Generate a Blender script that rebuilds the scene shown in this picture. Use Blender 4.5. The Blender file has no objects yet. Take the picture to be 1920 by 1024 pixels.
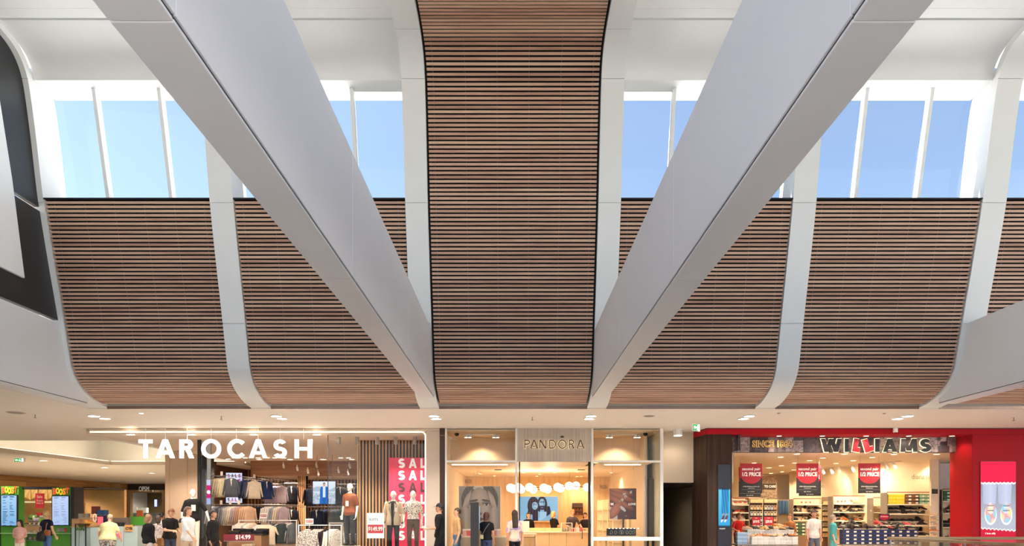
import bpy, bmesh, math, random
from mathutils import Vector, Matrix, Euler
from math import sin, cos, pi, radians as R
random.seed(7)
S = bpy.context.scene
COL = S.collection

# ------------------------------------------------------------------ camera, sky, sun, exposure
F, CX, CY, EYE = 1280.0, 962.0, 960.0, 1.6      # focal length in px, principal point, eye height
cd = bpy.data.cameras.new('camera'); cam = bpy.data.objects.new('camera', cd); COL.objects.link(cam)
cd.sensor_width = 36; cd.lens = 36 * F / 1920
cd.shift_x = -(CX - 960) / 1920; cd.shift_y = (CY - 512) / 1920
cam.location = (0, 0, EYE); cam.rotation_euler = (R(90), 0, 0); cd.clip_end = 400
S.camera = cam

w = bpy.data.worlds.new('world'); S.world = w; w.use_nodes = True
nt = w.node_tree; nt.nodes.clear()
o_ = nt.nodes.new('ShaderNodeOutputWorld'); bg = nt.nodes.new('ShaderNodeBackground')
sky = nt.nodes.new('ShaderNodeTexSky'); sky.sky_type = 'NISHITA'; sky.sun_disc = False
sky.sun_elevation = R(50); sky.sun_rotation = R(-78); sky.air_density = 1.0; sky.dust_density = 0.7; sky.ozone_density = 1.2
SKY_STRENGTH = 0.195
mx = nt.nodes.new('ShaderNodeMix'); mx.data_type = 'RGBA'; mx.inputs[0].default_value = 0.05
mx.inputs[7].default_value = (4.2, 4.2, 4.1, 1)
nt.links.new(sky.outputs[0], mx.inputs[6]); nt.links.new(mx.outputs[2], bg.inputs[0])
bg.inputs[1].default_value = SKY_STRENGTH
nt.links.new(bg.outputs[0], o_.inputs[0])

sd = bpy.data.lights.new('sun', 'SUN'); sun = bpy.data.objects.new('sun', sd); COL.objects.link(sun)
sd.energy = 19.0; sd.angle = R(0.6); sd.color = (1, 0.95, 0.88)
sun.rotation_euler = Vector((0.74, -0.09, -0.66)).to_track_quat('-Z', 'Y').to_euler()
sun.location = (-20, 10, 30)

S.view_settings.view_transform = 'Standard'; S.view_settings.look = 'None'
S.view_settings.gamma = 1; S.view_settings.use_curve_mapping = False
S.view_settings.exposure = 0.44

# ------------------------------------------------------------------ helpers
def X_(px, d): return (px - CX) * d / F
def Z_(py, d): return EYE + (CY - py) * d / F
def P(px, py, d): return Vector((X_(px, d), d, Z_(py, d)))

def link(o, parent=None):
    COL.objects.link(o)
    if parent is not None: o.parent = parent
    return o
def tag(o, label=None, cat=None, group=None, kind=None):
    if label: o['label'] = label
    if cat: o['category'] = cat
    if group: o['group'] = group
    if kind: o['kind'] = kind
    return o
def thing(name, label, cat, loc=(0, 0, 0), rz=0.0, group=None, kind=None):
    o = bpy.data.objects.new(name, None); o.empty_display_size = 0.1
    link(o); o.location = loc; o.rotation_euler = (0, 0, rz)
    return tag(o, label, cat, group, kind)
def kids(o): return [c for c in bpy.data.objects if c.parent == o]
_ch = {}
def copy_tree(src, loc=None, rz=None, label=None, group=None, mats=None, parent=None):
    """copy of a thing with its parts and sub-parts; mats maps old material -> new material (object-level slots)"""
    c = src.copy(); COL.objects.link(c); c.parent = parent
    if mats: remat(c, mats)
    if loc is not None: c.location = loc
    if rz is not None: c.rotation_euler = (c.rotation_euler[0], c.rotation_euler[1], rz)
    if label: c['label'] = label
    if group: c['group'] = group
    for ch in CH.get(src.name, []):
        k = copy_tree(ch, mats=mats, parent=c)
        CH.setdefault(c.name, []).append(k)
    return c
CH = {}
def ORD(n): return '%d%s' % (n, 'th' if 10 <= n % 100 <= 20 else {1: 'st', 2: 'nd', 3: 'rd'}.get(n % 10, 'th'))
def remat(o, mats):
    for s in o.material_slots:
        if s.material and s.material.name in mats:
            m = mats[s.material.name]; s.link = 'OBJECT'; s.material = m

class MB:
    """collects geometry, builds one mesh object"""
    def __init__(s): s.v = []; s.f = []; s.m = []; s.mi = 0; s.sm = []; s.smooth = False
    def face(s, idx): s.f.append(idx); s.m.append(s.mi); s.sm.append(s.smooth)
    def pts(s, ps):
        b = len(s.v); s.v += [tuple(p) for p in ps]; return b
    def quad(s, a, b, c, d): i = s.pts((a, b, c, d)); s.face((i, i+1, i+2, i+3)); return s
    def poly(s, ps): i = s.pts(ps); s.face(tuple(range(i, i+len(ps)))); return s
    def box(s, x0, x1, y0, y1, z0, z1):
        if x0 > x1: x0, x1 = x1, x0
        if y0 > y1: y0, y1 = y1, y0
        if z0 > z1: z0, z1 = z1, z0
        i = s.pts([(x0,y0,z0),(x1,y0,z0),(x1,y1,z0),(x0,y1,z0),(x0,y0,z1),(x1,y0,z1),(x1,y1,z1),(x0,y1,z1)])
        for q in ((0,3,2,1),(4,5,6,7),(0,1,5,4),(1,2,6,5),(2,3,7,6),(3,0,4,7)): s.face(tuple(i+k for k in q))
        return s
    def obox(s, c, sx, sy, sz, rot=None):
        """box centred at c with half sizes, rotated by Euler"""
        M = Euler(rot).to_matrix() if rot else Matrix.Identity(3); c = Vector(c)
        i = s.pts([c + M @ Vector((a*sx, b*sy, e*sz)) for e in (-1,1) for (a,b) in ((-1,-1),(1,-1),(1,1),(-1,1))])
        for q in ((0,3,2,1),(4,5,6,7),(0,1,5,4),(1,2,6,5),(2,3,7,6),(3,0,4,7)): s.face(tuple(i+k for k in q))
        return s
    def prism(s, poly, a, b, ax='y'):
        """extrude 2-D polygon along axis from a to b. ax y: poly=(x,z); ax x: poly=(y,z); ax z: poly=(x,y)"""
        f = {'y': lambda p, t: (p[0], t, p[1]), 'x': lambda p, t: (t, p[0], p[1]), 'z': lambda p, t: (p[0], p[1], t)}[ax]
        n = len(poly); i = s.pts([f(p, a) for p in poly] + [f(p, b) for p in poly])
        s.face(tuple(i+k for k in range(n))); s.face(tuple(i+n+k for k in reversed(range(n))))
        for k in range(n): s.face((i+k, i+n+k, i+n+(k+1) % n, i+(k+1) % n))
        return s
    def loft(s, rings, closed=True, caps=True):
        n = len(rings[0]); b = s.pts([p for r in rings for p in r])
        for j in range(len(rings)-1):
            for k in range(n if closed else n-1):
                k2 = (k+1) % n
                s.face((b+j*n+k, b+j*n+k2, b+(j+1)*n+k2, b+(j+1)*n+k))
        if caps and closed:
            s.face(tuple(b+k for k in reversed(range(n)))); s.face(tuple(b+(len(rings)-1)*n+k for k in range(n)))
        return s
    def tube(s, pts, r, n=8, caps=True):
        pts = [Vector(p) for p in pts]; rs = r if isinstance(r, (list, tuple)) else [r]*len(pts); rings = []
        for i, p in enumerate(pts):
            t = (pts[min(i+1, len(pts)-1)] - pts[max(i-1, 0)]).normalized()
            u = t.cross(Vector((0,0,1)));  u = u if u.length > 1e-3 else t.cross(Vector((1,0,0)))
            u.normalize(); v = t.cross(u)
            rings.append([p + (u*cos(2*pi*k/n) + v*sin(2*pi*k/n))*rs[i] for k in range(n)])
        return s.loft(rings, True, caps)
    def cyl(s, c, r, z0, z1, n=16, r2=None):
        r2 = r if r2 is None else r2
        return s.loft([[(c[0]+cos(2*pi*k/n)*q, c[1]+sin(2*pi*k/n)*q, z) for k in range(n)] for q, z in ((r, z0), (r2, z1))])
    def ell(s, c, rx, ry, rz, n=12, m=8, M=None):
        rings = []
        c = Vector(c)
        for j in range(1, m):
            a = pi*j/m
            ring = [Vector((rx*sin(a)*cos(2*pi*k/n), ry*sin(a)*sin(2*pi*k/n), -rz*cos(a))) for k in range(n)]
            rings.append([c + (M @ p if M else p) for p in ring])
        b = len(s.v); s.loft(rings, True, False)
        lo, hi = Vector((0,0,-rz)), Vector((0,0,rz))
        i = s.pts([c + (M @ lo if M else lo), c + (M @ hi if M else hi)])
        for k in range(n):
            s.face((i, b+(k+1) % n, b+k)); q = b+(m-2)*n
            s.face((i+1, q+k, q+(k+1) % n))
        return s
    def cap(s, p0, r0, p1, r1, n=10, k=3):
        """tapered capsule"""
        p0, p1 = Vector(p0), Vector(p1); t = p1-p0
        t = t.normalized() if t.length > 1e-6 else Vector((0,0,1))
        u = t.cross(Vector((0,0,1))); u = u if u.length > 1e-3 else t.cross(Vector((1,0,0)))
        u.normalize(); v = t.cross(u); rings = []
        for j in range(k+1):
            a = -pi/2*0.93 + (pi/2*0.93)*j/k; rings.append((p0+t*r0*sin(a), r0*cos(a)))
        for j in range(k+1):
            a = (pi/2*0.93)*j/k; rings.append((p1+t*r1*sin(a), r1*cos(a)))
        return s.loft([[c+(u*cos(2*pi*q/n)+v*sin(2*pi*q/n))*r for q in range(n)] for c, r in rings])
    def mesh(s, name, mats):
        me = bpy.data.meshes.new(name); me.from_pydata(s.v, [], s.f)
        for m in (mats if isinstance(mats, (list, tuple)) else [mats]): me.materials.append(m)
        if any(s.m): me.polygons.foreach_set('material_index', s.m)
        if any(s.sm): me.polygons.foreach_set('use_smooth', s.sm)
        me.update(); return me
    def build(s, name, mats, parent=None, fix=True):
        me = s.mesh(name, mats)
        if fix:
            bm = bmesh.new(); bm.from_mesh(me); bmesh.ops.recalc_face_normals(bm, faces=bm.faces); bm.to_mesh(me); bm.free()
        o = bpy.data.objects.new(name, me); link(o, parent)
        if parent is not None: CH.setdefault(parent.name, []).append(o)
        return o
def inst(name, me, parent=None, loc=(0,0,0), rot=(0,0,0), scale=None):
    o = bpy.data.objects.new(name, me); link(o, parent); o.location = loc; o.rotation_euler = rot
    if scale is not None: o.scale = scale
    if parent is not None: CH.setdefault(parent.name, []).append(o)
    return o
def bevel(o, w=0.005, seg=2):
    m = o.modifiers.new('bevel', 'BEVEL'); m.width = w; m.segments = seg; m.limit_method = 'ANGLE'; return o

# ------------------------------------------------------------------ materials
def srgb(c):
    if isinstance(c, str):
        c = c.lstrip('#'); c = [int(c[i:i+2], 16)/255 for i in (0,2,4)]
    return tuple(((x/12.92) if x <= 0.04045 else ((x+0.055)/1.055)**2.4) for x in c) + (1,)
MATS = {}
def mat(name, col='#808080', rough=0.6, metal=0.0, var=0.06, scale=6.0, stretch=(1,1,1), rnd=0.0, bump=0.0, emit=0.0, spec=0.5, attr=None, emit_col=None, coat=0.0, dim=False):
    """procedural principled material: base colour with noise variation, optional per-object variation, bump"""
    if name in MATS: return MATS[name]
    m = bpy.data.materials.new(name); m.use_nodes = True; t = m.node_tree; N = t.nodes; L = t.links
    b = N['Principled BSDF']; b.inputs['Roughness'].default_value = rough; b.inputs['Metallic'].default_value = metal
    b.inputs['Specular IOR Level'].default_value = spec
    if coat: b.inputs['Coat Weight'].default_value = coat; b.inputs['Coat Roughness'].default_value = 0.08
    c = srgb(col); src = None
    if attr:
        a = N.new('ShaderNodeAttribute'); a.attribute_name = attr; src = a.outputs[0]
        if dim: b.inputs['Specular IOR Level'].default_value = 0.08; b.inputs['Base Color'].default_value = (0.006, 0.006, 0.006, 1)
        else: L.new(src, b.inputs['Base Color'])
    elif var or rnd or bump:
        tc = N.new('ShaderNodeTexCoord'); mp = N.new('ShaderNodeMapping'); mp.inputs['Scale'].default_value = stretch
        L.new(tc.outputs['Object'], mp.inputs[0])
        nz = N.new('ShaderNodeTexNoise'); nz.inputs['Scale'].default_value = scale; nz.inputs['Detail'].default_value = 4
        L.new(mp.outputs[0], nz.inputs['Vector'])
        hs = N.new('ShaderNodeHueSaturation'); hs.inputs['Color'].default_value = c
        mr = N.new('ShaderNodeMapRange'); mr.inputs[1].default_value = 0.3; mr.inputs[2].default_value = 0.7
        mr.inputs[3].default_value = 1-var; mr.inputs[4].default_value = 1+var
        L.new(nz.outputs[0], mr.inputs[0]); val = mr.outputs[0]
        if rnd:
            oi = N.new('ShaderNodeObjectInfo')
            ad = N.new('ShaderNodeVectorMath'); ad.operation = 'ADD'
            sc = N.new('ShaderNodeMath'); sc.operation = 'MULTIPLY'; sc.inputs[1].default_value = 37
            L.new(oi.outputs['Random'], sc.inputs[0]); L.new(mp.outputs[0], ad.inputs[0]); L.new(sc.outputs[0], ad.inputs[1])
            L.new(ad.outputs[0], nz.inputs['Vector'])
            r2 = N.new('ShaderNodeMapRange'); r2.inputs[3].default_value = 1-rnd; r2.inputs[4].default_value = 1+rnd
            L.new(oi.outputs['Random'], r2.inputs[0])
            mu = N.new('ShaderNodeMath'); mu.operation = 'MULTIPLY'; L.new(val, mu.inputs[0]); L.new(r2.outputs[0], mu.inputs[1]); val = mu.outputs[0]
        L.new(val, hs.inputs['Value']); L.new(hs.outputs[0], b.inputs['Base Color']); src = hs.outputs[0]
        if bump:
            bp = N.new('ShaderNodeBump'); bp.inputs['Strength'].default_value = bump; bp.inputs['Distance'].default_value = 0.01
            L.new(nz.outputs[0], bp.inputs['Height']); L.new(bp.outputs[0], b.inputs['Normal'])
    else: b.inputs['Base Color'].default_value = c
    if emit:
        b.inputs['Emission Strength'].default_value = emit
        if emit_col: b.inputs['Emission Color'].default_value = srgb(emit_col)
        elif src: L.new(src, b.inputs['Emission Color'])
        else: b.inputs['Emission Color'].default_value = c
    MATS[name] = m; return m
def glass_mat(name, tint=(1,1,1), refl=1.0, rough=0.02, veil=0.0):
    if name in MATS: return MATS[name]
    m = bpy.data.materials.new(name); m.use_nodes = True; t = m.node_tree; N = t.nodes; L = t.links; N.clear()
    out = N.new('ShaderNodeOutputMaterial'); tr = N.new('ShaderNodeBsdfTransparent'); tr.inputs[0].default_value = (*tint, 1)
    gl = N.new('ShaderNodeBsdfGlossy'); gl.inputs['Roughness'].default_value = rough
    fr = N.new('ShaderNodeFresnel'); fr.inputs[0].default_value = 1.5
    mu = N.new('ShaderNodeMath'); mu.operation = 'MULTIPLY'; mu.inputs[1].default_value = refl; L.new(fr.outputs[0], mu.inputs[0])
    ms = N.new('ShaderNodeMixShader'); L.new(mu.outputs[0], ms.inputs[0]); L.new(tr.outputs[0], ms.inputs[1]); L.new(gl.outputs[0], ms.inputs[2])
    last = ms
    if veil:
        df = N.new('ShaderNodeBsdfDiffuse'); m2 = N.new('ShaderNodeMixShader'); m2.inputs[0].default_value = veil
        L.new(ms.outputs[0], m2.inputs[1]); L.new(df.outputs[0], m2.inputs[2]); last = m2
    L.new(last.outputs[0], out.inputs[0]); MATS[name] = m; return m
def wood_mat(name, c1, c2, c3, sx=0.6, syz=14.0, rough=0.5, rnd=True, spec=0.4, along='x'):
    """timber: grain streaks along one axis, board to board colour from the object's random number"""
    m = bpy.data.materials.new(name); m.use_nodes = True; t = m.node_tree; N = t.nodes; L = t.links
    b = N['Principled BSDF']; b.inputs['Roughness'].default_value = rough; b.inputs['Specular IOR Level'].default_value = spec
    tc = N.new('ShaderNodeTexCoord'); mp = N.new('ShaderNodeMapping')
    mp.inputs['Scale'].default_value = {'x': (sx, syz, syz), 'y': (syz, sx, syz), 'z': (syz, syz, sx)}[along]
    L.new(tc.outputs['Object'], mp.inputs[0])
    oi = N.new('ShaderNodeObjectInfo'); sc = N.new('ShaderNodeMath'); sc.operation = 'MULTIPLY'; sc.inputs[1].default_value = 53
    L.new(oi.outputs['Random'], sc.inputs[0])
    ad = N.new('ShaderNodeVectorMath'); ad.operation = 'ADD'; L.new(mp.outputs[0], ad.inputs[0]); L.new(sc.outputs[0], ad.inputs[1])
    nz = N.new('ShaderNodeTexNoise'); nz.inputs['Scale'].default_value = 1.0; nz.inputs['Detail'].default_value = 5; nz.inputs['Roughness'].default_value = 0.6
    L.new(ad.outputs[0], nz.inputs['Vector'])
    r1 = N.new('ShaderNodeValToRGB'); cr = r1.color_ramp
    cr.elements[0].position = 0.3; cr.elements[0].color = srgb(c1); cr.elements[1].position = 0.72; cr.elements[1].color = srgb(c3)
    e = cr.elements.new(0.5); e.color = srgb(c2)
    ma = N.new('ShaderNodeMath'); ma.operation = 'MULTIPLY_ADD'; ma.inputs[1].default_value = 0.30 if rnd else 0.0
    L.new(oi.outputs['Random'], ma.inputs[0])
    su = N.new('ShaderNodeMath'); su.operation = 'ADD'; su.inputs[1].default_value = -0.15 if rnd else 0.0
    L.new(nz.outputs[0], ma.inputs[2]); L.new(ma.outputs[0], su.inputs[0]); L.new(su.outputs[0], r1.inputs[0])
    L.new(r1.outputs[0], b.inputs['Base Color'])
    MATS[name] = m; return m

M_white = mat('white_paint', '#e9e9e7', 0.45, var=0.012, scale=2)
M_rib = mat('white_rib_panel', '#e6e6e4', 0.38, var=0.012, scale=2)
M_beam = mat('pale_grey_beam_panel', '#e4e5e8', 0.4, var=0.015, scale=1.5)
M_soffit = mat('pale_soffit_paint', '#e6dcd2', 0.55, var=0.012, scale=2)
M_dark = mat('dark_joint', '#1b1a1a', 0.7, var=0.05)
M_black = mat('black_panel', '#232325', 0.45, var=0.08, scale=3)
M_backing = mat('black_backing', '#0d0b0b', 0.8, var=0.1)
M_slat = wood_mat('spotted_gum_slat', '#ab826c', '#c79e87', '#d3b196')
M_alu = mat('white_aluminium', '#ececea', 0.35, var=0.01)
M_metal = mat('brushed_metal', '#9c9a97', 0.32, 0.9, var=0.05, scale=20, stretch=(1,1,20))
M_chrome = mat('chrome', '#c9c9cc', 0.12, 1.0, var=0.0)
M_floor = mat('terrazzo_floor', '#dad4cc', 0.3, var=0.08, scale=30)
M_glass = glass_mat('clear_glass', (0.93, 0.96, 0.98), 1.0)
M_shopglass = glass_mat('shop_glass', (0.97, 0.98, 0.97), 0.5)
M_lamp = mat('lamp_warm', '#fff2dc', emit=14.0, var=0)
M_lamp_s = mat('lamp_small', '#ffe9c8', emit=10.0, var=0)
M_led = mat('led_warm', '#ffe6bd', emit=5.0, var=0)
# ------------------------------------------------------------------ large structure
H_CEIL = 2.40                     # lower ceiling above eye level (z = 4.0)
ZC = EYE + H_CEIL
def catmull(pts, per=14):
    out = []; n = len(pts)
    for i in range(n-1):
        p0, p1, p2, p3 = (Vector(pts[max(0, min(n-1, j))]) for j in (i-1, i, i+1, i+2))
        for k in range(per):
            t = k/per
            out.append(0.5*((2*p1)+(p2-p0)*t+(2*p0-5*p1+4*p2-p3)*t*t+(3*p1-p0-3*p2+p3)*t**3))
    out.append(Vector(pts[-1])); return out
PROFILE = catmull([(16.1,2.405),(15.8,2.43),(15.45,2.49),(15.12,2.60),(14.82,2.77),(14.62,3.0),(14.52,3.27),(14.44,3.58),(14.22,4.39),(14.01,5.13),
                   (13.73,6.22),(13.53,7.3),(13.40,7.95),(13.29,8.38),(13.16,8.63),(12.96,8.80),(12.7,8.885),(12.3,8.92),(11.5,8.93),(9.4,8.93)])
ACC = [0.0]
for a, b in zip(PROFILE, PROFILE[1:]): ACC.append(ACC[-1]+(b-a).length)
def prof(s, off=0.0):
    """point at arc length s of the wall profile, moved off metres along the room-side normal, with tangent angle"""
    s = max(0.0, min(ACC[-1]-1e-6, s)); i = 0
    lo, hi = 0, len(ACC)-1
    while hi-lo > 1:
        m = (lo+hi)//2
        if ACC[m] <= s: lo = m
        else: hi = m
    i = lo; t = (PROFILE[i+1]-PROFILE[i]); u = (s-ACC[i])/max(t.length, 1e-9); p = PROFILE[i]+t*u; t = t.normalized()
    a0 = PROFILE[max(0, i-1)]; a1 = PROFILE[min(len(PROFILE)-1, i+2)]; t = (a1-a0).normalized()
    n = Vector((-t[1], t[0])); q = p+n*off
    return q[0], EYE+q[1], math.atan2(t[1], -t[0])
def s_at_h(h):
    for i, p in enumerate(PROFILE):
        if p[1] >= h: return ACC[i]
    return ACC[-1]
S_LOW = s_at_h(2.45); S_BAY = s_at_h(6.22); S_END = ACC[-1]

# floors
b = MB(); b.box(-40, 40, 14.75, 60, -0.3, 0); b.build('floor', M_floor)['kind'] = 'structure'
b = MB(); b.box(-40, 8.0, -12, 14.75, -0.3, 0); b.box(8.0, 40, -12, 14.75, -5.3, -5.0); b.build('floor_atrium', mat('low_bounce_grey_floor', '#8d8a86', 0.35, var=0.08, scale=8))['kind'] = 'structure'  # unseen floor, its grey chosen to weaken bounce onto the beam undersides
# lower ceiling: mall soffit in front of the shops, deeper over the side corridor
b = MB(); b.box(-9.92, 40, 15.9, 19.62, ZC, ZC+0.3); b.box(-40, -9.92, 4, 19.62, ZC, ZC+0.3); b.box(-40, -12.4, 19.62, 22.9, ZC, ZC+0.3)
b.build('ceiling', M_soffit)['kind'] = 'structure'
# unseen roof deck behind the clerestory, added to bounce sunlight to the ceiling
b = MB(); b.box(-45, 45, 14.95, 60, EYE+5.3, EYE+5.6)
b.build('roof_bounce_deck', M_white)['kind'] = 'structure'
# opposite side of the atrium, behind the viewer
b = MB(); b.box(-40, 40, -12.4, -12, 0, 8.0); b.build('wall_opposite', M_white)['kind'] = 'structure'
b = MB(); b.box(-30.3, -30, -12, 60, 0, ZC); b.build('wall_west', M_white)['kind'] = 'structure'
b = MB(); b.box(30, 30.3, -12, 60, 0, ZC+4); b.build('wall_east', M_white)['kind'] = 'structure'
b = MB(); b.box(-40, 40, 59, 59.3, 0, ZC+3); b.build('wall_far', M_white)['kind'] = 'structure'

RIBS = [(-9.92,-9.44), (-6.10,-5.63), (-2.17,-1.72), (1.72,2.17), (5.63,6.10), (9.44,9.92), (13.4,13.88)]
JOINTS = [0.0, s_at_h(3.95), s_at_h(6.17), s_at_h(8.42), s_at_h(8.90), S_END]
def strip(x0, x1, s0, s1, off, th, step=0.07):
    """curved sheet following the profile between arc lengths s0 and s1"""
    n = max(2, int((s1-s0)/step)); rings = []
    for i in range(n+1):
        s = s0+(s1-s0)*i/n
        y, z, _ = prof(s, off); y2, z2, _ = prof(s, off-th)
        rings.append([(x0, y, z), (x1, y, z), (x1, y2, z2), (x0, y2, z2)])
    m = MB(); m.loft(rings, True, True); return m
RIB_LABEL = ['thin white rib between black screen surround and timber bay', 'white curved rib between the timber bays above the menswear shop',
             'white curved rib along the tall timber panel, menswear side', 'white curved rib along the tall timber panel, shoe shop side',
             'white curved rib between the timber bays above the dark passage', 'white curved rib above the red shoe shop sign, by the low beam end',
             'white curved rib at the far edge of the last timber bay']
for k, (x0, x1) in enumerate(RIBS):
    t = thing('curved_rib', RIB_LABEL[k], 'rib', ((x0+x1)/2, 16.0, ZC), group='white curved ribs of the timber wall'); t['kind'] = 'structure'
    c = (x0+x1)/2
    for j in range(len(JOINTS)-1):
        m = strip(x0-c, x1-c, JOINTS[j]+(0.005 if j else 0), JOINTS[j+1]-0.005, 0.0, 0.03)
        m.v = [(x, y-16.0, z-ZC) for x, y, z in m.v]
        o = m.build('rib_panel', M_rib, t)
    m = MB()
    sides = MB()
    n = 90; ringsL = []
    for i in range(n+1):
        s = S_END*i/n; y, z, _ = prof(s, -0.029)
        h = z-EYE; back = 0.16 if h < 6.1 else (0.78 if h < 8.52 else 0.16)
        y2, z2, _ = prof(s, -back)
        if 6.1 <= h < 8.52: y2, z2 = y+0.75, z
        ringsL.append([(x0-c+0.002, y-16, z-ZC), (x1-c-0.002, y-16, z-ZC), (x1-c-0.002, y2-16, z2-ZC), (x0-c+0.002, y2-16, z2-ZC)])
    sides.loft(ringsL); sides.build('rib_core', M_rib, t)

# timber slat panels -------------------------------------------------
SLAT_W, SLAT_T, PITCH = 0.050, 0.018, 0.0800
BAYS = [(-9.44,-6.10), (-5.63,-2.17), (-1.72,1.72), (2.17,5.63), (6.10,9.44), (9.92,13.4)]
BAY_LABEL = ['curved timber slat bay beside the black screen surround', 'curved timber slat bay above the menswear sign, crossed by a beam',
             'tall timber slat panel running from soffit up over the ceiling', 'curved timber slat bay crossed by a beam, above the dark passage',
             'curved timber slat bay with pale glare above the red shoe shop', 'last timber slat bay cut off by the picture edge']
for k, (x0, x1) in enumerate(BAYS):
    c = (x0+x1)/2; tall = (k == 2); s1 = S_END-0.05 if tall else S_BAY
    t = thing('timber_slat_panel', BAY_LABEL[k], 'slat panel', (c, 16.0, ZC), group='timber slat wall panels')
    hw = (x1-x0)/2; gap = 0.045 if tall else 0.012
    sm = MB(); L_ = hw-gap; e = 0.004
    # chamfered slat section in (y,z): y = out of wall, z = along profile
    sec = [(-SLAT_T, -SLAT_W/2+e), (-SLAT_T+e, -SLAT_W/2), (0, -SLAT_W/2), (0, SLAT_W/2), (-SLAT_T+e, SLAT_W/2), (-SLAT_T, SLAT_W/2-e)]
    sm.prism(sec, -L_, L_, 'x'); me = sm.mesh('slat', M_slat)
    bm = bmesh.new(); bm.from_mesh(me); bmesh.ops.recalc_face_normals(bm, faces=bm.faces); bm.to_mesh(me); bm.free()
    s = S_LOW
    while s < s1-0.03:
        y, z, a = prof(s, -0.055)
        # tangent angle a measured from -y axis; slat's own z axis lies along the tangent
        o = inst('slat', me, t, (0, y-16, z-ZC), (pi/2-a, 0, 0))
        s += PITCH
    m = strip(-hw, hw, 0.02, s1, -0.12, 0.02, 0.1); m.v = [(x, y-16.0, z-ZC) for x, y, z in m.v]; m.build('backing_board', M_backing, t)
    nb = 6
    for j in range(nb):
        xb = -hw+0.16+(2*hw-0.32)*j/(nb-1)
        m = strip(xb-0.005, xb+0.005, S_LOW, s1-0.02, -0.088, 0.01, 0.12); m.v = [(x, y-16.0, z-ZC) for x, y, z in m.v]
        m.build('fixing_batten', mat('batten_grey', '#565352', 0.6), t)
    if not tall:
        y, z, a = prof(s1, -0.02); m = MB(); m.box(-hw, hw, y-16-0.02, y-16+0.8, z-ZC-0.012, z-ZC+0.012); m.build('top_capping', M_black, t)
    m = MB(); y, z, a = prof(0.1, -0.03)
    m.box(-hw, hw, 15.87-16, 15.9-16, -0.004, 0.06); m.build('gloss_edge_strip', mat('gloss_bronze_strip', '#8f7566', 0.22, 0.5, var=0.05), t)

# clerestory windows and the ceiling above them ----------------------
WB, WT = (14.50, 5.75), (13.80, 8.54)
M_board = mat('white_ceiling_board', '#efefed', 0.5, var=0.01)
COVE = catmull([(13.44,8.50),(13.40,8.66),(13.24,8.84),(12.95,8.96),(12.52,9.02)], 8)
for k, (x0, x1) in enumerate(BAYS):
    c = (x0+x1)/2; hw = (x1-x0)/2
    if k == 2: continue
    t = thing('window_%d' % (k+1), 'clerestory window with two white mullions above timber bay', None, (c, 14.0, EYE+6.0), kind='structure')
    def W(x, u, off=0.0):   # point on the leaning glass plane, u from sill to head
        d = WB[0]+(WT[0]-WB[0])*u+off; h = WB[1]+(WT[1]-WB[1])*u; return (x, d-14.0, h-6.0)
    xs = [-hw, -0.655, 0.655, hw]
    for a, e in zip(xs, xs[1:]):
        m = MB(); i = 0.02
        m.quad(W(a+i, 0), W(e-i, 0), W(e-i, 1), W(a+i, 1)); m.build('pane', M_glass, t)
    for xm in xs[1:3]:
        m = MB(); q = 0.035
        m.loft([[W(xm-q, u, -0.12), W(xm+q, u, -0.12), W(xm+q, u, 0.05), W(xm-q, u, 0.05)] for u in (0, 1)]); m.build('mullion', M_alu, t)
    m = MB(); m.loft([[W(-hw, u, -0.03), W(hw, u, -0.03), W(hw, u, 0.05), W(-hw, u, 0.05)] for u in (0.985, 1.01)]); m.build('head_frame', M_alu, t)
    # header soffit and curved cove
    m = MB(); m.box(-hw, hw, 13.44-14, 14.1-14, 8.50-6.0, 8.56-6.0); m.build('header', M_white, t)
    m = MB(); m.smooth = True; m.loft([[(-hw, p[0]-14, p[1]-6.0), (hw, p[0]-14, p[1]-6.0)] for p in COVE], False, False); m.build('cove', M_white, t)
# upper ceiling: narrow boards with open joints
t = thing('ceiling_upper', 'white boarded ceiling high above the clerestory', None, (0, 11, EYE+9), kind='structure')
for k, (x0, x1) in enumerate(BAYS):
    if k == 2: continue
    y = 12.485
    while y > 9.4:
        m = MB(); m.box(x0, x1, y-0.235-11, y-11, 0.035, 0.06); m.build('ceiling_board', M_board, t); y -= 0.24
    m = MB(); m.box(x0, x1, 9.2-11, 12.6-11, 0.075, 0.12); m.build('ceiling_backing', M_white, t)
b = MB(); b.box(-14, 14, 9.1, 14.15, EYE+9.2, EYE+9.3); b.box(-40, 40, 2.5, 9.1, EYE+9.05, EYE+9.3); b.build('roof_upper_sun_block', M_white)['kind'] = 'structure'  # unseen roof, carried forward to keep direct sun off the beams

# big beams -----------------------------------------------------------
HB, HT = 2.5, 3.85
def beam(name, label, x0, x1, h0, h1, y_end, y0=-11.5):
    t = thing(name, label, 'beam', ((x0+x1)/2, 0, EYE+h0), group='white roof beams', kind='structure'); c = (x0+x1)/2; hw = (x1-x0)/2; H = h1-h0
    ys = [y for y in (-11.5, -7.9, -4.1, -0.36, 3.48, 7.32, 11.16) if y >= y0] + [y_end]
    g = 0.004
    for a, e in zip(ys, ys[1:]):
        m = MB(); m.box(-hw+0.012, hw-0.012, a+g, e-g, 0.0, 0.02); bevel(m.build('soffit_panel', M_beam, t), 0.006)
        for sx in (-1, 1):
            m = MB(); m.box(sx*hw, sx*(hw-0.02), a+g, e-g, 0.032, H); bevel(m.build('side_panel', M_beam, t), 0.006)
    m = MB(); m.box(-hw+0.02, hw-0.02, ys[0], ys[-1], 0.012, H-0.01); m.build('beam_core', mat('grey_joint', '#4c4c4f', 0.6), t)
    return t
beam('roof_beam', 'pale grey beam running out from the rib above the mannequins', -2.07, -1.72, HB, HT, 14.95)
beam('roof_beam', 'pale grey beam running out from the rib above the dark passage', 1.72, 2.07, HB, HT, 14.95)
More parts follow.
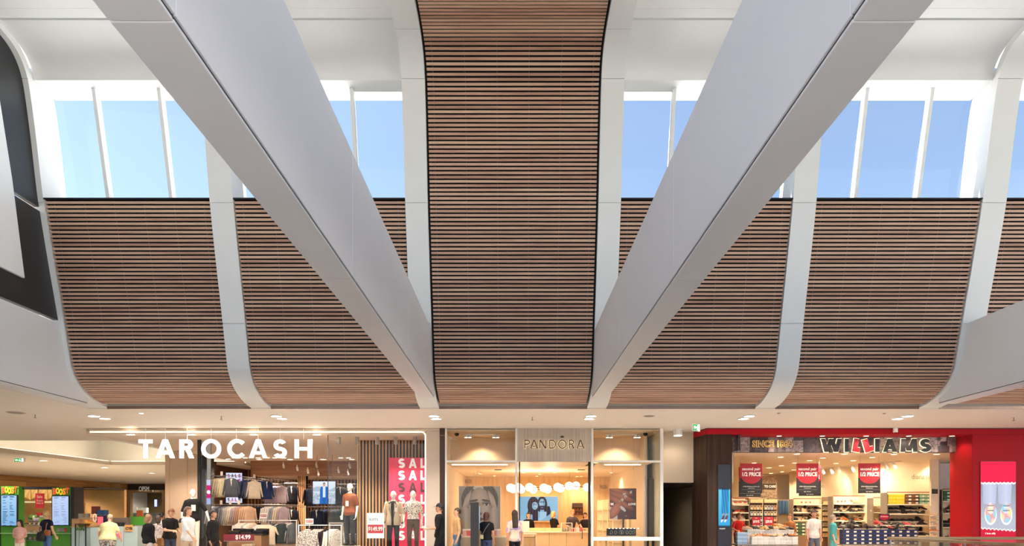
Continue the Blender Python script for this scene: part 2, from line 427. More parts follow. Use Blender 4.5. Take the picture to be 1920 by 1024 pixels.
beam('roof_beam', 'low white beam beside the timber bay over the red shoe shop', 9.53, 9.92, H_CEIL+0.02, 3.96, 15.3, 3.48)
beam('roof_beam', 'white beam under the black screen surround', -9.92, -9.53, H_CEIL+0.02, 3.96, 15.3, 3.48)

# black surround with large blank white screen on the side bulkhead -----
t = thing('screen_surround', 'black bulkhead surround holding a big blank white screen', 'bulkhead', (-9.55, 10, EYE+3.96))
pts = [(p[0], p[1]) for p in PROFILE if 3.97 <= p[1] and p[0] > 9.4]
pu = [p for p in pts if p[1] > 6.08]; pl = [p for p in pts if p[1] <= 6.1]
m = MB(); m.prism([(5-10, 6.08-3.96)] + [(p[0]-10+0.03, p[1]-3.96) for p in pu] + [(5-10, 8.93-3.96)], -0.1, 0.0, 'x'); m.build('upper_panel', M_black, t)
m = MB(); m.prism([(5-10, 0.005)] + [(p[0]-10+0.03, p[1]-3.96) for p in pl] + [(5-10, 6.075-3.96)], -0.1, 0.006, 'x'); m.build('lower_panel', mat('charcoal_panel', '#303135', 0.4, var=0.05), t)
m = MB(); m.prism([(6-10, 4.54-3.96), (13.26-10, 4.54-3.96), (12.93-10, 6.3-3.96), (12.62-10, 7.6-3.96), (12.48-10, 7.98-3.96), (12.2-10, 8.2-3.96), (11.8-10, 8.28-3.96), (6-10, 8.3-3.96)], 0.008, 0.07, 'x')
bevel(m.build('white_screen', mat('blank_screen', '#f0f1f2', 0.4, var=0.01), t), 0.01)

# ceiling downlights ---------------------------------------------------
def spot(loc, energy, col=(1, 0.86, 0.68), size=2.4, blend=0.6, radius=0.08, parent=None, aim=None):
    l = bpy.data.lights.new('lamp_light', 'SPOT'); l.energy = energy; l.color = col; l.spot_size = size; l.spot_blend = blend; l.shadow_soft_size = radius
    o = bpy.data.objects.new('lamp_light', l); link(o, parent); o.location = loc
    if aim is not None: o.rotation_euler = (Vector(aim)).to_track_quat('-Z', 'Y').to_euler()
    return o
def disc_light(name, label, loc, r, cat='downlight', group=None, energy=0, depth=0.03, lamp=None, col=(1, 0.86, 0.68)):
    t = thing(name, label, cat, loc, group=group)
    m = MB(); n = 20
    m.loft([[(cos(2*pi*k/n)*q, sin(2*pi*k/n)*q, z) for k in range(n)] for q, z in ((r*1.12, 0.0), (r*1.12, -depth), (r, -depth), (r, -depth+0.012))], True, False)
    m.build('trim_ring', M_alu, t)
    m = MB(); m.poly([(cos(2*pi*k/n)*r, sin(2*pi*k/n)*r, -depth+0.012) for k in range(n)]); m.build('diffuser', lamp or M_lamp, t)
    if energy: spot((0, 0, -depth-0.02), energy, col, parent=t, radius=r)
    return t
PAIRS = [((176, 779), (197, 783.5)), ((518, 779), (529, 783.5)), ((814, 779), (818, 784)), ((1108, 779), (1105, 784)), ((1405, 779), (1394, 784)), ((1702, 779), (1683, 784))]
WHERE = ['beside the black bulkhead', 'above the menswear sign', 'under the beam end by the mannequins', 'under the beam end by the jewellery shop', 'beyond the exit sign', 'above the red shop sign']
for pr, wh in zip(PAIRS, WHERE):
    for q, (px, py) in enumerate(pr):
        d = F*H_CEIL/(CY-py)
        disc_light('downlight', ['nearer', 'farther'][q] + ' round white downlight of the pair ' + wh, (X_(px, d), d, ZC), 0.125, group='paired ceiling downlights', energy=260, depth=0.03, col=(1, 0.9, 0.78))
# ------------------------------------------------------------------ lettering and prints
WORK = bpy.data.scenes.new('work')          # scratch scene for evaluating text and remeshing, removed at the end
def work_dg():
    with bpy.context.temp_override(scene=WORK, view_layer=WORK.view_layers[0]): return bpy.context.evaluated_depsgraph_get()
def _line(x0, y0, x1, y1, t):          # stroke with square ends
    d = Vector((x1-x0, y1-y0)); n = Vector((-d.y, d.x)).normalized()*t/2
    return [(x0+n.x, y0+n.y), (x0-n.x, y0-n.y), (x1-n.x, y1-n.y), (x1+n.x, y1+n.y)]
def _diag(x0, y0, x1, y1, t):          # diagonal with horizontal ends
    d = math.hypot(x1-x0, y1-y0); w = t*d/abs(y1-y0)/2
    return [(x0-w, y0), (x0+w, y0), (x1+w, y1), (x1-w, y1)]
def _arc(cx, cy, rx, ry, a0, a1, t, n=14):
    out = []
    for k in range(n):
        u, v = R(a0+(a1-a0)*k/n), R(a0+(a1-a0)*(k+1)/n)
        f = lambda a, s: (cx+(rx+s*t/2)*cos(a), cy+(ry+s*t/2)*sin(a))
        out.append([f(u, -1), f(u, 1), f(v, 1), f(v, -1)])
    return out
def glyph(c, t):
    """convex polygons of a capital of unit height, with its width"""
    h = t/2; w = t*1.02
    if c == 'T': return 0.72, [[(0, 1-w), (0.72, 1-w), (0.72, 1), (0, 1)], [(0.36-h, 0), (0.36+h, 0), (0.36+h, 1-w), (0.36-h, 1-w)]]
    if c == 'A':
        W = 0.98; k = h*1.1
        return W, [_diag(k, 0, W/2-h*0.1, 1, t), _diag(W-k, 0, W/2+h*0.1, 1, t), [(0.24, 0.2), (W-0.24, 0.2), (W-0.3, 0.2+t*0.85), (0.3, 0.2+t*0.85)]]
    if c in 'RP':
        r = (0.56-t)/2; q = [[(0, 0), (t, 0), (t, 1), (0, 1)], [(t, 1-t), (0.36, 1-t), (0.36, 1), (t, 1)], [(t, 0.44), (0.36, 0.44), (0.36, 0.44+t), (t, 0.44+t)]]
        q += _arc(0.36, 0.72, 0.28-h+0.02, 0.28-h, -90, 90, t)
        if c == 'R': q.append(_diag(0.72-h*1.1, 0, 0.38, 0.44+h, t)); return 0.76, q
        return 0.66, q
    if c == 'O': return 1.04, _arc(0.52, 0.5, 0.52-h, 0.52-h, 0, 360, t, 32)
    if c == 'C': return 0.92, _arc(0.52, 0.5, 0.52-h, 0.52-h, 42, 318, t, 26)
    if c == 'G': return 0.98, _arc(0.52, 0.5, 0.52-h, 0.52-h, 42, 360, t, 26) + [[(0.55, 0.42), (1.02, 0.42), (1.02, 0.42+t), (0.55, 0.42+t)]]
    if c == 'D': return 0.86, [[(0, 0), (t, 0), (t, 1), (0, 1)], [(t, 0), (0.36, 0), (0.36, t), (t, t)], [(t, 1-t), (0.36, 1-t), (0.36, 1), (t, 1)]] + _arc(0.36, 0.5, 0.5-h, 0.5-h, -90, 90, t, 20)
    if c == 'S':
        ry = (1-t)/4; return 0.66, _arc(0.33, 1-h-ry, 0.31-h, ry, 28, 271, t, 18) + _arc(0.33, h+ry, 0.33-h, ry, -152, 91, t, 18)
    if c == 'H': return 0.84, [[(0, 0), (t, 0), (t, 1), (0, 1)], [(0.84-t, 0), (0.84, 0), (0.84, 1), (0.84-t, 1)], [(t, 0.5-h*0.9), (0.84-t, 0.5-h*0.9), (0.84-t, 0.5+h*0.9), (t, 0.5+h*0.9)]]
    if c == 'N': return 0.8, [[(0, 0), (t, 0), (t, 1), (0, 1)], [(0.8-t, 0), (0.8, 0), (0.8, 1), (0.8-t, 1)], _diag(0.8-h*1.1, 0, h*1.1, 1, t)]
    if c == 'I': return t, [[(0, 0), (t, 0), (t, 1), (0, 1)]]
    if c == 'L': return 0.56, [[(0, 0), (t, 0), (t, 1), (0, 1)], [(t, 0), (0.56, 0), (0.56, t), (t, t)]]
    if c == 'E': return 0.56, [[(0, 0), (t, 0), (t, 1), (0, 1)]] + [[(t, y), (0.54, y), (0.54, y+t), (t, y+t)] for y in (0, 0.5-h, 1-t)]
    if c == 'M': return 1.1, [_diag(h, 0, 0.2, 1, t), _diag(1.1-h, 0, 0.9, 1, t), _diag(0.55, 0.1, 0.2, 1, t*0.95), _diag(0.55, 0.1, 0.9, 1, t*0.95)]
    if c == 'W': return 1.36, [_diag(0.36, 0, h, 1, t), _diag(0.36, 0, 0.68, 1, t), _diag(1.0, 0, 0.68, 1, t), _diag(1.0, 0, 1.36-h, 1, t)]
    if c == 'U': return 0.74, [[(0, 0.36), (t, 0.36), (t, 1), (0, 1)], [(0.74-t, 0.36), (0.74, 0.36), (0.74, 1), (0.74-t, 1)]] + _arc(0.37, 0.36, 0.37-h, 0.36-h, 180, 360, t, 16)
    return 0.5, []
def letter(c, t, x0, x1, z0, z1, y, depth, m, parent, tilt=0.0, grow=0.0, name='letter'):
    """upright letter facing -Y fitted to the box x0..x1, z0..z1 (local to parent)"""
    W, polys = glyph(c, t); b = MB(); sx = (x1-x0)/W; sz = (z1-z0); cx, cz = (x0+x1)/2, (z0+z1)/2
    for pi_, p in enumerate(polys):
        q = []
        gx, gz = sum(a for a, _ in p)/len(p), sum(e for _, e in p)/len(p)
        for a, e in p:
            X, Z = x0+a*sx, z0+e*sz
            if tilt: X, Z = cx+(X-cx)*cos(tilt)-(Z-cz)*sin(tilt), cz+(X-cx)*sin(tilt)+(Z-cz)*cos(tilt)
            q.append((X, Z))
        if grow:
            mx_, mz_ = sum(a for a, _ in q)/len(q), sum(e for _, e in q)/len(q)
            q = [(a+math.copysign(grow, a-mx_), e+math.copysign(grow, e-mz_)) for a, e in q]
        b.prism(q, y-0.0005*(pi_ % 7), y+depth+0.0005*(pi_ % 7), 'y')      # keep overlapping strokes off one plane
    return b.build(name, m, parent)
def text_mesh(s, size, bold=0.0, sx=1.0, ext=0.001, align='CENTER'):
    cu = bpy.data.curves.new('lettering', 'FONT'); cu.body = s; cu.size = size; cu.extrude = ext; cu.offset = bold; cu.align_x = align
    cu.align_y = 'CENTER'; cu.resolution_u = 3
    o = bpy.data.objects.new('lettering', cu); WORK.collection.objects.link(o)
    dg = work_dg(); me = bpy.data.meshes.new_from_object(o.evaluated_get(dg))
    bpy.data.objects.remove(o); bpy.data.curves.remove(cu)
    if sx != 1.0: me.transform(Matrix.Diagonal((sx, 1, 1, 1)))
    me.transform(Matrix.Rotation(R(90), 4, 'X'))       # now reads in the XZ plane, facing -Y
    return me
def text(s, size, m, parent, loc, bold=0.0, sx=1.0, rz=0.0, rot=None, name='lettering', width=None, align='CENTER'):
    me = text_mesh(s, size, bold, sx, align=align); me.materials.append(m)
    if width:
        xs = [v.co.x for v in me.vertices]
        if xs and max(xs) > min(xs): me.transform(Matrix.Diagonal((width/(max(xs)-min(xs)), 1, 1, 1)))
    return inst(name, me, parent, loc, rot or (0, 0, rz))
def print_mesh(name, w, h, nx, ny, fn, m, curve=None):
    """flat print: grid in the XZ plane facing -Y, colour from fn(u, v) with v up; colours are sRGB"""
    v = [((i/nx-0.5)*w, 0, j/ny*h) for j in range(ny+1) for i in range(nx+1)]
    f = [(j*(nx+1)+i, j*(nx+1)+i+1, (j+1)*(nx+1)+i+1, (j+1)*(nx+1)+i) for j in range(ny) for i in range(nx)]
    me = bpy.data.meshes.new(name); me.from_pydata(v, [], f); me.materials.append(m)
    ca = me.color_attributes.new('print', 'FLOAT_COLOR', 'POINT'); buf = []
    for j in range(ny+1):
        for i in range(nx+1): buf += srgb(fn(min(0.9999, max(0.0001, i/nx)), min(0.9999, max(0.0001, j/ny))))
    ca.data.foreach_set('color', buf); return me
M_print = mat('printed_paper', rough=0.5, attr='print')
def lit_print(name, e): return mat(name, rough=0.3, attr='print', emit=min(0.85, e), dim=True)
def mixc(a, b, t): t = max(0, min(1, t)); return tuple(x+(y-x)*t for x, y in zip(a, b))
def hx(c): c = c.lstrip('#'); return tuple(int(c[i:i+2], 16)/255 for i in (0, 2, 4))
def ins(u, v, cx, cy, rx, ry, a=0.0):
    x, y = u-cx, v-cy
    if a: x, y = x*cos(a)+y*sin(a), -x*sin(a)+y*cos(a)
    return (x/rx)**2+(y/ry)**2
def hsh(i, j=0): 
    x = math.sin(i*127.1+j*311.7)*43758.5453; return x-math.floor(x)

# ------------------------------------------------------------------ people and mannequins
def remeshed(b, name, mats, voxel, smooth=3):
    me = b.mesh('tmp', mats); o = bpy.data.objects.new('tmp', me); WORK.collection.objects.link(o)
    r = o.modifiers.new('r', 'REMESH'); r.mode = 'VOXEL'; r.voxel_size = voxel; r.use_smooth_shade = True
    s = o.modifiers.new('s', 'SMOOTH'); s.factor = 0.5; s.iterations = smooth
    dg = work_dg(); out = bpy.data.meshes.new_from_object(o.evaluated_get(dg)); out.name = name
    bpy.data.objects.remove(o); bpy.data.meshes.remove(me); return out
def skin_mat(n, c): return mat('skin_'+n, c, 0.5, var=0.04, scale=12)
def cloth(n, c, var=0.1, scale=14, rough=0.85, **k): return mat('cloth_'+n, c, rough, var=var, scale=scale, spec=0.2, **k)
def print_cloth(n, base, spots, scale=28.0, thr=0.52, c3=None):
    """fabric with a blotched print"""
    if 'cloth_'+n in MATS: return MATS['cloth_'+n]
    m = bpy.data.materials.new('cloth_'+n); m.use_nodes = True; t = m.node_tree; N = t.nodes; L = t.links; b = N['Principled BSDF']; b.inputs['Roughness'].default_value = 0.85
    tc = N.new('ShaderNodeTexCoord'); nz = N.new('ShaderNodeTexNoise'); nz.inputs['Scale'].default_value = scale; nz.inputs['Detail'].default_value = 2
    L.new(tc.outputs['Object'], nz.inputs['Vector']); cr = N.new('ShaderNodeValToRGB'); cr.color_ramp.interpolation = 'CONSTANT'
    cr.color_ramp.elements[0].color = srgb(base); cr.color_ramp.elements[1].position = thr; cr.color_ramp.elements[1].color = srgb(spots)
    if c3: e = cr.color_ramp.elements.new(thr+0.09); e.color = srgb(c3)
    L.new(nz.outputs[0], cr.inputs[0]); L.new(cr.outputs[0], b.inputs['Base Color']); MATS['cloth_'+n] = m; return m
M_eye = mat('eye_white', '#e8e4de', 0.3, var=0); M_iris = mat('eye_iris', '#2a1c14', 0.2, var=0); M_lips = mat('lips', '#a8584e', 0.5, var=0)
def figure(name, label, cat, loc, rz=0.0, H=1.68, skin='#d9a98a', hair='short', hairc='#3a2418', top='#222222', bottom='#333344', sleeve=0.5,
           lean=0.0, head=(0, 0), arms=None, stride=0.0, wide=1.0, hem=0.86, voxel=0.0105, bust=0.0, kind='person', group=None, leg_len=1.0, topm=None, botm=None, shoes='#2b2b2b', neckline=1.475, skirt=False, curl=0.5, face=True, lod=1.0):
    """one figure facing local -Y; arms = {side: (elbow offset from shoulder, wrist offset from elbow)} with side +1/-1"""
    t = thing(name, label, cat, loc, rz, group); k = H/1.75; W = wide
    ms = skin_mat(skin.strip('#'), skin); mt = topm or cloth(top.strip('#'), top); mb = botm or cloth(bottom.strip('#'), bottom)
    ML = Matrix.Rotation(lean, 3, 'X'); piv = Vector((0, 0, 0.95))
    def U(p): p = Vector(p); return ((ML @ (p-piv))+piv)*k          # upper body, bends at the hips
    def Lw(p): return Vector(p)*k
    hy, hp = head; MH = ML @ Matrix.Rotation(hy, 3, 'Z') @ Matrix.Rotation(hp, 3, 'X'); nb = Vector((0, 0.012, 1.5))
    def Hd(p): return (ML @ (nb-piv)+piv + MH @ (Vector(p)-nb))*k
    Mh = MH
    TOR = [(0.84, 0.150, 0.095), (0.93, 0.168, 0.118), (1.02, 0.150, 0.104), (1.10, 0.140, 0.098), (1.2, 0.152, 0.106), (1.32, 0.172, 0.116), (1.40, 0.170, 0.104), (1.445, 0.12, 0.085), (1.475, 0.068, 0.062)]
    def torso(m, g=0.0, z0=0.0, z1=9.0, w=W, nseg=16):
        rings = []
        zs = [r for r in TOR if z0 <= r[0] <= z1]
        if z0 > TOR[0][0]: zs = [(z0, 0.158, 0.11)] + zs
        for z, rx, ry in zs:
            wf = 1+(w-1)*max(0, min(1, (1.47-z)/0.12)); wf *= 1.07 if (g > 0.01 and z < 1.0) else 1.0
            yo = -bust*0.03*math.exp(-((z-1.27)/0.09)**2)
            rings.append([U(((rx*wf+g)*cos(2*pi*q/nseg), yo+(ry*wf+g)*sin(2*pi*q/nseg), z)) for q in range(nseg)])
        m.loft(rings)
    arms = arms or {}; J = {}
    for s in (1, -1):
        sh = Vector((s*(0.165*min(W, 1.15)+0.012), 0.005, 1.388)); eo, wo = arms.get(s, ((s*0.05, 0.03, -0.285), (s*0.0, -0.07, -0.245)))
        el = sh+Vector(eo); wr = el+Vector(wo); J[s] = (sh, el, wr)
        kn = Vector((s*0.1*W, -0.015-s*stride*0.45, 0.49)); an = Vector((s*0.095*W, 0.02-s*stride*0.8+abs(stride)*0.1, 0.085)); hpj = Vector((s*0.085*W, 0, 0.9)); J[(s, 'l')] = (hpj, kn, an)
    # body: one continuous skin
    m = MB(); torso(m)
    m.cap(U((0, 0.01, 1.43)), 0.052*k, Hd((0, 0.006, 1.54)), 0.050*k)
    m.ell(Hd((0, 0.008, 1.648)), 0.076*k, 0.096*k, 0.104*k, 16, 12, Mh); m.ell(Hd((0, -0.018, 1.588)), 0.056*k, 0.070*k, 0.068*k, 14, 9, Mh)
    m.cap(Hd((0, -0.088, 1.64)), 0.009*k, Hd((0, -0.102, 1.612)), 0.014*k, 8, 2)
    m.ell(Hd((0, -0.082, 1.585)), 0.024*k, 0.011*k, 0.012*k, 8, 6, Mh); m.ell(Hd((0, -0.074, 1.545)), 0.022*k, 0.02*k, 0.018*k, 8, 6, Mh)
    for s in (1, -1): m.ell(Hd((s*0.079, 0.012, 1.632)), 0.011*k, 0.020*k, 0.033*k, 8, 6, Mh)
    for s in (1, -1):
        sh, el, wr = (U(p) for p in J[s]); f = (wr-el).normalized()
        m.cap(U((s*0.05, 0.012, 1.455)), 0.04*k, sh, 0.048*k); m.cap(sh, 0.050*k, el, 0.040*k); m.cap(el, 0.039*k, wr, 0.027*k)
        n = (U((0, -0.25, 0.9))-wr); n = (n-f*n.dot(f)); n = n.normalized() if n.length > 1e-3 else Vector((-s, 0, 0))
        sd_ = f.cross(n)*s; sd_.normalize()
        if sd_.dot(ML @ Vector((0, -1, 0.2))) < 0: sd_ = -sd_
        m.cap(wr, 0.026*k, wr+f*0.03*k, 0.028*k)
        for a in (-0.5, 0.5): m.cap(wr+f*0.03*k+sd_*a*0.036*k, 0.019*k, wr+f*0.085*k+sd_*a*0.044*k, 0.0165*k, 8, 2)
        for i, ln in enumerate((0.066, 0.076, 0.072, 0.056)):
            b0 = wr+f*0.088*k+sd_*(1.5-i)*0.0195*k; d1 = (f*(1-0.35*curl)+n*0.75*curl).normalized(); d2 = (f*(1-1.1*curl)+n*1.2*curl).normalized()
            mid = b0+d1*ln*0.55*k; m.cap(b0, 0.0098*k, mid, 0.0092*k, 7, 2); m.cap(mid, 0.0092*k, mid+d2*ln*0.5*k, 0.0082*k, 7, 2)
        tb = wr+f*0.035*k+sd_*0.03*k; td = (f*0.75+sd_*0.6+n*0.35).normalized(); tm = tb+td*0.035*k
        m.cap(tb, 0.0125*k, tm, 0.0108*k, 7, 2); m.cap(tm, 0.0108*k, tm+(f*0.9+n*0.4).normalized()*0.03*k, 0.0092*k, 7, 2)
        hj, kn, an = (Lw(p) for p in J[(s, 'l')])
        m.cap(hj, 0.082*W*k, kn, 0.052*k); m.cap(kn, 0.052*k, an, 0.036*k); m.cap(an+Vector((0, 0.02, -0.04))*k, 0.036*k, an+Vector((0, -0.13, -0.055))*k, 0.028*k)
    body = inst('body', remeshed(m, 'body', ms, voxel*lod), t)
    # clothes
    if top is not None:
        m = MB(); torso(m, 0.014, hem, neckline)
        for s in (1, -1):
            sh, el, wr = (U(p) for p in J[s]); q = 0.012*k
            m.cap(U((s*0.06, 0.012, 1.45)), 0.042*k, sh, 0.054*k)
            if sleeve > 0:
                a = min(1.0, sleeve/0.5); m.cap(sh, 0.056*k, sh+(el-sh)*a, (0.058-0.010*a)*k+q*0.4)
                if sleeve > 0.5: m.cap(el, 0.050*k, el+(wr-el)*((sleeve-0.5)/0.5), 0.037*k)
        inst('top', remeshed(m, 'top', mt, 0.014, 4), t)
    if bottom is not None:
        m = MB()
        if skirt:
            m.loft([[Lw(((0.16+0.06*j/4)*W*cos(2*pi*q/18), (0.12+0.06*j/4)*W*sin(2*pi*q/18), 0.98-0.5*j/4)) for q in range(18)] for j in range(5)])
        else:
            torso(m, 0.008, 0.0, 1.03)
            for s in (1, -1):
                hj, kn, an = (Lw(p) for p in J[(s, 'l')]); m.cap(hj, 0.096*W*k, kn, 0.066*k); m.cap(kn, 0.066*k, an+Vector((0, 0, -0.01)), 0.055*k)
        inst('skirt' if skirt else 'trousers', remeshed(m, 'trousers', mb, 0.016, 4), t)
    for s in (1, -1):
        an = Lw(J[(s, 'l')][2]); m = MB(); m.smooth = True
        m.cap(an+Vector((0, 0.03, -0.035))*k, 0.046*k, an+Vector((0, -0.14, -0.045))*k, 0.038*k, 10, 3); m.build('shoe', mat('shoe_'+shoes.strip('#'), shoes, 0.5), t)
    if face:
        for s in (1, -1):
            m = MB(); m.smooth = True; m.ell(Hd((s*0.033, -0.083, 1.642)), 0.014*k, 0.008*k, 0.0075*k, 8, 6, Mh); e = m.build('eye', M_eye, t)
            m = MB(); m.ell(Hd((s*0.033, -0.0925, 1.642)), 0.007*k, 0.003*k, 0.007*k, 8, 6, Mh); m.build('iris', M_iris, e)
            m = MB(); m.obox(Hd((s*0.034, -0.094, 1.664)), 0.018*k, 0.004*k, 0.0035*k, Mh.to_euler()); m.build('eyebrow', mat('hair_'+hairc.strip('#'), hairc, 0.6, var=0.25, scale=30, stretch=(4, 4, 0.6)), t)
        m = MB(); m.obox(Hd((0, -0.091, 1.584)), 0.021*k, 0.004*k, 0.0065*k, Mh.to_euler()); m.build('mouth', M_lips, t)
    # hair
    if hair:
        mh = mat('hair_'+hairc.strip('#'), hairc, 0.6, var=0.25, scale=30, stretch=(4, 4, 0.6)); m = MB()
        cap_like = hair == 'cap'
        sk = dict(n=20, m=14)
        def shell(zmin_back, zfront, g, c=(0, 0.012, 1.652)):
            rx, ry, rz_ = 0.081+g, 0.100+g, 0.109+g; nn, mm = 22, 16
            idx = {}
            for j in range(mm+1):
                a = pi*j/mm
                for q in range(nn):
                    p = Vector((sin(a)*cos(2*pi*q/nn), sin(a)*sin(2*pi*q/nn), cos(a))); idx[(j, q)] = m.pts([Hd((c[0]+p.x*rx, c[1]+p.y*ry, c[2]+p.z*rz_))])
            for j in range(mm):
                for q in range(nn):
                    a = pi*(j+0.5)/mm; ph = 2*pi*(q+0.5)/nn; dx, dy, dz = sin(a)*cos(ph), sin(a)*sin(ph), cos(a)
                    lim = zfront if dy < -0.35 else (zmin_back if dy > 0.1 else zmin_back*0.45+zfront*0.55 - 0.25*(dy+0.35))
                    if dz > lim: m.face((idx[(j, q)], idx[(j, (q+1) % nn)], idx[(j+1, (q+1) % nn)], idx[(j+1, q)]))
        m.smooth = True
        if cap_like:
            shell(-0.1, 0.18, 0.012); o = m.build('cap_crown', mat('cap_cloth', '#1c1c20', 0.8), t)
            o.modifiers.new('s', 'SOLIDIFY').thickness = 0.008
            m = MB(); m.poly([Hd((0.075*cos(a), -0.075-0.095*sin(a), 1.672-0.012*sin(a))) for a in [pi*q/10 for q in range(11)]]); o = m.build('cap_peak', mat('cap_cloth', '#1c1c20', 0.8), t); o.modifiers.new('s', 'SOLIDIFY').thickness = 0.006
            m = MB(); m.smooth = True; shell(-0.5, 0.3, 0.003); o = m.build('hair', mh, t); o.modifiers.new('s', 'SOLIDIFY').thickness = 0.004
        else:
            zb, zf, g = {'short': (-0.5, 0.42, 0.006), 'bob': (-0.8, 0.45, 0.014), 'long': (-0.8, 0.42, 0.012), 'bun': (-0.5, 0.4, 0.006), 'pony': (-0.55, 0.42, 0.007), 'puff': (-0.65, 0.4, 0.02)}[hair]
            shell(zb, zf, g); o = m.build('hair', mh, t); o.modifiers.new('s', 'SOLIDIFY').thickness = 0.006
            if hair in ('bob', 'long', 'pony', 'bun'):
                m = MB(); zend = {'bob': 1.50, 'long': 1.24, 'pony': 1.36, 'bun': 1.62}[hair]
                if hair == 'bun': m.ell(Hd((0, 0.1, 1.70)), 0.045*k, 0.042*k, 0.042*k, 12, 8)
                else:
                    ww = {'bob': 0.084, 'long': 0.092, 'pony': 0.035}[hair]; rings = []
                    for j in range(9):
                        u = j/8; z = 1.70+(zend-1.70)*u; p = Hd((0, 0.055+0.055*u if hair != 'pony' else 0.1+0.03*u, max(z, 1.5)))
                        if z < 1.5: p = p+Vector((0, 0.012, (z-1.5)))*k
                        wq = ww*(1-0.25*u**3)*(0.85+0.3*u if hair == 'long' else 1); dq = (0.06 if hair != 'pony' else 0.03)*(1-0.35*u)
                        rings.append([p+(Matrix.Rotation(hy, 3, 'Z') @ Vector((wq*cos(2*pi*q/14), dq*sin(2*pi*q/14), 0)))*k for q in range(14)])
                    m.smooth = True; m.loft(rings)
                m.build('hair_bun' if hair == 'bun' else 'hair_length', mh, t)
    for o in CH.get(t.name, []):
        pass
    t['_k'] = k
    return t
def on_body(t, name, b, m): return b.build(name, m, t)
# ------------------------------------------------------------------ side corridor with juice bar, counter kiosk and optical shop
M_cream = mat('cream_bulkhead', '#d8cbb8', 0.6, var=0.015)
M_plank = wood_mat('oak_plank', '#a9763f', '#c48f58', '#d6a56c', sx=0.5, syz=9, along='y')
ZS = 3.70                                     # lower soffit of the side corridor
b = MB(); b.box(-13.5, -12.4, 22.9, 30.5, ZC, ZC+0.3); b.box(-30, -12.4, 22.7, 31.6, ZC+0.9, ZC+1.1)
b.box(-30, -13.5, 22.88, 22.95, ZC, ZC+0.9); b.box(-13.5, -13.45, 22.9, 31.5, ZC+0.3, ZC+0.9); b.build('ceiling_corridor', M_white)['kind'] = 'structure'
t = thing('trim_1', 'cream soffit with glowing cove edge above the juice bar', None, (-18.0, 22, ZS), kind='structure')
m = MB(); m.box(-12, 0, 0.95, 37, 0, 0.1); m.box(0, 6.0, 8.5, 37, 0, 0.1); m.build('soffit', M_cream, t)
m = MB(); m.box(-0.05, 0, 0.95, 8.5, 0.1, 0.16); m.build('soffit_lip', M_cream, t)
m = MB(); m.box(-0.05, 6.0, 8.5, 8.55, 0.1, 0.16); m.build('soffit_lip', M_cream, t)
m = MB(); m.box(-1.25, -1.1, 0.95, 9.7, 0.1, 1.25); m.box(-1.1, 6.0, 9.55, 9.7, 0.1, 1.25); m.build('cove_wall', M_white, t)
m = MB(); m.box(-0.14, -0.06, 0.95, 8.5, 0.1, 0.175); m.build('led_strip', M_led, t)
m = MB(); m.box(0.0, 6.0, 8.58, 8.66, 0.1, 0.175); m.build('led_strip', M_led, t)
for yy in (2.6, 6.6):
    l = bpy.data.lights.new('cove_light', 'AREA'); l.shape = 'RECTANGLE'; l.size = 0.06; l.size_y = 3.6; l.energy = 5; l.color = (1, 0.88, 0.7)
    o = bpy.data.objects.new('cove_light', l); link(o, t); o.location = (-0.3, yy, 0.17); o.rotation_euler = (0, R(180-30), 0)
l = bpy.data.lights.new('cove_light', 'AREA'); l.shape = 'RECTANGLE'; l.size = 5.6; l.size_y = 0.06; l.energy = 7; l.color = (1, 0.88, 0.7)
o = bpy.data.objects.new('cove_light', l); link(o, t); o.location = (3.0, 8.8, 0.17); o.rotation_euler = (R(180-30), 0, 0)
# timber plank side wall
t = thing('wall_timber', 'oak plank wall behind the juice bar', None, (-28.8, 22, 0), kind='structure')
rows, seg = 12, 2.6
for r in range(rows):
    y = 1.0-0.8*(r % 3)
    while y < 29:
        y1 = min(y+seg, 29); m = MB(); m.box(-0.05, 0, y+0.006, y1-0.006, r*0.308+0.006, r*0.308+0.302); m.build('plank', M_plank, t); y += seg
m = MB(); m.box(-0.2, -0.04, 0, 29, 0, 3.69); m.build('backing', M_dark, t)
# pilaster with glowing S
t = thing('pilaster', 'pale pilaster with a glowing S-shaped emblem', 'pillar', (X_(213.5, 49), 49, 0))
m = MB(); m.box(-0.22, 0.22, 0, 0.4, 0, 3.69); bevel(m.build('shaft', mat('pale_oak', '#b59468', 0.5), t), 0.01)
pts = [Vector((0.08*sin(a*pi*2)-0.02, -0.03, Z_(963, 49)+a*0.85)) for a in [q/14 for q in range(15)]]
m = MB(); m.tube(pts, [0.03+0.03*sin(pi*q/14) for q in range(15)], 8); m.build('s_emblem', mat('emblem_lit', '#ffe9bf', emit=3.0, var=0), t)
# optical shop at the corridor end
D = 51.0
t = thing('wall_optical', 'dark brown optical shop front at the corridor end', None, (X_(270, D), D, 0), kind='structure')
M_brown = mat('dark_brown_front', '#3a312c', 0.55, var=0.05)
x0, x1 = X_(219, D)-t.location.x, X_(330, D)-t.location.x
fx0, fx1, fz = X_(240, D)-t.location.x, X_(309, D)-t.location.x, Z_(924, D)
m = MB(); m.box(x0, fx0, 0, 0.3, 0, 3.69); m.box(fx1, x1+2, 0, 0.3, 0, 3.69); m.box(fx0, fx1, 0, 0.3, fz, 3.69); m.build('front', M_brown, t)
m = MB(); m.box(x0, x0+0.4, -0.12, 0.0, 0, 3.69); m.build('dark_gap_strip', M_black, t)  # solid black strip stands in for the shaded gap here
M_gold = mat('gold_frame', '#b99f74', 0.4, var=0.04)
g = 0.2
m = MB(); m.box(fx0, fx0+g, -0.06, 0.3, 0, fz); m.build('door_jamb', M_gold, t)
m = MB(); m.box(fx1-g, fx1, -0.06, 0.3, 0, fz); m.build('door_jamb', M_gold, t)
m = MB(); m.box(fx0, fx1, -0.06, 0.3, fz, fz+g); m.build('door_head', M_gold, t)
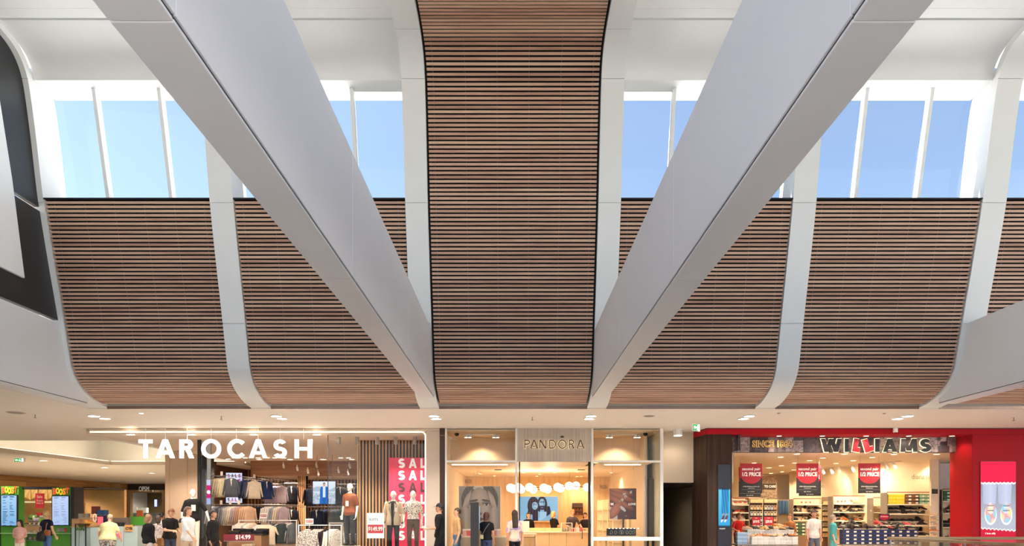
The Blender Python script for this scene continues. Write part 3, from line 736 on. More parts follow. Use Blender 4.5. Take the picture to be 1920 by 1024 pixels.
m = MB(); m.box(x0-2, x1+3, 5.0, 5.2, 0, 3.6); m.build('interior_back', mat('olive_back', '#6b5836', 0.6), t)
m = MB(); m.box(x0-2, x1+3, 0.3, 5.2, 3.3, 3.4); m.build('interior_ceiling', mat('dim_ceiling', '#6a5c4c', 0.6), t)
m = MB(); m.box(fx0+0.4, fx0+1.5, 4.4, 5.0, 0, 2.6); m.build('tall_cabinet', mat('walnut_dark', '#3b2418', 0.5), t)
m = MB(); m.box(fx0+1.45, fx0+1.62, 1.0, 1.05, Z_(950, 52), Z_(937, 52)); m.build('blue_light_sign', mat('blue_sign', '#7f8cff', emit=2.5, var=0), t)
spot((fx0+1.4, 2.5, 3.25), 300, parent=t, size=2.8)
px = [270.5, 275.2, 280, 285.5]
sg = thing('optical_sign', 'thin metal letters OPSM on dark fascia', 'sign', (X_(275, D-0.1), D-0.1, Z_(917.5, D-0.1)))
sgm = mat('sign_metal', '#d9cfc0', 0.3, 0.4, emit=0.35)
text('OPSM', 0.52, sgm, sg, (-0.2, 0, 0), sx=0.8, width=(277-258)*D/F)
m = MB(); m.ell((0.46, 0, -0.13), 0.06, 0.01, 0.07, 10, 6); m.build('emblem_dot', sgm, sg)
text('eyes', 0.12, sgm, sg, (0.78, 0, -0.13), width=0.35, name='small_word')
for q, pxx in enumerate((243, 252, 262, 270)):
    o = MB(); o.box(-0.18, 0.18, 0, 0.3, 0, 0.4); o = o.build('display_card', mat('pale_card', '#e8ddc8', 0.5, emit=0.25), None); o.location = (X_(pxx, 53), 53+q*0.01, Z_(962, 53))
    tag(o, 'small pale display card on the optical counter, %s from left' % ORD(q+1), 'display card', 'optical display cards')
o = MB(); o.box(X_(241, 53), X_(300, 53), 52.7, 53.5, 0, Z_(962, 53)); o.build('optical_counter', mat('teal_counter', '#9fb9b4', 0.5)); tag(bpy.data.objects['optical_counter'], 'pale teal counter inside the optical shop', 'counter')

# juice bar ----------------------------------------------------------
D = 22.8
M_green = mat('juice_green', '#4f9a2e', 0.45, var=0.05); M_lime = mat('lime', '#8fc63a', 0.5)
jb = thing('juice_bar', 'green juice bar with menu screens and warm back counter', 'kiosk', (X_(68, D), D, 0))
jx = jb.location.x
def JX(px, d=D): return X_(px, d)-jx
m = MB(); m.box(JX(-60), JX(49), 0, 0.9, 0, Z_(1001, D)); bevel(m.build('counter', M_green, jb), 0.01)
m = MB(); m.box(JX(76), JX(134), 0, 0.9, 0, Z_(1001, D)); bevel(m.build('counter', M_green, jb), 0.01)
m = MB(); m.box(JX(49), JX(76), 0.1, 0.8, 0, Z_(1014, D)); m.build('counter_low', M_green, jb)
m = MB(); m.box(JX(-60), JX(134), -0.03, 0.5, Z_(1001, D), Z_(999.5, D)); m.build('counter_top', mat('pale_green_top', '#b9d8a0', 0.4), jb)
m = MB(); m.box(JX(36), JX(98), 0.15, 0.35, Z_(917, D), Z_(912.5, D)); m.build('header_bar', M_black, jb)
m = MB(); m.box(JX(-80), JX(150), 2.6, 2.75, 0, 2.42); m.build('back_wall', mat('warm_ply', '#b98a55', 0.6, var=0.08), jb)
m = MB(); m.box(JX(-80), JX(150), 0.9, 2.75, 2.42, 2.46); m.build('canopy', M_black, jb)
def sacks(u, v):
    c = mixc(hx('#e8b060'), hx('#c98a42'), abs(math.sin(u*11+math.sin(v*5))))
    if (u*7 % 1) < 0.07: c = hx('#5a3515')
    if v < 0.15+0.1*math.sin(u*9): c = mixc(c, hx('#4d2a10'), 0.6)
    return mixc(c, hx('#ffdf9a'), 0.35*v)
for a, e in ((35, 66), (66, 98), (137, 146)):
    wq = (e-a)*(D+2.3)/F; me = print_mesh('sack_picture', wq-0.03, 22*(D+2.3)/F, 26, 18, sacks, lit_print('backlit_sacks', 0.85)); inst('backlit_picture', me, jb, (JX((a+e)/2, D+2.3), 2.45, Z_(938, D+2.3)))
m = MB(); m.box(JX(34, D+2.2), JX(100, D+2.2), 2.0, 2.5, Z_(943, D+2.2), Z_(940, D+2.2)); m.build('back_shelf', mat('shelf_lit', '#e8d4a0', 0.4, emit=0.5), jb)
m = MB(); m.box(JX(137, D+2.2), JX(147, D+2.2), 2.0, 2.5, Z_(943, D+2.2), Z_(940, D+2.2)); m.build('back_shelf', mat('shelf_lit', '#e8d4a0', 0.4, emit=0.5), jb)
spot((0.0, 1.6, 2.38), 110, parent=jb, size=2.7); spot((-1.2, -0.6, 3.3), 160, parent=jb, size=2.4)
def menu(u, v):
    c = mixc(hx('#7fb0dd'), hx('#a9d2f2'), v) if True else c
    for col in (0.1, 0.55):
        if col < u < col+0.36:
            r = v*24; 
            if (r % 1) < 0.35 and hsh(int(r), int(col*10)) > 0.25 and u < col+0.12+0.24*hsh(int(r)+7, int(col*9)): c = mixc(c, hx('#2f4a72'), 0.75)
    for row in (0.95, 0.46):
        if abs(v-row) < 0.012 and (0.1 < u < 0.4 or 0.55 < u < 0.85): c = hx('#1e3c7a')
    return c
def menu2(u, v): c = menu(1-u if v < 0.3 else u, v); return mixc(c, hx('#cfcff4'), 0.55)
for a, e, top, s0, s1, fn, lb in ((2.5, 36, 912, 929.5, 985.5, menu, 0), (98, 133, 914.5, 931, 984.5, menu2, 1)):
    m = MB(); m.box(JX(a), JX(e), -0.02, 0.25, Z_(1001, D), Z_(top, D)); p = m.build('screen_pillar', M_green, jb)
    m = MB(); m.box(JX(a+1), JX(e-1), -0.06, -0.02, Z_(s1+1.5, D), Z_(s0-1.5, D)); bz = m.build('bezel', M_black, p)
    me = print_mesh('menu_screen', (e-a-5)*D/F, (s1-s0)*D/F, 44, 96, fn, lit_print('menu_lit', 0.8)); inst('menu_screen', me, p, (JX((a+e)/2), -0.065, Z_(s1, D)))
    zz = Z_((top+s0)/2-0.5, D)
    for q, (ch, c) in enumerate(zip('BOOST', ('#e8583a', '#f3d42f', '#f3d42f', '#f08a35', '#e4542f'))):
        w = (e-a)*0.86*D/F/5; xx = JX(a)+(e-a)*0.07*D/F+w*(q+0.5)
        o = text(ch, 0.27, mat('juice_letter_'+c[1:], c, 0.4, emit=0.5), p, (xx, -0.04, zz+0.02*math.sin(q*2)), bold=0.012, width=w*1.02, name='sign_letter')
m = MB(); m.box(JX(-6), JX(2), -0.02, 0.6, 0, Z_(912, D)); m.build('side_post', M_black, jb)
m = MB(); m.box(JX(133.2), JX(139.5), -0.02, 0.5, 0, Z_(913, D)); m.build('side_post', M_black, jb)
# red sale card
t = thing('sale_card', 'red sale card hanging over the juice bar counter', 'sign', P(74.5, 953, D+0.2)); w = 17*D/F
m = MB(); m.box(-w/2, w/2, 0, 0.01, 0, 28*D/F); m.build('card', mat('red_card', '#c0202e', 0.5), t)
M_wtext = mat('white_lettering', '#f4efe8', 0.5, var=0, emit=0.15); M_cream_t = mat('cream_lettering', '#f1dfb8', 0.5, var=0)
text('Sale', 0.12, M_cream_t, t, (0, -0.004, 0.38)); text("Don't", 0.09, M_cream_t, t, (0, -0.004, 0.25)); text('miss it', 0.09, M_cream_t, t, (0, -0.004, 0.17))
m = MB(); m.tube([(0, 0, 0.49), (0, 0, 0.66)], 0.006, 6); m.build('cord', M_metal, t)
o = MB(); o.box(-0.1, 0.1, 0, 0.01, 0, 0.1); o = o.build('small_red_ticket', mat('red_card', '#c0202e')); o.location = P(74, 967, D+0.2); tag(o, 'small red price ticket below the sale card', 'sign')
# glass display case with fruit tubs
t = thing('display_case', 'glass display case of snacks in the juice bar counter', 'display case', (JX(62)+jx, D, Z_(1014, D)))
w = 27*D/F
for q in range(3): m = MB(); m.box(-w/2, w/2, 0, 0.5, q*0.24, q*0.24+0.02); m.build('case_shelf', M_metal, t)
m = MB(); m.box(-w/2, w/2, -0.02, -0.012, 0, 0.6); m.build('glass_front', M_shopglass, t)
for r in range(3):
    for q in range(6):
        o = MB(); o.smooth = True; o.ell((0, 0, 0.05), 0.045, 0.045, 0.05, 8, 6); o = o.build('snack_tub', mat('tub_%d' % ((q+r) % 3), ['#e8d9b8', '#c9bfae', '#d8b06a'][(q+r) % 3], 0.5)); o.location = (JX(62)+jx-w/2+0.06+q*0.075, D+0.12+0.1*(q % 2), Z_(1014, D)+r*0.24+0.02)
        tag(o, 'small snack tub in the display case, %s shelf, %s from left' % (['low', 'middle', 'high'][r], ORD(q+1)), 'tub', 'snack tubs in the display case')
def heap(nm, label, group, cols, x0, x1, y, z, n, r, seed):
    rr = random.Random(seed)
    for q in range(n):
        m = MB(); m.smooth = True; k = r*(0.8+0.5*rr.random()); m.ell((0, 0, k*0.9), k, k, k*0.92, 10, 7); c = cols[q % len(cols)]
        o = m.build(nm, mat(nm+'_'+c[1:], c, 0.5)); u = (q+0.5)/n; o.location = (x0+(x1-x0)*u, y+0.12*(rr.random()-0.5), z+(0.0 if q % 2 else r*1.1)); tag(o, '%s, %s from left' % (label, ORD(q+1)), nm.replace('_', ' '), group)
heap('fruit', 'piece of fruit heaped on the juice bar counter', 'fruit heaped on the juice bar', ['#e9e2d0', '#d8cfb4', '#7ba33a', '#c7a6cf'], JX(42)+jx, JX(66)+jx, D+0.3, Z_(980, D), 9, 0.085, 3)
o = MB(); o.box(JX(42)+jx, JX(82)+jx, D+0.1, D+0.6, Z_(983, D), Z_(981, D)); tag(o.build('fruit_tray', mat('dark_tray', '#33302c', 0.5)), 'dark tray carrying fruit above the display case', 'tray')
for q, pxx in enumerate((66, 70, 74)):
    o = MB(); o.cyl((0, 0), 0.05, 0, 0.15, 12, 0.065); o = o.build('green_cup', M_lime); o.location = (JX(pxx)+jx, D+0.25, Z_(981, D)); tag(o, 'lime green cup on the fruit tray, %s from left' % ORD(q+1), 'cup', 'green juice cups')
t = thing('counter_screen', 'tilted red and grey picture panel on the juice counter', 'screen', P(116, 997, D-0.05)); me = print_mesh('picture_panel', 18*D/F, 13*D/F, 16, 12, lambda u, v: hx('#b23b45') if (u > 0.7 or v > 0.85) else mixc(hx('#a9a6a8'), hx('#6d6c70'), hsh(int(u*9), int(v*7))), M_print)
inst('picture_face', me, t, (0, 0, 0), (-0.25, 0, 0)); m = MB(); m.obox((0, 0.06, 0.1), 0.14, 0.02, 0.1, (-0.25, 0, 0)); m.build('stand_back', M_black, t)
for q in range(7):
    o = MB(); o.cyl((0, 0), 0.045, 0, 0.11, 10, 0.055); c = ['#3c7bb0', '#7fb5d8', '#5d9a4a'][q % 3]; o = o.build('smoothie_cup', mat('cup_'+c[1:], c, 0.4)); o.location = (JX(4+q*3)+jx, D+0.12+0.06*(q % 2), Z_(999.5, D)); tag(o, '%s cup lined up on the juice counter, %s from left' % (['dark blue', 'light blue', 'green'][q % 3], ORD(q+1)), 'cup', 'smoothie cups on the counter')

# pale blue counter kiosk -------------------------------------------
D = 21.6
M_pblue = mat('pale_blue_panel', '#b9cfd0', 0.5, var=0.03)
t = thing('counter_kiosk', 'pale blue panelled counter kiosk in the corridor', 'kiosk', (X_(190, D), D, 0)); kx = t.location.x
for a, e in ((133.5, 148), (148, 162), (162, 178), (178, 196), (196, 216), (216, 240), (240, 266)):
    m = MB(); m.box(X_(a, D)-kx+0.006, X_(e, D)-kx-0.006, 0 if a < 178 else -0.25, 1.2, 0, Z_(989 if a < 216 else 987, D)); bevel(m.build('front_panel', M_pblue, t), 0.008)
m = MB(); m.box(X_(133, D)-kx, X_(178, D)-kx, -0.03, 1.2, Z_(989, D), Z_(987.5, D)); m.build('worktop', mat('tan_top', '#c8a67c', 0.5), t)
m = MB(); m.box(X_(232, D)-kx, X_(266, D)-kx, 0.3, 0.4, Z_(985, D), Z_(969, D)); m.build('green_band', M_green, t)
m = MB(); m.box(X_(208, D)-kx, X_(236, D)-kx, 0.1, 0.5, Z_(987, D), Z_(971, D)); m.build('grey_hutch', mat('hutch_grey', '#7a6a60', 0.6), t)
for q in range(5):
    m = MB(); m.obox((X_(214+q*5, D)-kx, -0.1, Z_(985, D)), 0.035, 0.02, 0.09, (0, 0.35, 0)); m.build('bottle_rack', M_black, t)
m = MB(); m.box(X_(243, D)-kx, X_(258.5, D)-kx, -0.28, -0.27, Z_(996, D), Z_(984, D)); cd_ = m.build('orange_card', mat('orange_card', '#e0a868', 0.5), t)
text('CYB', 0.11, M_black, t, (X_(251, D)-kx, -0.285, Z_(991, D)), bold=0.006)
M_pink = mat('neon_pink', '#f0606a', 0.4, emit=0.5)
m = MB(); m.box(X_(217, D)-kx, X_(232, D)-kx, -0.28, -0.265, Z_(1005.5, D), Z_(1000, D)); ar = m.build('pink_arrow', M_pink, t)
m = MB(); m.prism([(X_(232, D)-kx, Z_(1010, D)), (X_(237, D)-kx, Z_(1008, D)), (X_(237, D)-kx, Z_(998, D)), (X_(232, D)-kx, Z_(996, D))], -0.28, -0.265, 'y'); m.build('arrow_fin', M_pink, t)
t = thing('plant_stand', 'black metal frame stand with a trailing green plant', 'stand', (X_(150.5, D-0.3), D-0.3, 0))
for pxx in (141, 160):
    m = MB(); m.box(X_(pxx-0.8, D-0.3)-t.location.x, X_(pxx+0.8, D-0.3)-t.location.x, 0, 0.025, 0, Z_(983, D-0.3)); m.build('post', M_black, t)
m = MB(); m.box(X_(140.2, D-0.3)-t.location.x, X_(160.8, D-0.3)-t.location.x, 0, 0.2, Z_(983.5, D-0.3), Z_(982.2, D-0.3)); m.build('tray', M_black, t)
rr = random.Random(5); M_leaf = mat('leaf', '#4d7a36', 0.6, var=0.2)
for q in range(26):
    a = rr.random()*6.28; c = Vector((X_(144+rr.random()*10, D-0.3)-t.location.x, -0.03+0.2*rr.random(), Z_(985+rr.random()*9, D-0.3))); m = MB(); m.obox(c, 0.035, 0.004, 0.018, (a, a*1.3, a*0.7)); m.build('leaf', M_leaf, t)
t = thing('fruit_bowl', 'terracotta bowl on the kiosk counter', 'bowl', P(157, 987.5, D+0.2)); m = MB(); m.smooth = True; m.loft([[(cos(2*pi*k/16)*r, sin(2*pi*k/16)*r, z) for k in range(16)] for r, z in ((0.1, 0), (0.16, 0.03), (0.2, 0.08), (0.185, 0.08), (0.12, 0.03))]); m.build('bowl_body', mat('terracotta', '#b3562b', 0.6), t)
heap('orange', 'orange piled in the terracotta bowl', 'oranges in the bowl', ['#e08a35', '#e8b04a'], X_(151, D), X_(165, D), D+0.2, Z_(983.5, D), 8, 0.05, 8)
for pxx, n in ((152, 5), (164, 5)):
    for q in range(n):
        o = MB(); o.cyl((0, 0), 0.075, 0, 0.035, 14, 0.082); o = o.build('paper_lid_stack', mat('grey_tub', '#a8a39c', 0.6)); o.location = P(pxx, 973.5-q*2.1, D+0.8); tag(o, 'grey paper tub in the %s kiosk stack, %s from the bottom' % ('first' if pxx < 160 else 'second', ORD(q+1)), 'tub', 'stacked grey tubs')
for a, e, y0, y1, c, lb in ((182, 195.5, 956, 966, '#1f5a8c', 'bright blue carton behind the kiosk counter'), (180, 199, 966, 980, '#1c2c50', 'navy blue carton under the bright blue one'), (134, 149, 972.5, 987.5, '#d0a070', 'tan patterned carton at the kiosk counter end'), (171, 180, 949, 964, '#7d3226', 'framed emblem card leaning behind the kiosk'), (150, 170, 970.5, 974, '#c9b18f', 'long tan board across the kiosk')):
    o = MB(); o.box(-(e-a)*D/F/2, (e-a)*D/F/2, 0, 0.25, 0, (y1-y0)*D/F); o = bevel(o.build('carton', mat('carton_'+c[1:], c, 0.5, var=0.12)), 0.006); o.location = P((a+e)/2, y1, D+0.7); tag(o, lb, 'box')
t = thing('pink_sign', 'pink cut-out card sign with looped top on the kiosk', 'sign', P(185, 987, D-0.15)); w = 11*D/F
m = MB(); m.box(-w/2+0.05, w/2+0.04, 0, 0.02, 0.05, 0.3); bevel(m.build('card', M_pink, t), 0.02)
m = MB(); m.tube([(-0.12+0.05*cos(a), 0, 0.27+0.12*sin(a)) for a in [q*0.5 for q in range(13)]], 0.012, 6); m.build('loop', mat('pale_pink', '#f3c9c6', 0.4, emit=0.4), t)
t = thing('takeaway_poster', 'orange poster board standing before the optical shop', 'sign', P(262, 971, 25)); m = MB(); m.box(-0.12, 0.12, 0, 0.02, 0, 0.27); m.build('board', mat('orange_poster', '#d8743a', 0.5), t); m = MB(); m.tube([(0, 0.02, 0), (0, 0.02, -Z_(971, 25))], 0.012, 6); m.build('leg', M_metal, t)
# exit sign of the corridor, small lights
def exit_sign(label, loc, w, h, rz=0.0, arrow=-1):
    t = thing('exit_sign', label, 'exit sign', loc, rz)
    m = MB(); m.box(-w/2, w/2, 0, 0.05, 0, h); bevel(m.build('housing', M_alu, t), 0.006)
    g = mat('exit_green', '#159a4d', emit=0.8, var=0); wl = mat('exit_white', '#eafff0', emit=1.2, var=0)
    m = MB(); m.box(-w/2+0.01, w*0.18, -0.006, 0.0, 0.015, h-0.015); m.build('green_face', g, t)
    m = MB(); m.box(w*0.2, w*0.36, -0.006, 0.0, 0.015, h-0.015); m.build('white_face', wl, t)
    z = h/2; m = MB(); m.prism([(-w*0.42, z), (-w*0.28, z+h*0.28), (-w*0.28, z+h*0.1), (-w*0.08, z+h*0.1), (-w*0.08, z-h*0.1), (-w*0.28, z-h*0.1), (-w*0.28, z-h*0.28)], -0.011, -0.006, 'y'); m.build('arrow', wl, t)
    # running figure
    m = MB(); m.ell((w*0.06, -0.009, h*0.8), h*0.07, 0.003, h*0.07, 8, 6); m.obox((w*0.05, -0.009, h*0.55), h*0.06, 0.003, h*0.16, (0, 0.25, 0)); m.obox((w*0.09, -0.009, h*0.3), h*0.045, 0.003, h*0.16, (0, -0.5, 0)); m.obox((w*0.01, -0.009, h*0.3), h*0.045, 0.003, h*0.16, (0, 0.5, 0)); m.build('pictogram', wl, t)
    m = MB(); m.tube([(0, 0.025, h), (0, 0.025, (ZC if loc[1] < 22 else ZS)-loc[2])], 0.01, 6); m.build('hanger_rod', M_alu, t)
exit_sign('green exit sign hanging in the corridor above the juice bar', (X_(36.5, 26), 26, Z_(866.5, 26)), 0.4, 0.15)
for q, (px, py) in enumerate(((81, 863), (196, 876), (285, 886.5))):
    d = F*2.1/(CY-py)
    disc_light('corridor_downlight', ['small round light in the corridor soffit above the juice bar', 'small round light in the corridor soffit above the pale kiosk', 'small round light above the optical sign'][q], (X_(px, d), d, ZS), 0.13, group='corridor downlights', lamp=M_lamp_s, energy=650, col=(1, 0.88, 0.72))

for yy in (31, 38, 45): spot((-22.5, yy, ZS-0.05), 420, (1, 0.86, 0.68), size=2.7, radius=0.2)  # spots without fittings, added to brighten the corridor and its planks
# ------------------------------------------------------------------ menswear shop
D0 = 19.57
M_portal = mat('taupe_portal', '#c4b3a3', 0.5, var=0.015); M_bronze = mat('dark_bronze', '#3a2317', 0.28, 0.3, var=0.05)
M_shopceil = mat('shop_ceiling', '#d9c8b8', 0.6, var=0.01); M_vslat = wood_mat('shop_timber_slat', '#9a6b42', '#b5865a', '#c79a6c', sx=0.5, syz=10, along='z')
M_shopfloor = mat('shop_floor', '#9c8571', 0.35, var=0.06)
ZI = 3.84
tp = thing('shop_portal', 'taupe portal frame with glowing edge around the menswear shop', 'portal', (X_(500, D0), D0, 0)); px0 = tp.location.x
def TX(px, d=D0): return X_(px, d)-px0
m = MB(); m.box(TX(166), TX(825), 0.0, 0.45, Z_(808.5, D0), ZC-0.005); bevel(m.build('fascia', M_portal, tp), 0.02)
m = MB(); m.box(TX(799.5), TX(825), 0.0, 0.6, 0, Z_(808.5, D0)); m.build('pier', M_portal, tp)
pts = [(TX(168), 0.02, Z_(810, D0)), (TX(790), 0.02, Z_(810, D0))] + [(TX(790)+0.115*sin(a), 0.02, Z_(810, D0)-0.115*(1-cos(a))) for a in [pi/2*q/6 for q in range(1, 7)]] + [(TX(797.6), 0.02, 0)]
m = MB(); m.tube(pts, 0.02, 6); m.build('led_line', mat('led_line', '#fff1d0', emit=1.6, var=0), tp)
t = thing('wall_bronze', 'dark bronze pilaster between menswear and jewellery shops', None, (X_(829.5, D0), D0, 0), kind='structure')
m = MB(); m.box(-0.075, 0.075, -0.02, 0.5, 0, ZC-0.002); bevel(m.build('pilaster', M_bronze, t), 0.004)
m = MB(); m.box(-0.077, 0.077, -0.024, 0.0, Z_(817.5, D0), Z_(816, D0)); m.build('pilaster_band', mat('bronze_light', '#8a5a3a', 0.3, 0.4), t)
# interior shell
b = MB(); b.box(-12.3, -2.1, 20.02, 34.2, ZI, ZI+0.1); b.box(-12.32, -12.25, 19.6, 30.5, ZI, ZC); b.box(-11.5, -2.1, 30.1, 34.2, 3.2, 3.28); b.build('ceiling_menswear', M_shopceil)['kind'] = 'structure'
b = MB(); b.box(-13.4, -2.1, 20.0, 34, 0, 0.012); b.build('floor_menswear', M_shopfloor)['kind'] = 'structure'
b = MB(); b.box(-2.25, -2.1, 20.0, 34, 0, ZI); b.build('wall_menswear_side', M_portal)['kind'] = 'structure'
b = MB(); b.box(-13.4, -2.1, 34.0, 34.15, 0, ZI); b.box(-13.4, -13.25, 27.8, 34.0, 0, ZI); b.build('wall_menswear_back', mat('dark_timber_back', '#4a2f1e', 0.7))['kind'] = 'structure'
t = thing('wall_menswear_slats', 'vertical timber battens lining the menswear shop', None, (-9, 33.9, 0), kind='structure')
m = MB()
for q in range(66): m.box(-4.2+q*0.165, -4.2+q*0.165+0.075, 0, 0.08, 0, ZI)
o = m.build('battens', M_vslat, t); o['kind'] = 'stuff'
d = 30.0; t = thing('trim_2', 'brown timber bulkhead with spotlights inside the menswear shop', None, (X_(570, d), d, 3.2), kind='structure')
m = MB(); m.box(X_(470, d)-t.location.x, X_(860, d)-t.location.x, 0, 0.12, -0.02, ZI-3.2); m.build('bulkhead', wood_mat('bulkhead_wood', '#7a5238', '#8f6446', '#a07552', sx=0.6, syz=8, rnd=False), t)
d = 30.25; t = thing('slat_column', 'column of orange timber battens beside dark suits', 'column', (X_(565.5, d), d, 0)); w = 17*d/F
m = MB(); m.box(-w/2+0.02, w/2-0.02, 0.03, 0.35, 0, 3.2); m.build('core', M_backing, t)
for q in range(5):
    m = MB(); m.box(-w/2+q*w/5+0.008, -w/2+(q+1)*w/5-0.022, 0, 0.04, 0, 3.2); m.build('batten', M_vslat, t)
# beige column left of the racks
d = 27.0; t = thing('wall_column', 'beige panelled column beside the menswear racks', None, (X_(343, d), d, 0), kind='structure'); hw = 33.5*d/F
M_beige = mat('beige_panel', '#d3b89d', 0.5, var=0.02)
for a, e in ((-1, -0.76), (-0.745, 0.235), (0.25, 0.9)):
    m = MB(); m.box(a*hw, e*hw, 0, 0.8, 0, ZC); m.build('column_panel', M_beige, t)
m = MB(); m.box(0.9*hw, 1.25*hw, 0.02, 0.8, 0, ZC); m.build('column_reveal', M_dark, t)
m = MB(); m.box(-hw, hw, 0.03, 0.8, 0, ZI-0.01); m.build('column_core', M_metal, t)
# glass screen beside the entrance with light box strip
d = 21.2; t = thing('entrance_screen', 'narrow glass screen in dark frame at the menswear entrance', 'glass screen', (X_(383, d), d, 0))
m = MB(); m.box(X_(370, d)-t.location.x, X_(376, d)-t.location.x, 0, 0.06, 0, ZI); m.build('frame_post', M_dark, t)
m = MB(); m.box(X_(376, d)-t.location.x, X_(388, d)-t.location.x, 0.02, 0.035, 0, ZI); m.build('pane', M_shopglass, t)
wq = 7.5*d/F
def strip_print(u, v):
    if v > 0.78: return hx('#cfd9f4')
    if v > 0.26: return hx('#d8207a')
    return hx('#aebcec')
me = print_mesh('light_strip', wq, 46*d/F, 4, 30, strip_print, lit_print('strip_lit', 0.7)); o = inst('light_strip', me, t, (X_(391.5, d)-t.location.x, -0.01, Z_(946, d)))
text('e', 0.2, M_wtext, t, (X_(391.5, d)-t.location.x, -0.02, Z_(922, d)), bold=0.012)
m = MB(); m.box(X_(388, d)-t.location.x, X_(395, d)-t.location.x, 0, 0.05, 0, ZI); m.build('strip_housing', M_metal, t)
# illuminated sign letters, each on its own rod
d = 19.5; t = thing('shop_sign', 'glowing white letters TAROCASH hanging over the menswear entrance', 'sign', (X_(422, d), d, Z_(859, d)))
M_sign = mat('sign_white', '#ffffff', emit=0.95, var=0); M_return = mat('letter_return', '#c9c2bb', 0.4)
for ch, a, e in (('T', 259.5, 284.5), ('A', 291.5, 326.5), ('R', 336, 364), ('O', 377, 413.5), ('C', 426, 458), ('A', 466.5, 500.5), ('S', 512, 537), ('H', 552, 584.5)):
    o = letter(ch, 0.20, X_(a, d)-t.location.x, X_(e, d)-t.location.x, 0, 35*d/F, 0.0, 0.05, M_sign, t)
    xc = X_((a+e)/2, d)-t.location.x; m = MB(); m.tube([(xc, 0.03, 35*d/F), (xc, 0.03, ZI-t.location.z+0.2)], 0.008, 6); m.build('hanging_rod', M_alu, t)
# lights of the shop
DL = [(245, 813.5), (359, 813.7), (476, 813.8), (594, 813.7), (336, 860.5), (371, 865.8), (428, 860), (486, 860.3), (544, 860.6), (606, 860.4), (660, 860.4)]
for q, (px, py) in enumerate(DL):
    d = F*(ZI-EYE)/(CY-py); disc_light('shop_downlight', 'round warm downlight in the menswear ceiling, %s from left of the %s row' % (ORD(q % 4+1 if q < 4 else q-3), 'front' if q < 4 else 'second'), (X_(px, d), d, ZI), 0.11, group='menswear downlights', lamp=M_lamp_s, energy=260, col=(1, 0.84, 0.66))
for q, (px, py) in enumerate(((439, 872), (460, 876), (484, 880), (501, 883), (515, 889), (532, 892.5), (639, 895), (653, 895))):
    d = min(28.0, F*(ZI-EYE)/(CY-py)); disc_light('shop_downlight', 'round downlight far back in the menswear ceiling, %s from left' % ORD(q+1), (X_(px, d), d, ZI), 0.1, group='rear menswear downlights', lamp=M_lamp_s, energy=230, col=(1, 0.86, 0.72))
def spot_head(label, loc, group, m1=None, ln=0.16):
    t = thing('spotlight', label, 'spotlight', loc, group=group)
    m = MB(); m.cyl((0, 0), 0.018, 0, 0.1, 8); m.build('stem', m1 or M_alu, t); m = MB(); m.tube([(0, 0, 0), (0.05, -0.06, -ln)], 0.045, 10); h = m.build('lamp_head', m1 or M_alu, t)
for q, (px, py) in enumerate(((531, 871), (557, 876), (577, 881), (593, 870), (596, 885), (634, 880), (652, 884), (655, 871))):
    spot_head('small white spotlight on the brown bulkhead, %s from left' % ORD(q+1), (X_(px, 29.7), 29.7, Z_(py, 29.7)), 'bulkhead spotlights')
for q, px in enumerate((635, 670, 707, 742, 778)):
    t = thing('window_spotlight', 'grey cylinder spotlight over the menswear window, %s from left' % ORD(q+1), 'spotlight', (X_(px, 20.4), 20.4, ZI), group='window display spotlights')
    m = MB(); m.cyl((0, 0), 0.06, -0.22, 0, 12); m.build('lamp_body', mat('spot_grey', '#a9a6a2', 0.4), t); spot((0, -0.05, -0.26), 110, (1, 0.88, 0.72), size=1.6, parent=t, radius=0.04)
# window display -----------------------------------------------------
d = 21.3; t = thing('slat_screen', 'vertical timber slat screen behind the window mannequins', 'slat screen', (X_(736, d), d, 0)); n = 23; x0, x1 = X_(672, d)-t.location.x, X_(812, d)-t.location.x
m = MB(); m.box(x0, x1, 0.05, 0.09, 0, Z_(820, d)); m.build('backing', M_backing, t)
me = None
for q in range(n):
    if me is None: b = MB(); b.box(-0.024, 0.024, 0, 0.05, 0, Z_(820, d)); me = b.mesh('slat', M_vslat)
    inst('slat', me, t, (x0+0.04+(x1-x0-0.08)*q/(n-1), 0, 0))
m = MB(); m.box(x0-0.04, x0, -0.01, 0.09, 0, Z_(820, d)); m.build('edge_post', M_gold, t)
d = 20.95; t = thing('sale_banner', 'tall red SALE banner behind the two mannequins', 'banner', (X_(772, d), d, 0)); bx = t.location.x
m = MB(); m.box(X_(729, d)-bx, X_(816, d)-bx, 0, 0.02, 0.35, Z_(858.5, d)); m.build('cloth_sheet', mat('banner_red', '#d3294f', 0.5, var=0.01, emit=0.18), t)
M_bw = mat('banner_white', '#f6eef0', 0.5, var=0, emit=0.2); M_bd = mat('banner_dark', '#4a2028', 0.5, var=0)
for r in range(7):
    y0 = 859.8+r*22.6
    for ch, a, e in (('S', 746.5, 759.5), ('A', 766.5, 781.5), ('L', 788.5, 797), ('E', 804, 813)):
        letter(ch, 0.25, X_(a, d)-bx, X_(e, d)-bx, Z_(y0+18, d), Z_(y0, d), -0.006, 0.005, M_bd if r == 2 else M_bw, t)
d = 20.1; t = thing('price_board', 'white SUITS price board with red panel in the shop window', 'sign', (X_(704, d), d, 0)); w = 32.5*d/F
m = MB(); m.box(-w/2, w/2, 0, 0.02, Z_(1009.5, d), Z_(962, d)); m.build('board', mat('white_board', '#e4ebf0', 0.4, emit=0.25), t)
m = MB(); m.box(-w/2+0.03, w/2-0.03, -0.004, 0, Z_(1000, d), Z_(984, d)); m.build('red_panel', mat('panel_red', '#c5202f', 0.4, emit=0.15), t)
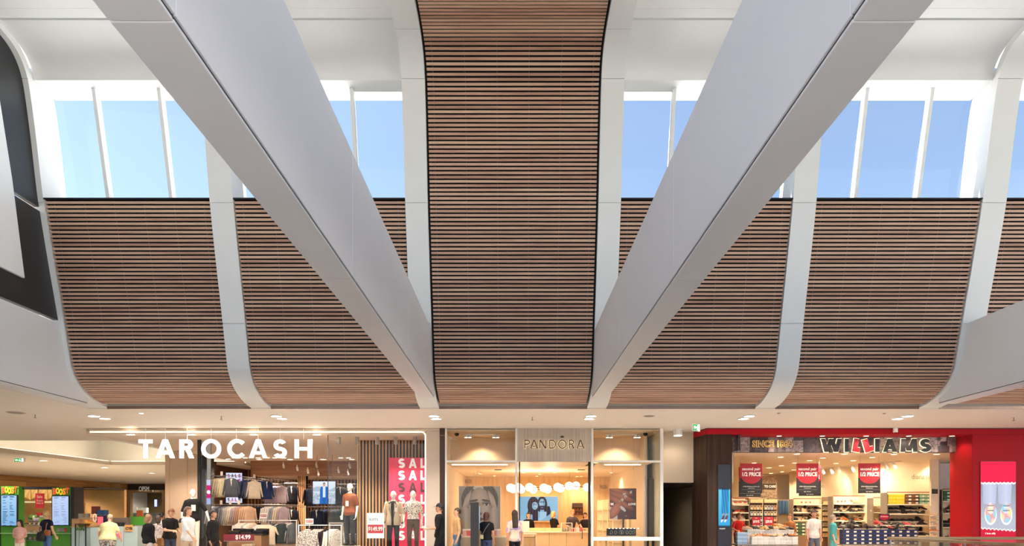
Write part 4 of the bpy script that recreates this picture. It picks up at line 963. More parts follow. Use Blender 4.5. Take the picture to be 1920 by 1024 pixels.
text('$149.99', 0.17, M_wtext, t, (0, -0.008, Z_(992.3, d)), bold=0.006, width=0.42, name='price'); text('SUITS', 0.1, M_dark, t, (-0.06, -0.004, Z_(974.5, d)), sx=1.1, name='word'); text('FROM', 0.03, mat('teal_word', '#3a9a90'), t, (-0.18, -0.004, Z_(979.8, d)), name='small_word')
m = MB(); m.box(-0.015, 0.015, 0.02, 0.04, 0.35, Z_(1009, d)); m.build('leg', M_metal, t)
m = MB(); m.box(-0.2, 0.2, -0.08, 0.12, 0.35, 0.365); m.build('base', M_metal, t)
b = MB(); b.box(X_(668, 20.3), -2.26, 19.95, 21.28, 0.012, 0.35); tag(b.build('display_plinth', M_portal), 'low display plinth in the menswear window', 'plinth')
t = thing('shop_glazing', 'frameless glass window panes of the menswear shop', 'glass window', (X_(706, 19.85), 19.85, 0)); gx = t.location.x
for a, e in ((615.5, 706.6), (707.4, 798)):
    m = MB(); m.box(X_(a, 19.85)-gx, X_(e, 19.85)-gx, 0, 0.012, 0.0, ZI); m.build('pane', M_shopglass, t)
m = MB(); m.box(X_(614.3, 19.85)-gx, X_(615.4, 19.85)-gx, -0.005, 0.02, 0.0, ZI); m.build('edge_trim', M_dark, t)
# mannequins
man = dict(skin='#dcd6cf', hair=None, face=False, cat='mannequin', group=None)
def mannequin(label, px, top_y, d, H, **k):
    z = Z_(top_y, d)-H; k2 = dict(skin='#e0dad3', hair=None, face=False); k2.update(k)
    t = figure('mannequin', label, 'mannequin', (X_(px, d), d, z), H=H, **k2)
    m = MB(); m.cyl((0, 0.05), 0.2, -0.012, 0.0, 20); m.build('stand_base', M_chrome, t)
    return t
Mprint = print_cloth('ink_print', '#e3d9cf', '#5a5458', 30, 0.56, '#2a2730')
t = mannequin('pale mannequin in beige blazer over black shirt', 737.5, 920.5, 20.3, 1.88, top='#1e1e20', bottom='#17161a', sleeve=1.0, topm=cloth('black_shirt', '#1d1d1f'), rz=0.0, arms={1: ((0.07, 0.02, -0.28), (0.0, -0.05, -0.25)), -1: ((-0.07, 0.02, -0.28), (-0.0, -0.08, -0.24))})
def blazer(t, H, mt, rz=0):
    k = H/1.75; m = MB(); prof_ = [(0.80, 0.205, 0.135), (0.95, 0.196, 0.14), (1.1, 0.172, 0.125), (1.25, 0.186, 0.135), (1.38, 0.20, 0.125), (1.435, 0.15, 0.1), (1.47, 0.09, 0.08)]; rings = []
    for z, rx, ry in prof_:
        op = 0.16 if z > 1.4 else (0.55 if z > 1.2 else (0.3 if z > 1.05 else 0.16))
        rings.append([(rx*k*cos(a), ry*k*sin(a), z*k) for a in [-pi/2+op+(2*pi-2*op)*q/28 for q in range(29)]])
    m.smooth = True; m.loft(rings, False, False); o = m.build('blazer', mt, t); s = o.modifiers.new('s', 'SOLIDIFY'); s.thickness = 0.012
    for sgn in (1, -1):
        m = MB(); sh = Vector((sgn*0.18, 0.005, 1.39)); el = sh+Vector((sgn*0.07, 0.02, -0.28)); wr = el+Vector((0, -0.06, -0.2))
        m.smooth = True; m.cap(sh*k, 0.066*k, el*k, 0.058*k, 14, 3); m.cap(el*k, 0.058*k, wr*k, 0.046*k, 14, 3); m.build('blazer_sleeve', mt, t)
        m = MB(); m.poly([(sgn*0.045*k, -0.115*k, 1.42*k), (sgn*0.1*k, -0.122*k, 1.36*k), (sgn*0.075*k, -0.142*k, 1.25*k), (sgn*0.03*k, -0.146*k, 1.1*k), (sgn*0.05*k, -0.136*k, 1.26*k)]); o = m.build('lapel', mt, t); o.modifiers.new('s', 'SOLIDIFY').thickness = 0.008
blazer(t, 1.88, cloth('beige_linen', '#cbb69b', 0.08, 40))
m = MB(); m.box(0.07, 0.15, -0.155, -0.15, 1.25, 1.38); m.build('price_tag', mat('paper_tag', '#ecd9cc', 0.6), t)
t = mannequin('pale mannequin in printed shirt and brown trousers', 774.5, 920.5, 20.35, 1.88, top='#e3d9cf', topm=Mprint, bottom='#5a4636', sleeve=0.62, hem=0.96, arms={1: ((0.07, 0.02, -0.28), (0.0, -0.07, -0.25)), -1: ((-0.08, 0.03, -0.27), (0.02, -0.18, -0.16))})
m = MB(); m.loft([[(0.182*cos(2*pi*q/24), 0.132*sin(2*pi*q/24), z) for q in range(24)] for z in (1.0, 1.045)]); m.build('belt', mat('belt_leather', '#2a1a14', 0.4), t)
m = MB(); m.box(0.03, 0.1, -0.15, -0.146, 1.22, 1.36); m.build('price_tag', mat('paper_tag', '#ecd9cc', 0.6), t)
t = mannequin('pale mannequin in rust brown short-sleeved shirt and dark jeans', 656, 906.5, 20.9, 1.9, top='#7d4226', topm=cloth('rust_satin', '#7d4226', 0.12, 10, 0.45), bottom='#2b3034', sleeve=0.42, hem=0.82, rz=-0.35)
m = MB(); m.box(-0.05, 0.05, -0.152, -0.147, 1.2, 1.36); m.build('price_tag', mat('paper_tag', '#ecd9cc', 0.6), t)
o = MB(); o.cyl((X_(656, 20.9), 20.95), 0.32, 0.012, Z_(906.5, 20.9)-1.9-0.012, 24); tag(o.build('mannequin_podium', M_portal), 'round podium under the rust shirt mannequin', 'podium')
t = mannequin('mannequin in black shirt holding white trousers at the entrance', 362, 917, 20.5, 1.88, top='#1b1b1d', bottom='#d8cfc2', sleeve=0.45, rz=0.5, hem=0.84, arms={1: ((0.16, 0.0, -0.25), (0.06, -0.05, -0.24)), -1: ((-0.09, 0.02, -0.28), (0, -0.08, -0.25))})
m = MB(); m.box(-0.06, 0.06, -0.158, -0.153, 1.22, 1.4); m.build('price_tag', mat('paper_tag', '#ecd9cc', 0.6), t)
o = MB(); o.cyl((X_(362, 20.5), 20.55), 0.34, 0.0, Z_(917, 20.5)-1.88-0.012, 24); tag(o.build('mannequin_podium', M_portal), 'round podium under the black shirt mannequin', 'podium')

# garments on rails --------------------------------------------------
def garment_proto(kind):
    """hung garment, hook at origin, front facing -Y, hanging down -Z; slots: 0 cloth, 1 accent, 2 metal"""
    t = bpy.data.objects.new('proto', None)
    b = MB(); b.smooth = True
    L = {'shirt': 0.76, 'jacket': 0.78, 'tee': 0.66}[kind]
    secs = [(-0.075, 0.06, 0.035), (-0.10, 0.13, 0.045), (-0.15, 0.215, 0.055), (-0.22, 0.225, 0.06), (-0.4, 0.215, 0.055), (-0.6, 0.22, 0.05), (-L, 0.235, 0.05)]
    b.loft([[(rx*math.copysign(abs(cos(a))**0.8, cos(a)), ry*sin(a)*(1+0.18*sin(7*a+z*9)), z) for a in [2*pi*q/18 for q in range(18)]] for z, rx, ry in secs])
    for s in (1, -1):
        ln = 0.24 if kind == 'tee' else 0.56; sw = 0.05
        b.loft([[(s*(0.2+0.075*u+0.02*u*u)+sw*(1-0.3*u)*cos(a)*0.7, 0.045*(1-0.2*u)*sin(a), -0.13-ln*u+0.03*cos(a)*s*0) for a in [2*pi*q/10 for q in range(10)]] for u in (0, 0.2, 0.45, 0.7, 1.0)])
    parts = {'cloth': b}
    c = MB(); c.smooth = True
    if kind == 'shirt': c.loft([[(0.062*cos(a)*w, 0.042*sin(a)*w, z) for a in [2*pi*q/14 for q in range(14)]] for z, w in ((-0.10, 1.15), (-0.06, 1.0), (-0.055, 0.8))])
    if kind == 'tee': c.loft([[(0.066*cos(a)*w, 0.042*sin(a)*w, z) for a in [2*pi*q/14 for q in range(14)]] for z, w in ((-0.09, 1.1), (-0.075, 1.0), (-0.075, 0.85))])
    if kind == 'jacket':
        for s in (1, -1): c.poly([(s*0.02, -0.066, -0.42), (s*0.07, -0.064, -0.28), (s*0.1, -0.06, -0.2), (s*0.055, -0.05, -0.09), (s*0.035, -0.058, -0.2)])
    h = MB(); h.tube([(0, 0, -0.08), (0, 0, -0.02), (0.012, 0, 0.012), (0.0, 0, 0.028), (-0.02, 0, 0.015)], 0.004, 5)
    return parts['cloth'], c, h
GP = {}
M_g0 = mat('garment_cloth', '#bbbbbb'); M_g1 = mat('garment_accent', '#bbbbbb')
for kd in ('shirt', 'jacket', 'tee'):
    a_, c_, h_ = garment_proto(kd)
    def fx(b, n, m):
        me = b.mesh(n, m); bm = bmesh.new(); bm.from_mesh(me); bmesh.ops.recalc_face_normals(bm, faces=bm.faces); bm.to_mesh(me); bm.free(); return me
    sb = None
    if kd == 'jacket':
        sb = MB(); sb.poly([(0.035, -0.056, -0.1), (0.0, -0.062, -0.40), (-0.035, -0.056, -0.1)])
    GP[kd] = (fx(a_, kd+'_cloth', M_g0), fx(c_, kd+'_collar', M_g1), fx(h_, 'hanger', M_metal), fx(sb, 'shirt_front', M_g1) if sb else None)
def garment(kd, label, loc, rz, col, group, acc=None, scale=1.0, mt=None):
    me, mc, mh, ms_ = GP[kd]
    o = inst({'shirt': 'hanging_shirt', 'jacket': 'hanging_jacket', 'tee': 'hanging_tee'}[kd], me, None, loc, (0, 0, rz), (scale, scale, scale)); tag(o, label, {'shirt': 'shirt', 'jacket': 'jacket', 'tee': 't-shirt'}[kd], group)
    m0 = mt or cloth('g'+col.strip('#'), col, 0.08, 9); o.material_slots[0].link = 'OBJECT'; o.material_slots[0].material = m0
    c = inst('collar' if kd != 'jacket' else 'lapels', mc, o); c.material_slots[0].link = 'OBJECT'; c.material_slots[0].material = m0
    if ms_ and acc:
        c = inst('shirt_front', ms_, o); c.material_slots[0].link = 'OBJECT'; c.material_slots[0].material = cloth('g'+acc.strip('#'), acc, 0.05)
    inst('hanger', mh, o)
    return o
def rail(label, a, e, y, d, ground=True, z=None, m1=None):
    t = thing('clothes_rail', label, 'clothes rail', (X_((a+e)/2, d), d, 0)); hx_ = (e-a)*d/F/2; zz = Z_(y, d)
    m = MB(); m.tube([(-hx_, 0, zz), (hx_, 0, zz)], 0.014, 8); m.build('bar', m1 or M_metal, t)
    for s in (-1, 1):
        m = MB()
        if ground: m.box(s*hx_-0.014, s*hx_+0.014, -0.014, 0.014, 0.012, zz+0.02); m.build('upright', m1 or M_metal, t)
        else: m.tube([(s*hx_, 0, zz), (s*hx_, 33.9-d, zz)], 0.012, 6); m.build('wall_bracket', m1 or M_metal, t)
    return t
def fill(kd, label, group, a, e, y, d, cols, step=0.075, yaw=0.95, scale=1.0, acc=None, mts=None, jit=0.06):
    n = max(1, int((e-a)*d/F/step)); rr = random.Random(int(a*7+y))
    for q in range(n):
        c = cols[min(len(cols)-1, int(q*len(cols)/n))] if len(cols) > 1 else cols[0]
        garment(kd, label.replace('%c', NAMES.get(c, 'plain')) + ', %s from left' % ORD(q+1), (X_(a, d)+(q+0.5)*step, d, Z_(y, d)-0.015), yaw+jit*(rr.random()-0.5), c, group, acc, scale, (mts or {}).get(c))
NAMES = {'#6d6455': 'taupe', '#8f8676': 'grey beige', '#b9a98c': 'sand', '#cfbf9f': 'light beige', '#57595f': 'slate', '#59637a': 'blue grey', '#3c4d78': 'blue', '#26365e': 'dark blue', '#9aa0a8': 'pale grey', '#e0cfb6': 'cream', '#1f2536': 'navy', '#1d1d22': 'black', '#a89ab0': 'lilac', '#b7a3a8': 'dusty pink', '#85858a': 'grey', '#b9b3ae': 'light grey', '#c99a80': 'peach', '#d8b08e': 'apricot', '#e8dfd2': 'white', '#d9cfc6': 'off white', '#3e4a4c': 'dark green grey', '#2b2227': 'plum', '#6a6f74': 'mid grey', '#c3b7b4': 'pale mauve'}
rail('upper wall rail of beige jackets left of the SALE screen', 396, 442, 892, 25.0, False)
fill('jacket', '%c jacket on the upper rail beside the SALE screen', 'beige jackets on the upper rail', 396, 426, 892, 25.0, ['#6d6455', '#8f8676', '#b9a98c', '#cfbf9f'], 0.085, 1.0)
garment('jacket', 'grey jacket over a white shirt hung in front of the SALE screen', (X_(434, 24.97), 24.97, Z_(892, 25)-0.015), 0.3, '#57595f', 'front-facing grey jackets', '#e8dfd2')
rail('upper wall rail of blue shirts beyond the SALE screen', 455, 502, 897, 26.2, False)
fill('shirt', '%c shirt on the upper rail beyond the SALE screen', 'blue shirts on the upper rail', 455, 472, 897, 26.2, ['#3c4d78', '#59637a', '#26365e', '#59637a', '#9aa0a8'], 0.07, 0.9)
garment('shirt', 'cream shirt facing out on the upper rail of blue shirts', (X_(477, 26), 26, Z_(898, 26)), 0.45, '#e0cfb6', 'cream front shirts')
fill('jacket', '%c jacket on the upper rail beyond the cream shirt', 'dark jackets on the upper rail', 484, 502, 897.5, 26.4, ['#1f2536', '#26365e', '#3c4d78', '#26365e'], 0.09, 0.8, acc='#e8dfd2')
rail('rail of lilac shirts near the timber batten wall', 503, 533, 907.5, 27.5, False)
fill('shirt', '%c shirt on the rail near the batten wall', 'lilac shirts on the rail', 505, 531, 907.5, 27.5, ['#a89ab0', '#b7a3a8', '#a89ab0', '#b7a3a8'], 0.075, 0.85)
rail('lower wall rail of pale shirts under the SALE screen', 395, 474, 946, 25.0, False)
fill('shirt', '%c shirt on the lower rail under the SALE screen', 'shirts on the lower wall rail', 397, 473, 946, 25.0, ['#b9b3ae', '#85858a', '#57595f', '#85858a', '#b9b3ae', '#e0cfb6', '#b7a3a8', '#c99a80', '#d8b08e', '#d8b08e'], 0.075, 0.85)
rail('lower wall rail of dark and white clothes behind the gondola', 476, 536, 946.5, 26.5, False)
fill('jacket', '%c jacket on the lower rail behind the gondola', 'dark jackets on the lower rail', 476, 497, 946.5, 26.5, ['#2b2227', '#1d1d22', '#1f2536', '#1d1d22'], 0.095, 0.75, acc='#d9cfc6')
fill('shirt', '%c shirt on the lower rail behind the gondola', 'white shirts on the lower rail', 498, 536, 946.5, 26.3, ['#d9cfc6', '#e8dfd2', '#9aa0a8', '#e0cfb6', '#b7a3a8'], 0.08, 0.8)
# dark suits on the back wall
for px, y, d, rz_, lb in ((547, 907, 28.5, 0.15, 'black suit jacket on the back wall, upper one beside the batten column'), (547, 951, 28.5, 0.15, 'black suit jacket on the back wall, lower one beside the batten column'), (594, 951.5, 27.5, 0.1, 'navy suit jacket below the lit suit poster'), (638, 909, 28.0, 0.3, 'charcoal suit jacket with white shirt beside the lit suit poster'), (664, 909, 28.0, 0.2, 'charcoal suit jacket behind the rust shirt mannequin')):
    garment('jacket', lb, (X_(px, d), d, Z_(y, d)), rz_, '#26252a' if 'charcoal' in lb else ('#1f2536' if 'navy' in lb else '#17171b'), 'suit jackets on the back wall', '#e8dfd2', 1.1)
rail('upper back rail of black suits', 534, 557, 906, 28.7, False); rail('lower back rail of black suits under the lit suit poster', 578, 668, 950.5, 27.8, False); rail('short rail of black suits right against the batten column', 534, 557, 950.5, 28.7, False); rail('upper back rail of charcoal suits near the mannequin', 632, 668, 908, 28.2, False); rail('short rail of dark coats next to the lit suit poster', 577, 587, 912, 28.0, False)
fill('jacket', '%c jacket packed on the rail under the lit suit poster', 'dark jackets under the lit poster', 603, 640, 951, 27.8, ['#1d1d22', '#26365e', '#2b2227', '#57595f', '#3e4a4c'], 0.08, 0.9)
fill('jacket', '%c jacket beside the lit suit poster', 'dark coats beside the poster', 577, 587, 912, 28.0, ['#17171b', '#1f2536'], 0.09, 0.9)
# gondola rails in front
rail('white gondola rail of pale shirts and tees', 448, 556, 976, 22.6, True, m1=M_alu)
fill('shirt', '%c shirt bunched on the white gondola rail', 'white shirts on the gondola rail', 446, 480, 977, 22.6, ['#d9cfc6', '#e8dfd2', '#b9b3ae', '#e8dfd2', '#e0cfb6'], 0.07, 0.95)
garment('tee', 'white striped tee facing out on the gondola rail', (X_(489, 22.3), 22.3, Z_(979, 22.3)), 0.2, '#d9cfc6', 'front tees', None, 1.15)
garment('tee', 'cream tee with dark flower print on the gondola rail', (X_(501, 22.2), 22.2, Z_(979, 22.2)), 0.35, '#e0cfb6', 'front tees', None, 1.15)
fill('tee', '%c tee on the gondola rail beside the flower tee', 'dark tees on the gondola rail', 508, 535, 977, 22.6, ['#85858a', '#6a6f74', '#2b2227', '#c3b7b4', '#1d1d22', '#3e4a4c', '#1d1d22'], 0.075, 0.9, 1.1)
fill('shirt', '%c shirt at the far end of the gondola rail', 'pale shirts at the gondola end', 536, 556, 976.5, 22.8, ['#c3b7b4', '#b9b3ae', '#c3b7b4', '#6a6f74'], 0.08, 0.8)
rail('angled white rail of printed shirts by the window', 560, 640, 985, 21.6, True, m1=M_alu)
garment('shirt', 'grey floral print shirt facing out beside the window glass', (X_(577, 21.3), 21.3, Z_(988, 21.3)), 0.1, '#e3d9cf', 'floral shirts', None, 1.25, print_cloth('floral', '#c9c0b8', '#6d6a6e', 34, 0.5, '#8f8a84'))
fill('shirt', 'printed shirt hanging on the angled rail by the window', 'printed shirts by the window', 588, 636, 988, 21.6, ['#e0cfb6', '#c3b7b4', '#2b2227', '#e8dfd2', '#d9cfc6'], 0.085, 0.8, 1.1, mts={'#e0cfb6': print_cloth('leafy', '#d8ccb8', '#7c8a78', 26, 0.55), '#d9cfc6': print_cloth('dotty', '#ddd4cc', '#4a4a50', 50, 0.6)})
def ticket(label, px, py, d, w, h, price, ground=False):
    t = thing('price_ticket', label, 'price ticket', P(px, py, d)); m = MB(); m.box(-w/2, w/2, 0, 0.006, 0, h); m.build('card', mat('ticket_white', '#ecdedb', 0.5), t)
    m = MB(); m.box(-w/2+0.02, w/2-0.02, -0.003, 0, h*0.3, h*0.75); m.build('red_band', mat('ticket_red', '#8f1d2b', 0.5), t); text(price, h*0.34, M_wtext, t, (0, -0.005, h*0.52), width=w*0.7, name='price')
    m = MB(); m.box(-0.008, 0.008, 0.002, 0.008, -0.12, 0.0); m.build('clip', M_alu, t)
ticket('white ticket with red price above the gondola rail, by the lilac shirts', 494, 972, 22.4, 0.24, 0.17, '$39.99'); ticket('white ticket with red price above the printed shirts', 580, 983, 21.3, 0.25, 0.17, '$29.99')
for q, (px, py) in enumerate(((416, 892), (477, 897), (415, 946), (432, 946), (448, 946))):
    o = MB(); o.box(-0.045, 0.045, 0, 0.004, 0, 0.15); o = o.build('small_tag', mat('paper_tag', '#ecd9cc', 0.6)); d = 26.2 if q == 1 else 25.0; o.location = P(px, py, d)+Vector((0, -0.02, 0)); tag(o, ['small price tag on the rail of beige jackets', 'small price tag on the rail of blue shirts', 'small price tag on the lower rail near the entrance screen', 'small price tag on the lower rail under the SALE screen', 'small price tag on the lower rail above the peach shirts'][q], 'price tag', 'small price tags on the wall rails')
# lit screens
def saleboard(u, v): return mixc(hx('#b9c4ee'), hx('#dfe4fb'), 0.5+0.5*math.sin(u*3))
d = 27.0; t = thing('sale_screen', 'lit white screen filled with SALE letters among the racks', 'screen', (X_(439, d), d, Z_(943, d))); t.rotation_euler = (0, 0, 0.25)
me = print_mesh('screen_face', 28*d/F, 56*d/F, 6, 12, saleboard, lit_print('sale_lit', 0.9)); inst('screen_face', me, t, (0, -0.03, 0)); m = MB(); m.box(-14.6*d/F, 14.6*d/F, -0.025, 0.05, -0.02, 56*d/F+0.02); m.build('bezel', M_dark, t)
for r in range(6):
    for q, ch in enumerate('SALE'): letter(ch, 0.24, -0.24+q*0.135, -0.24+q*0.135+0.09, 0.05+r*0.19, 0.05+r*0.19+0.14, -0.04, 0.006, mat('mauve_letter', '#a2488f', 0.5, emit=0.3) if (q+r) % 3 else mat('navy_letter', '#2d2a55', 0.5), t)
def suitman(u, v):
    bgc = mixc(hx('#b9c8dc'), hx('#dfe7ef'), v)
    if 0.55 < v < 0.7+0.08*math.sin(u*7): bgc = mixc(bgc, hx('#7f8fa0'), 0.5)
    if v < 0.5: bgc = mixc(hx('#8fa3b8'), hx('#cfd8e2'), hsh(int(u*22), int(v*16)))
    if ins(u, v, 0.5, 0.86, 0.055, 0.09) < 1: return hx('#c99a80') if v < 0.91 else hx('#2a211c')
    if abs(u-0.5) < 0.06 and 0.3 < v < 0.78: return hx('#e6ebf2') if abs(u-0.5) > 0.012 or v > 0.72 else hx('#8fb6d8')
    wdt = 0.17+0.05*(0.75-v) if v < 0.74 else 0.17-0.9*(v-0.74)
    if v < 0.78 and abs(u-0.5) < wdt: return mixc(hx('#1d5aa8'), hx('#2f78c8'), abs(u-0.5)*4)
    return bgc
d = 26.8; t = thing('suit_screen', 'lit screen showing a man in a blue suit', 'screen', (X_(608.5, d), d, Z_(945, d)))
me = print_mesh('screen_face', 42*d/F, 42*d/F, 46, 46, suitman, lit_print('suit_lit', 0.85)); inst('screen_face', me, t, (0, -0.06, 0)); m = MB(); m.box(-22*d/F, 21.5*d/F, -0.05, 0.06, -0.02, 42*d/F+0.02); m.build('bezel', mat('navy_bezel', '#16204a', 0.3), t)
for s in (-0.3, 0.3): m = MB(); m.tube([(s, 0.03, 42*d/F), (s, 0.03, ZI-t.location.z)], 0.012, 6); m.build('drop_rod', M_metal, t)
# table of folded jeans with price sign
d = 21.0; t = thing('display_table', 'low table stacked with folded jeans at the entrance', 'table', (X_(450, d), d, 0)); w = 66*d/F
m = MB(); m.box(-w/2, w/2, 0, 1.1, 0.46, 0.5); m.build('table_top', mat('table_oak', '#8d6a4c', 0.5), t)
for a in (-1, 1):
    for e in (0.05, 1.05): m = MB(); m.box(a*(w/2-0.05)-0.025, a*(w/2-0.05)+0.025, e-0.025, e+0.025, 0.012, 0.46); m.build('leg', M_dark, t)
m = MB(); m.box(-w/2+0.02, w/2-0.02, 0.36, 1.05, 0.5, 0.86); m.build('riser_block', mat('table_oak', '#8d6a4c'), t)
def folded(label, loc, c, group, w=0.34, dd=0.28, h=0.05):
    b = MB(); b.box(-w/2, w/2, -dd/2, dd/2, 0, h); o = bevel(b.build('folded_garment', cloth('f'+c.strip('#'), c, 0.15, 10)), 0.02, 3); o.location = loc; tag(o, label, 'folded clothes', group)
for q in range(6):
    for r in range(3 + (q % 2)):
        folded('dark folded jeans on the entrance table, %s row pile %s from left, %s layer' % (['front', 'back'][q // 3], ORD(q % 3+1), ORD(r+1)), (X_(450, d)-w/2+0.2+(q % 3)*0.37, d+0.5+0.32*(q // 3), 0.86+r*0.052), ['#1d1c20', '#26282e', '#3a3430'][(q+r) % 3], 'folded jeans on the table')
for r in range(2): folded('cream folded shirt under the maroon price sign, %s one' % ['lower', 'upper'][r], (X_(462, d), d+0.16, 0.5+r*0.052), '#cbb89b', 'cream folded shirts')
t = thing('table_sign', 'maroon table sign reading $14.99', 'sign', (X_(446.5, d-0.1), d-0.05, Z_(1014.5, d-0.1))); w = 57*d/F
m = MB(); m.box(-w/2, w/2, 0, 0.02, 0, 12.5*d/F); m.build('board', mat('maroon_board', '#6b1f2a', 0.4, emit=0.05), t); text('$14.99', 0.18, mat('sign_pink', '#e8cfd0', 0.5, emit=0.15), t, (0.13, -0.006, 0.11), bold=0.004, width=0.46, name='price')
m = MB(); m.box(-w/2, w/2, -0.004, 0.0, -0.02, 0.0); m.build('lower_edge', M_metal, t); 
for s in (-1, 1): m = MB(); m.box(s*0.4-0.01, s*0.4+0.01, 0.105, 0.115, 0.5-t.location.z, 0.1); m.build('foot', M_metal, t)
t = thing('picture_frame', 'small white framed picture on a shelf behind the glass', 'picture frame', P(630, 1002, 24.0)); 
m = MB(); m.box(-0.26, 0.26, 0, 0.03, 0, 0.42); m.build('frame', mat('cream_frame', '#d9cfc0', 0.5), t); m = MB(); m.box(-0.2, 0.2, -0.01, 0, 0.05, 0.37); m.build('picture', mat('dark_picture', '#4a3a36', 0.4, var=0.5, scale=9), t)
o = MB(); o.box(X_(600, 24), X_(668, 24), 23.9, 24.5, 0.012, Z_(1002, 24)); tag(o.build('display_cabinet', mat('cabinet_taupe', '#8a7a68', 0.5)), 'taupe cabinet carrying the white framed picture', 'cabinet')

spot((X_(340, 25.5), 25.3, ZC-0.1), 330, (1, 0.87, 0.74), size=2.3, radius=0.12)  # unseen spot added to wash the beige column with light
for px_ in (420, 520, 620): spot((X_(px_, 23.3), 23.3, ZI-0.05), 150, (1, 0.87, 0.74), size=1.9, radius=0.1, aim=(0, 0.55, -1))  # spots without fixtures, added to brighten the rear racks
# ------------------------------------------------------------------ jewellery shop
D0 = 19.57
M_frame = mat('silver_white_frame', '#e6e1db', 0.35, 0.1, var=0.01); M_jw = mat('warm_cream_wall', '#ecd6b4', 0.55, var=0.02); M_jwood = wood_mat('pale_oak_panel', '#d3ab74', '#dfba85', '#e8c897', sx=0.6, syz=8, along='z', rnd=False)
ZT = Z_(865.5, D0); ZH = 3.93
t = thing('glazed_shopfront', 'pale metal framed glass front of the jewellery shop', 'shop front', (X_(1038, D0), D0, 0)); jx0 = t.location.x
def JP(px, d=D0): return X_(px, d)-jx0
for a, e in ((834.5, 838), (966, 970), (1108.5, 1112.5), (1237.5, 1243.5)):
    m = MB(); m.box(JP(a), JP(e), -0.02, 0.1, 0, ZC-0.004); bevel(m.build('mullion', M_frame, t), 0.004)
m = MB(); m.box(JP(834.5), JP(1243.5), -0.02, 0.1, Z_(803.5, D0), ZC-0.004); m.build('head_frame', M_frame, t)
for a, e in ((838, 966), (1112.5, 1237.5)):
    m = MB(); m.box(JP(a), JP(e), -0.015, 0.08, ZT-0.025, ZT+0.03); m.build('transom', M_frame, t)
    m = MB(); m.box(JP(a), JP(e), 0.03, 0.042, ZT+0.03, Z_(803.5, D0)); m.build('upper_pane', M_shopglass, t)
    m = MB(); m.box(JP(a), JP(e), 0.03, 0.042, 0.1, ZT-0.025); m.build('lower_pane', M_shopglass, t)
    m = MB(); m.box(JP(a), JP(e), -0.015, 0.08, 0, 0.1); m.build('bottom_rail', M_frame, t)
for px, dd in ((1209, 20.6),): m = MB(); m.box(JP(px-1.5, dd), JP(px+1.5, dd), dd-D0, dd-D0+0.06, 0, ZT); m.build('inner_mullion', M_frame, t)
m = MB(); m.box(JP(1112.5), JP(1237.5), -0.015, 0.06, Z_(1014, D0), Z_(1007, D0)); m.build('mid_rail', M_frame, t)
m = MB(); m.box(JP(973), JP(975.2), 0.02, 0.05, 0, ZT); m.build('door_edge', M_dark, t)
m = MB(); m.box(JP(1103), JP(1107.5), 0.02, 0.06, 0, ZT); m.build('door_edge', M_dark, t)
hz0, hz1 = Z_(1010, D0), Z_(993.5, D0); hp = [(JP(1091), -0.02, hz0), (JP(1091), -0.1, hz0), (JP(1091), -0.1, hz1), (JP(1097), -0.1, hz1), (JP(1097), -0.02, hz1)]
m = MB(); m.tube(hp, 0.012, 6); m.build('door_handle', M_dark, t)
# sign panel with battens and halo-lit letters
t = thing('shop_sign', 'fluted grey panel with dark halo-lit letters PANDORA', 'sign', (X_(1039, D0), D0-0.03, Z_(866, D0))); sx0 = t.location.x; hh = 63*D0/F
m = MB(); m.box(X_(970, D0)-sx0, X_(1108.5, D0)-sx0, 0.03, 0.2, 0, hh); m.build('panel', mat('fluted_grey', '#b3a79a', 0.5, var=0.05, scale=3, stretch=(6, 1, 0.5)), t)
n = 46; wid = (1108.5-970)*D0/F; me = None
for q in range(n):
    if me is None: b = MB(); b.box(-wid/n*0.36, wid/n*0.36, 0.014, 0.03, 0, hh); me = b.mesh('flute', mat('flute_grey', '#bdb1a5', 0.45, var=0.06, rnd=0.12))
    inst('flute', me, t, (X_(970, D0)-sx0+wid*(q+0.5)/n, 0, 0))
M_pl = mat('letter_umber', '#3a2a1c', 0.4, var=0); M_halo = mat('letter_halo', '#ffe9b8', emit=1.1, var=0)
zb = (866-842)*D0/F; zt = (866-825.5)*D0/F
for ch, a, e in (('P', 983, 993.5), ('A', 994, 1008.5), ('N', 1011, 1024.5), ('D', 1029.3, 1042), ('O', 1046, 1061.5), ('R', 1066, 1077), ('A', 1080.5, 1095)):
    x0, x1 = X_(a, D0)-sx0, X_(e, D0)-sx0
    o = letter(ch, 0.13, x0, x1, zb, zt, -0.06, 0.02, M_pl, t); letter(ch, 0.13, x0, x1, zb, zt, -0.035, 0.01, M_halo, o, grow=0.004, name='halo')
cx_ = X_(1053.7, D0)-sx0; cz_ = (866-821.5)*D0/F
m = MB(); m.prism([(cx_-0.045, cz_), (cx_+0.045, cz_), (cx_+0.06, cz_+0.06), (cx_+0.03, cz_+0.035), (cx_, cz_+0.075), (cx_-0.03, cz_+0.035), (cx_-0.06, cz_+0.06)], -0.06, -0.04, 'y'); m.build('crown_emblem', M_pl, t)
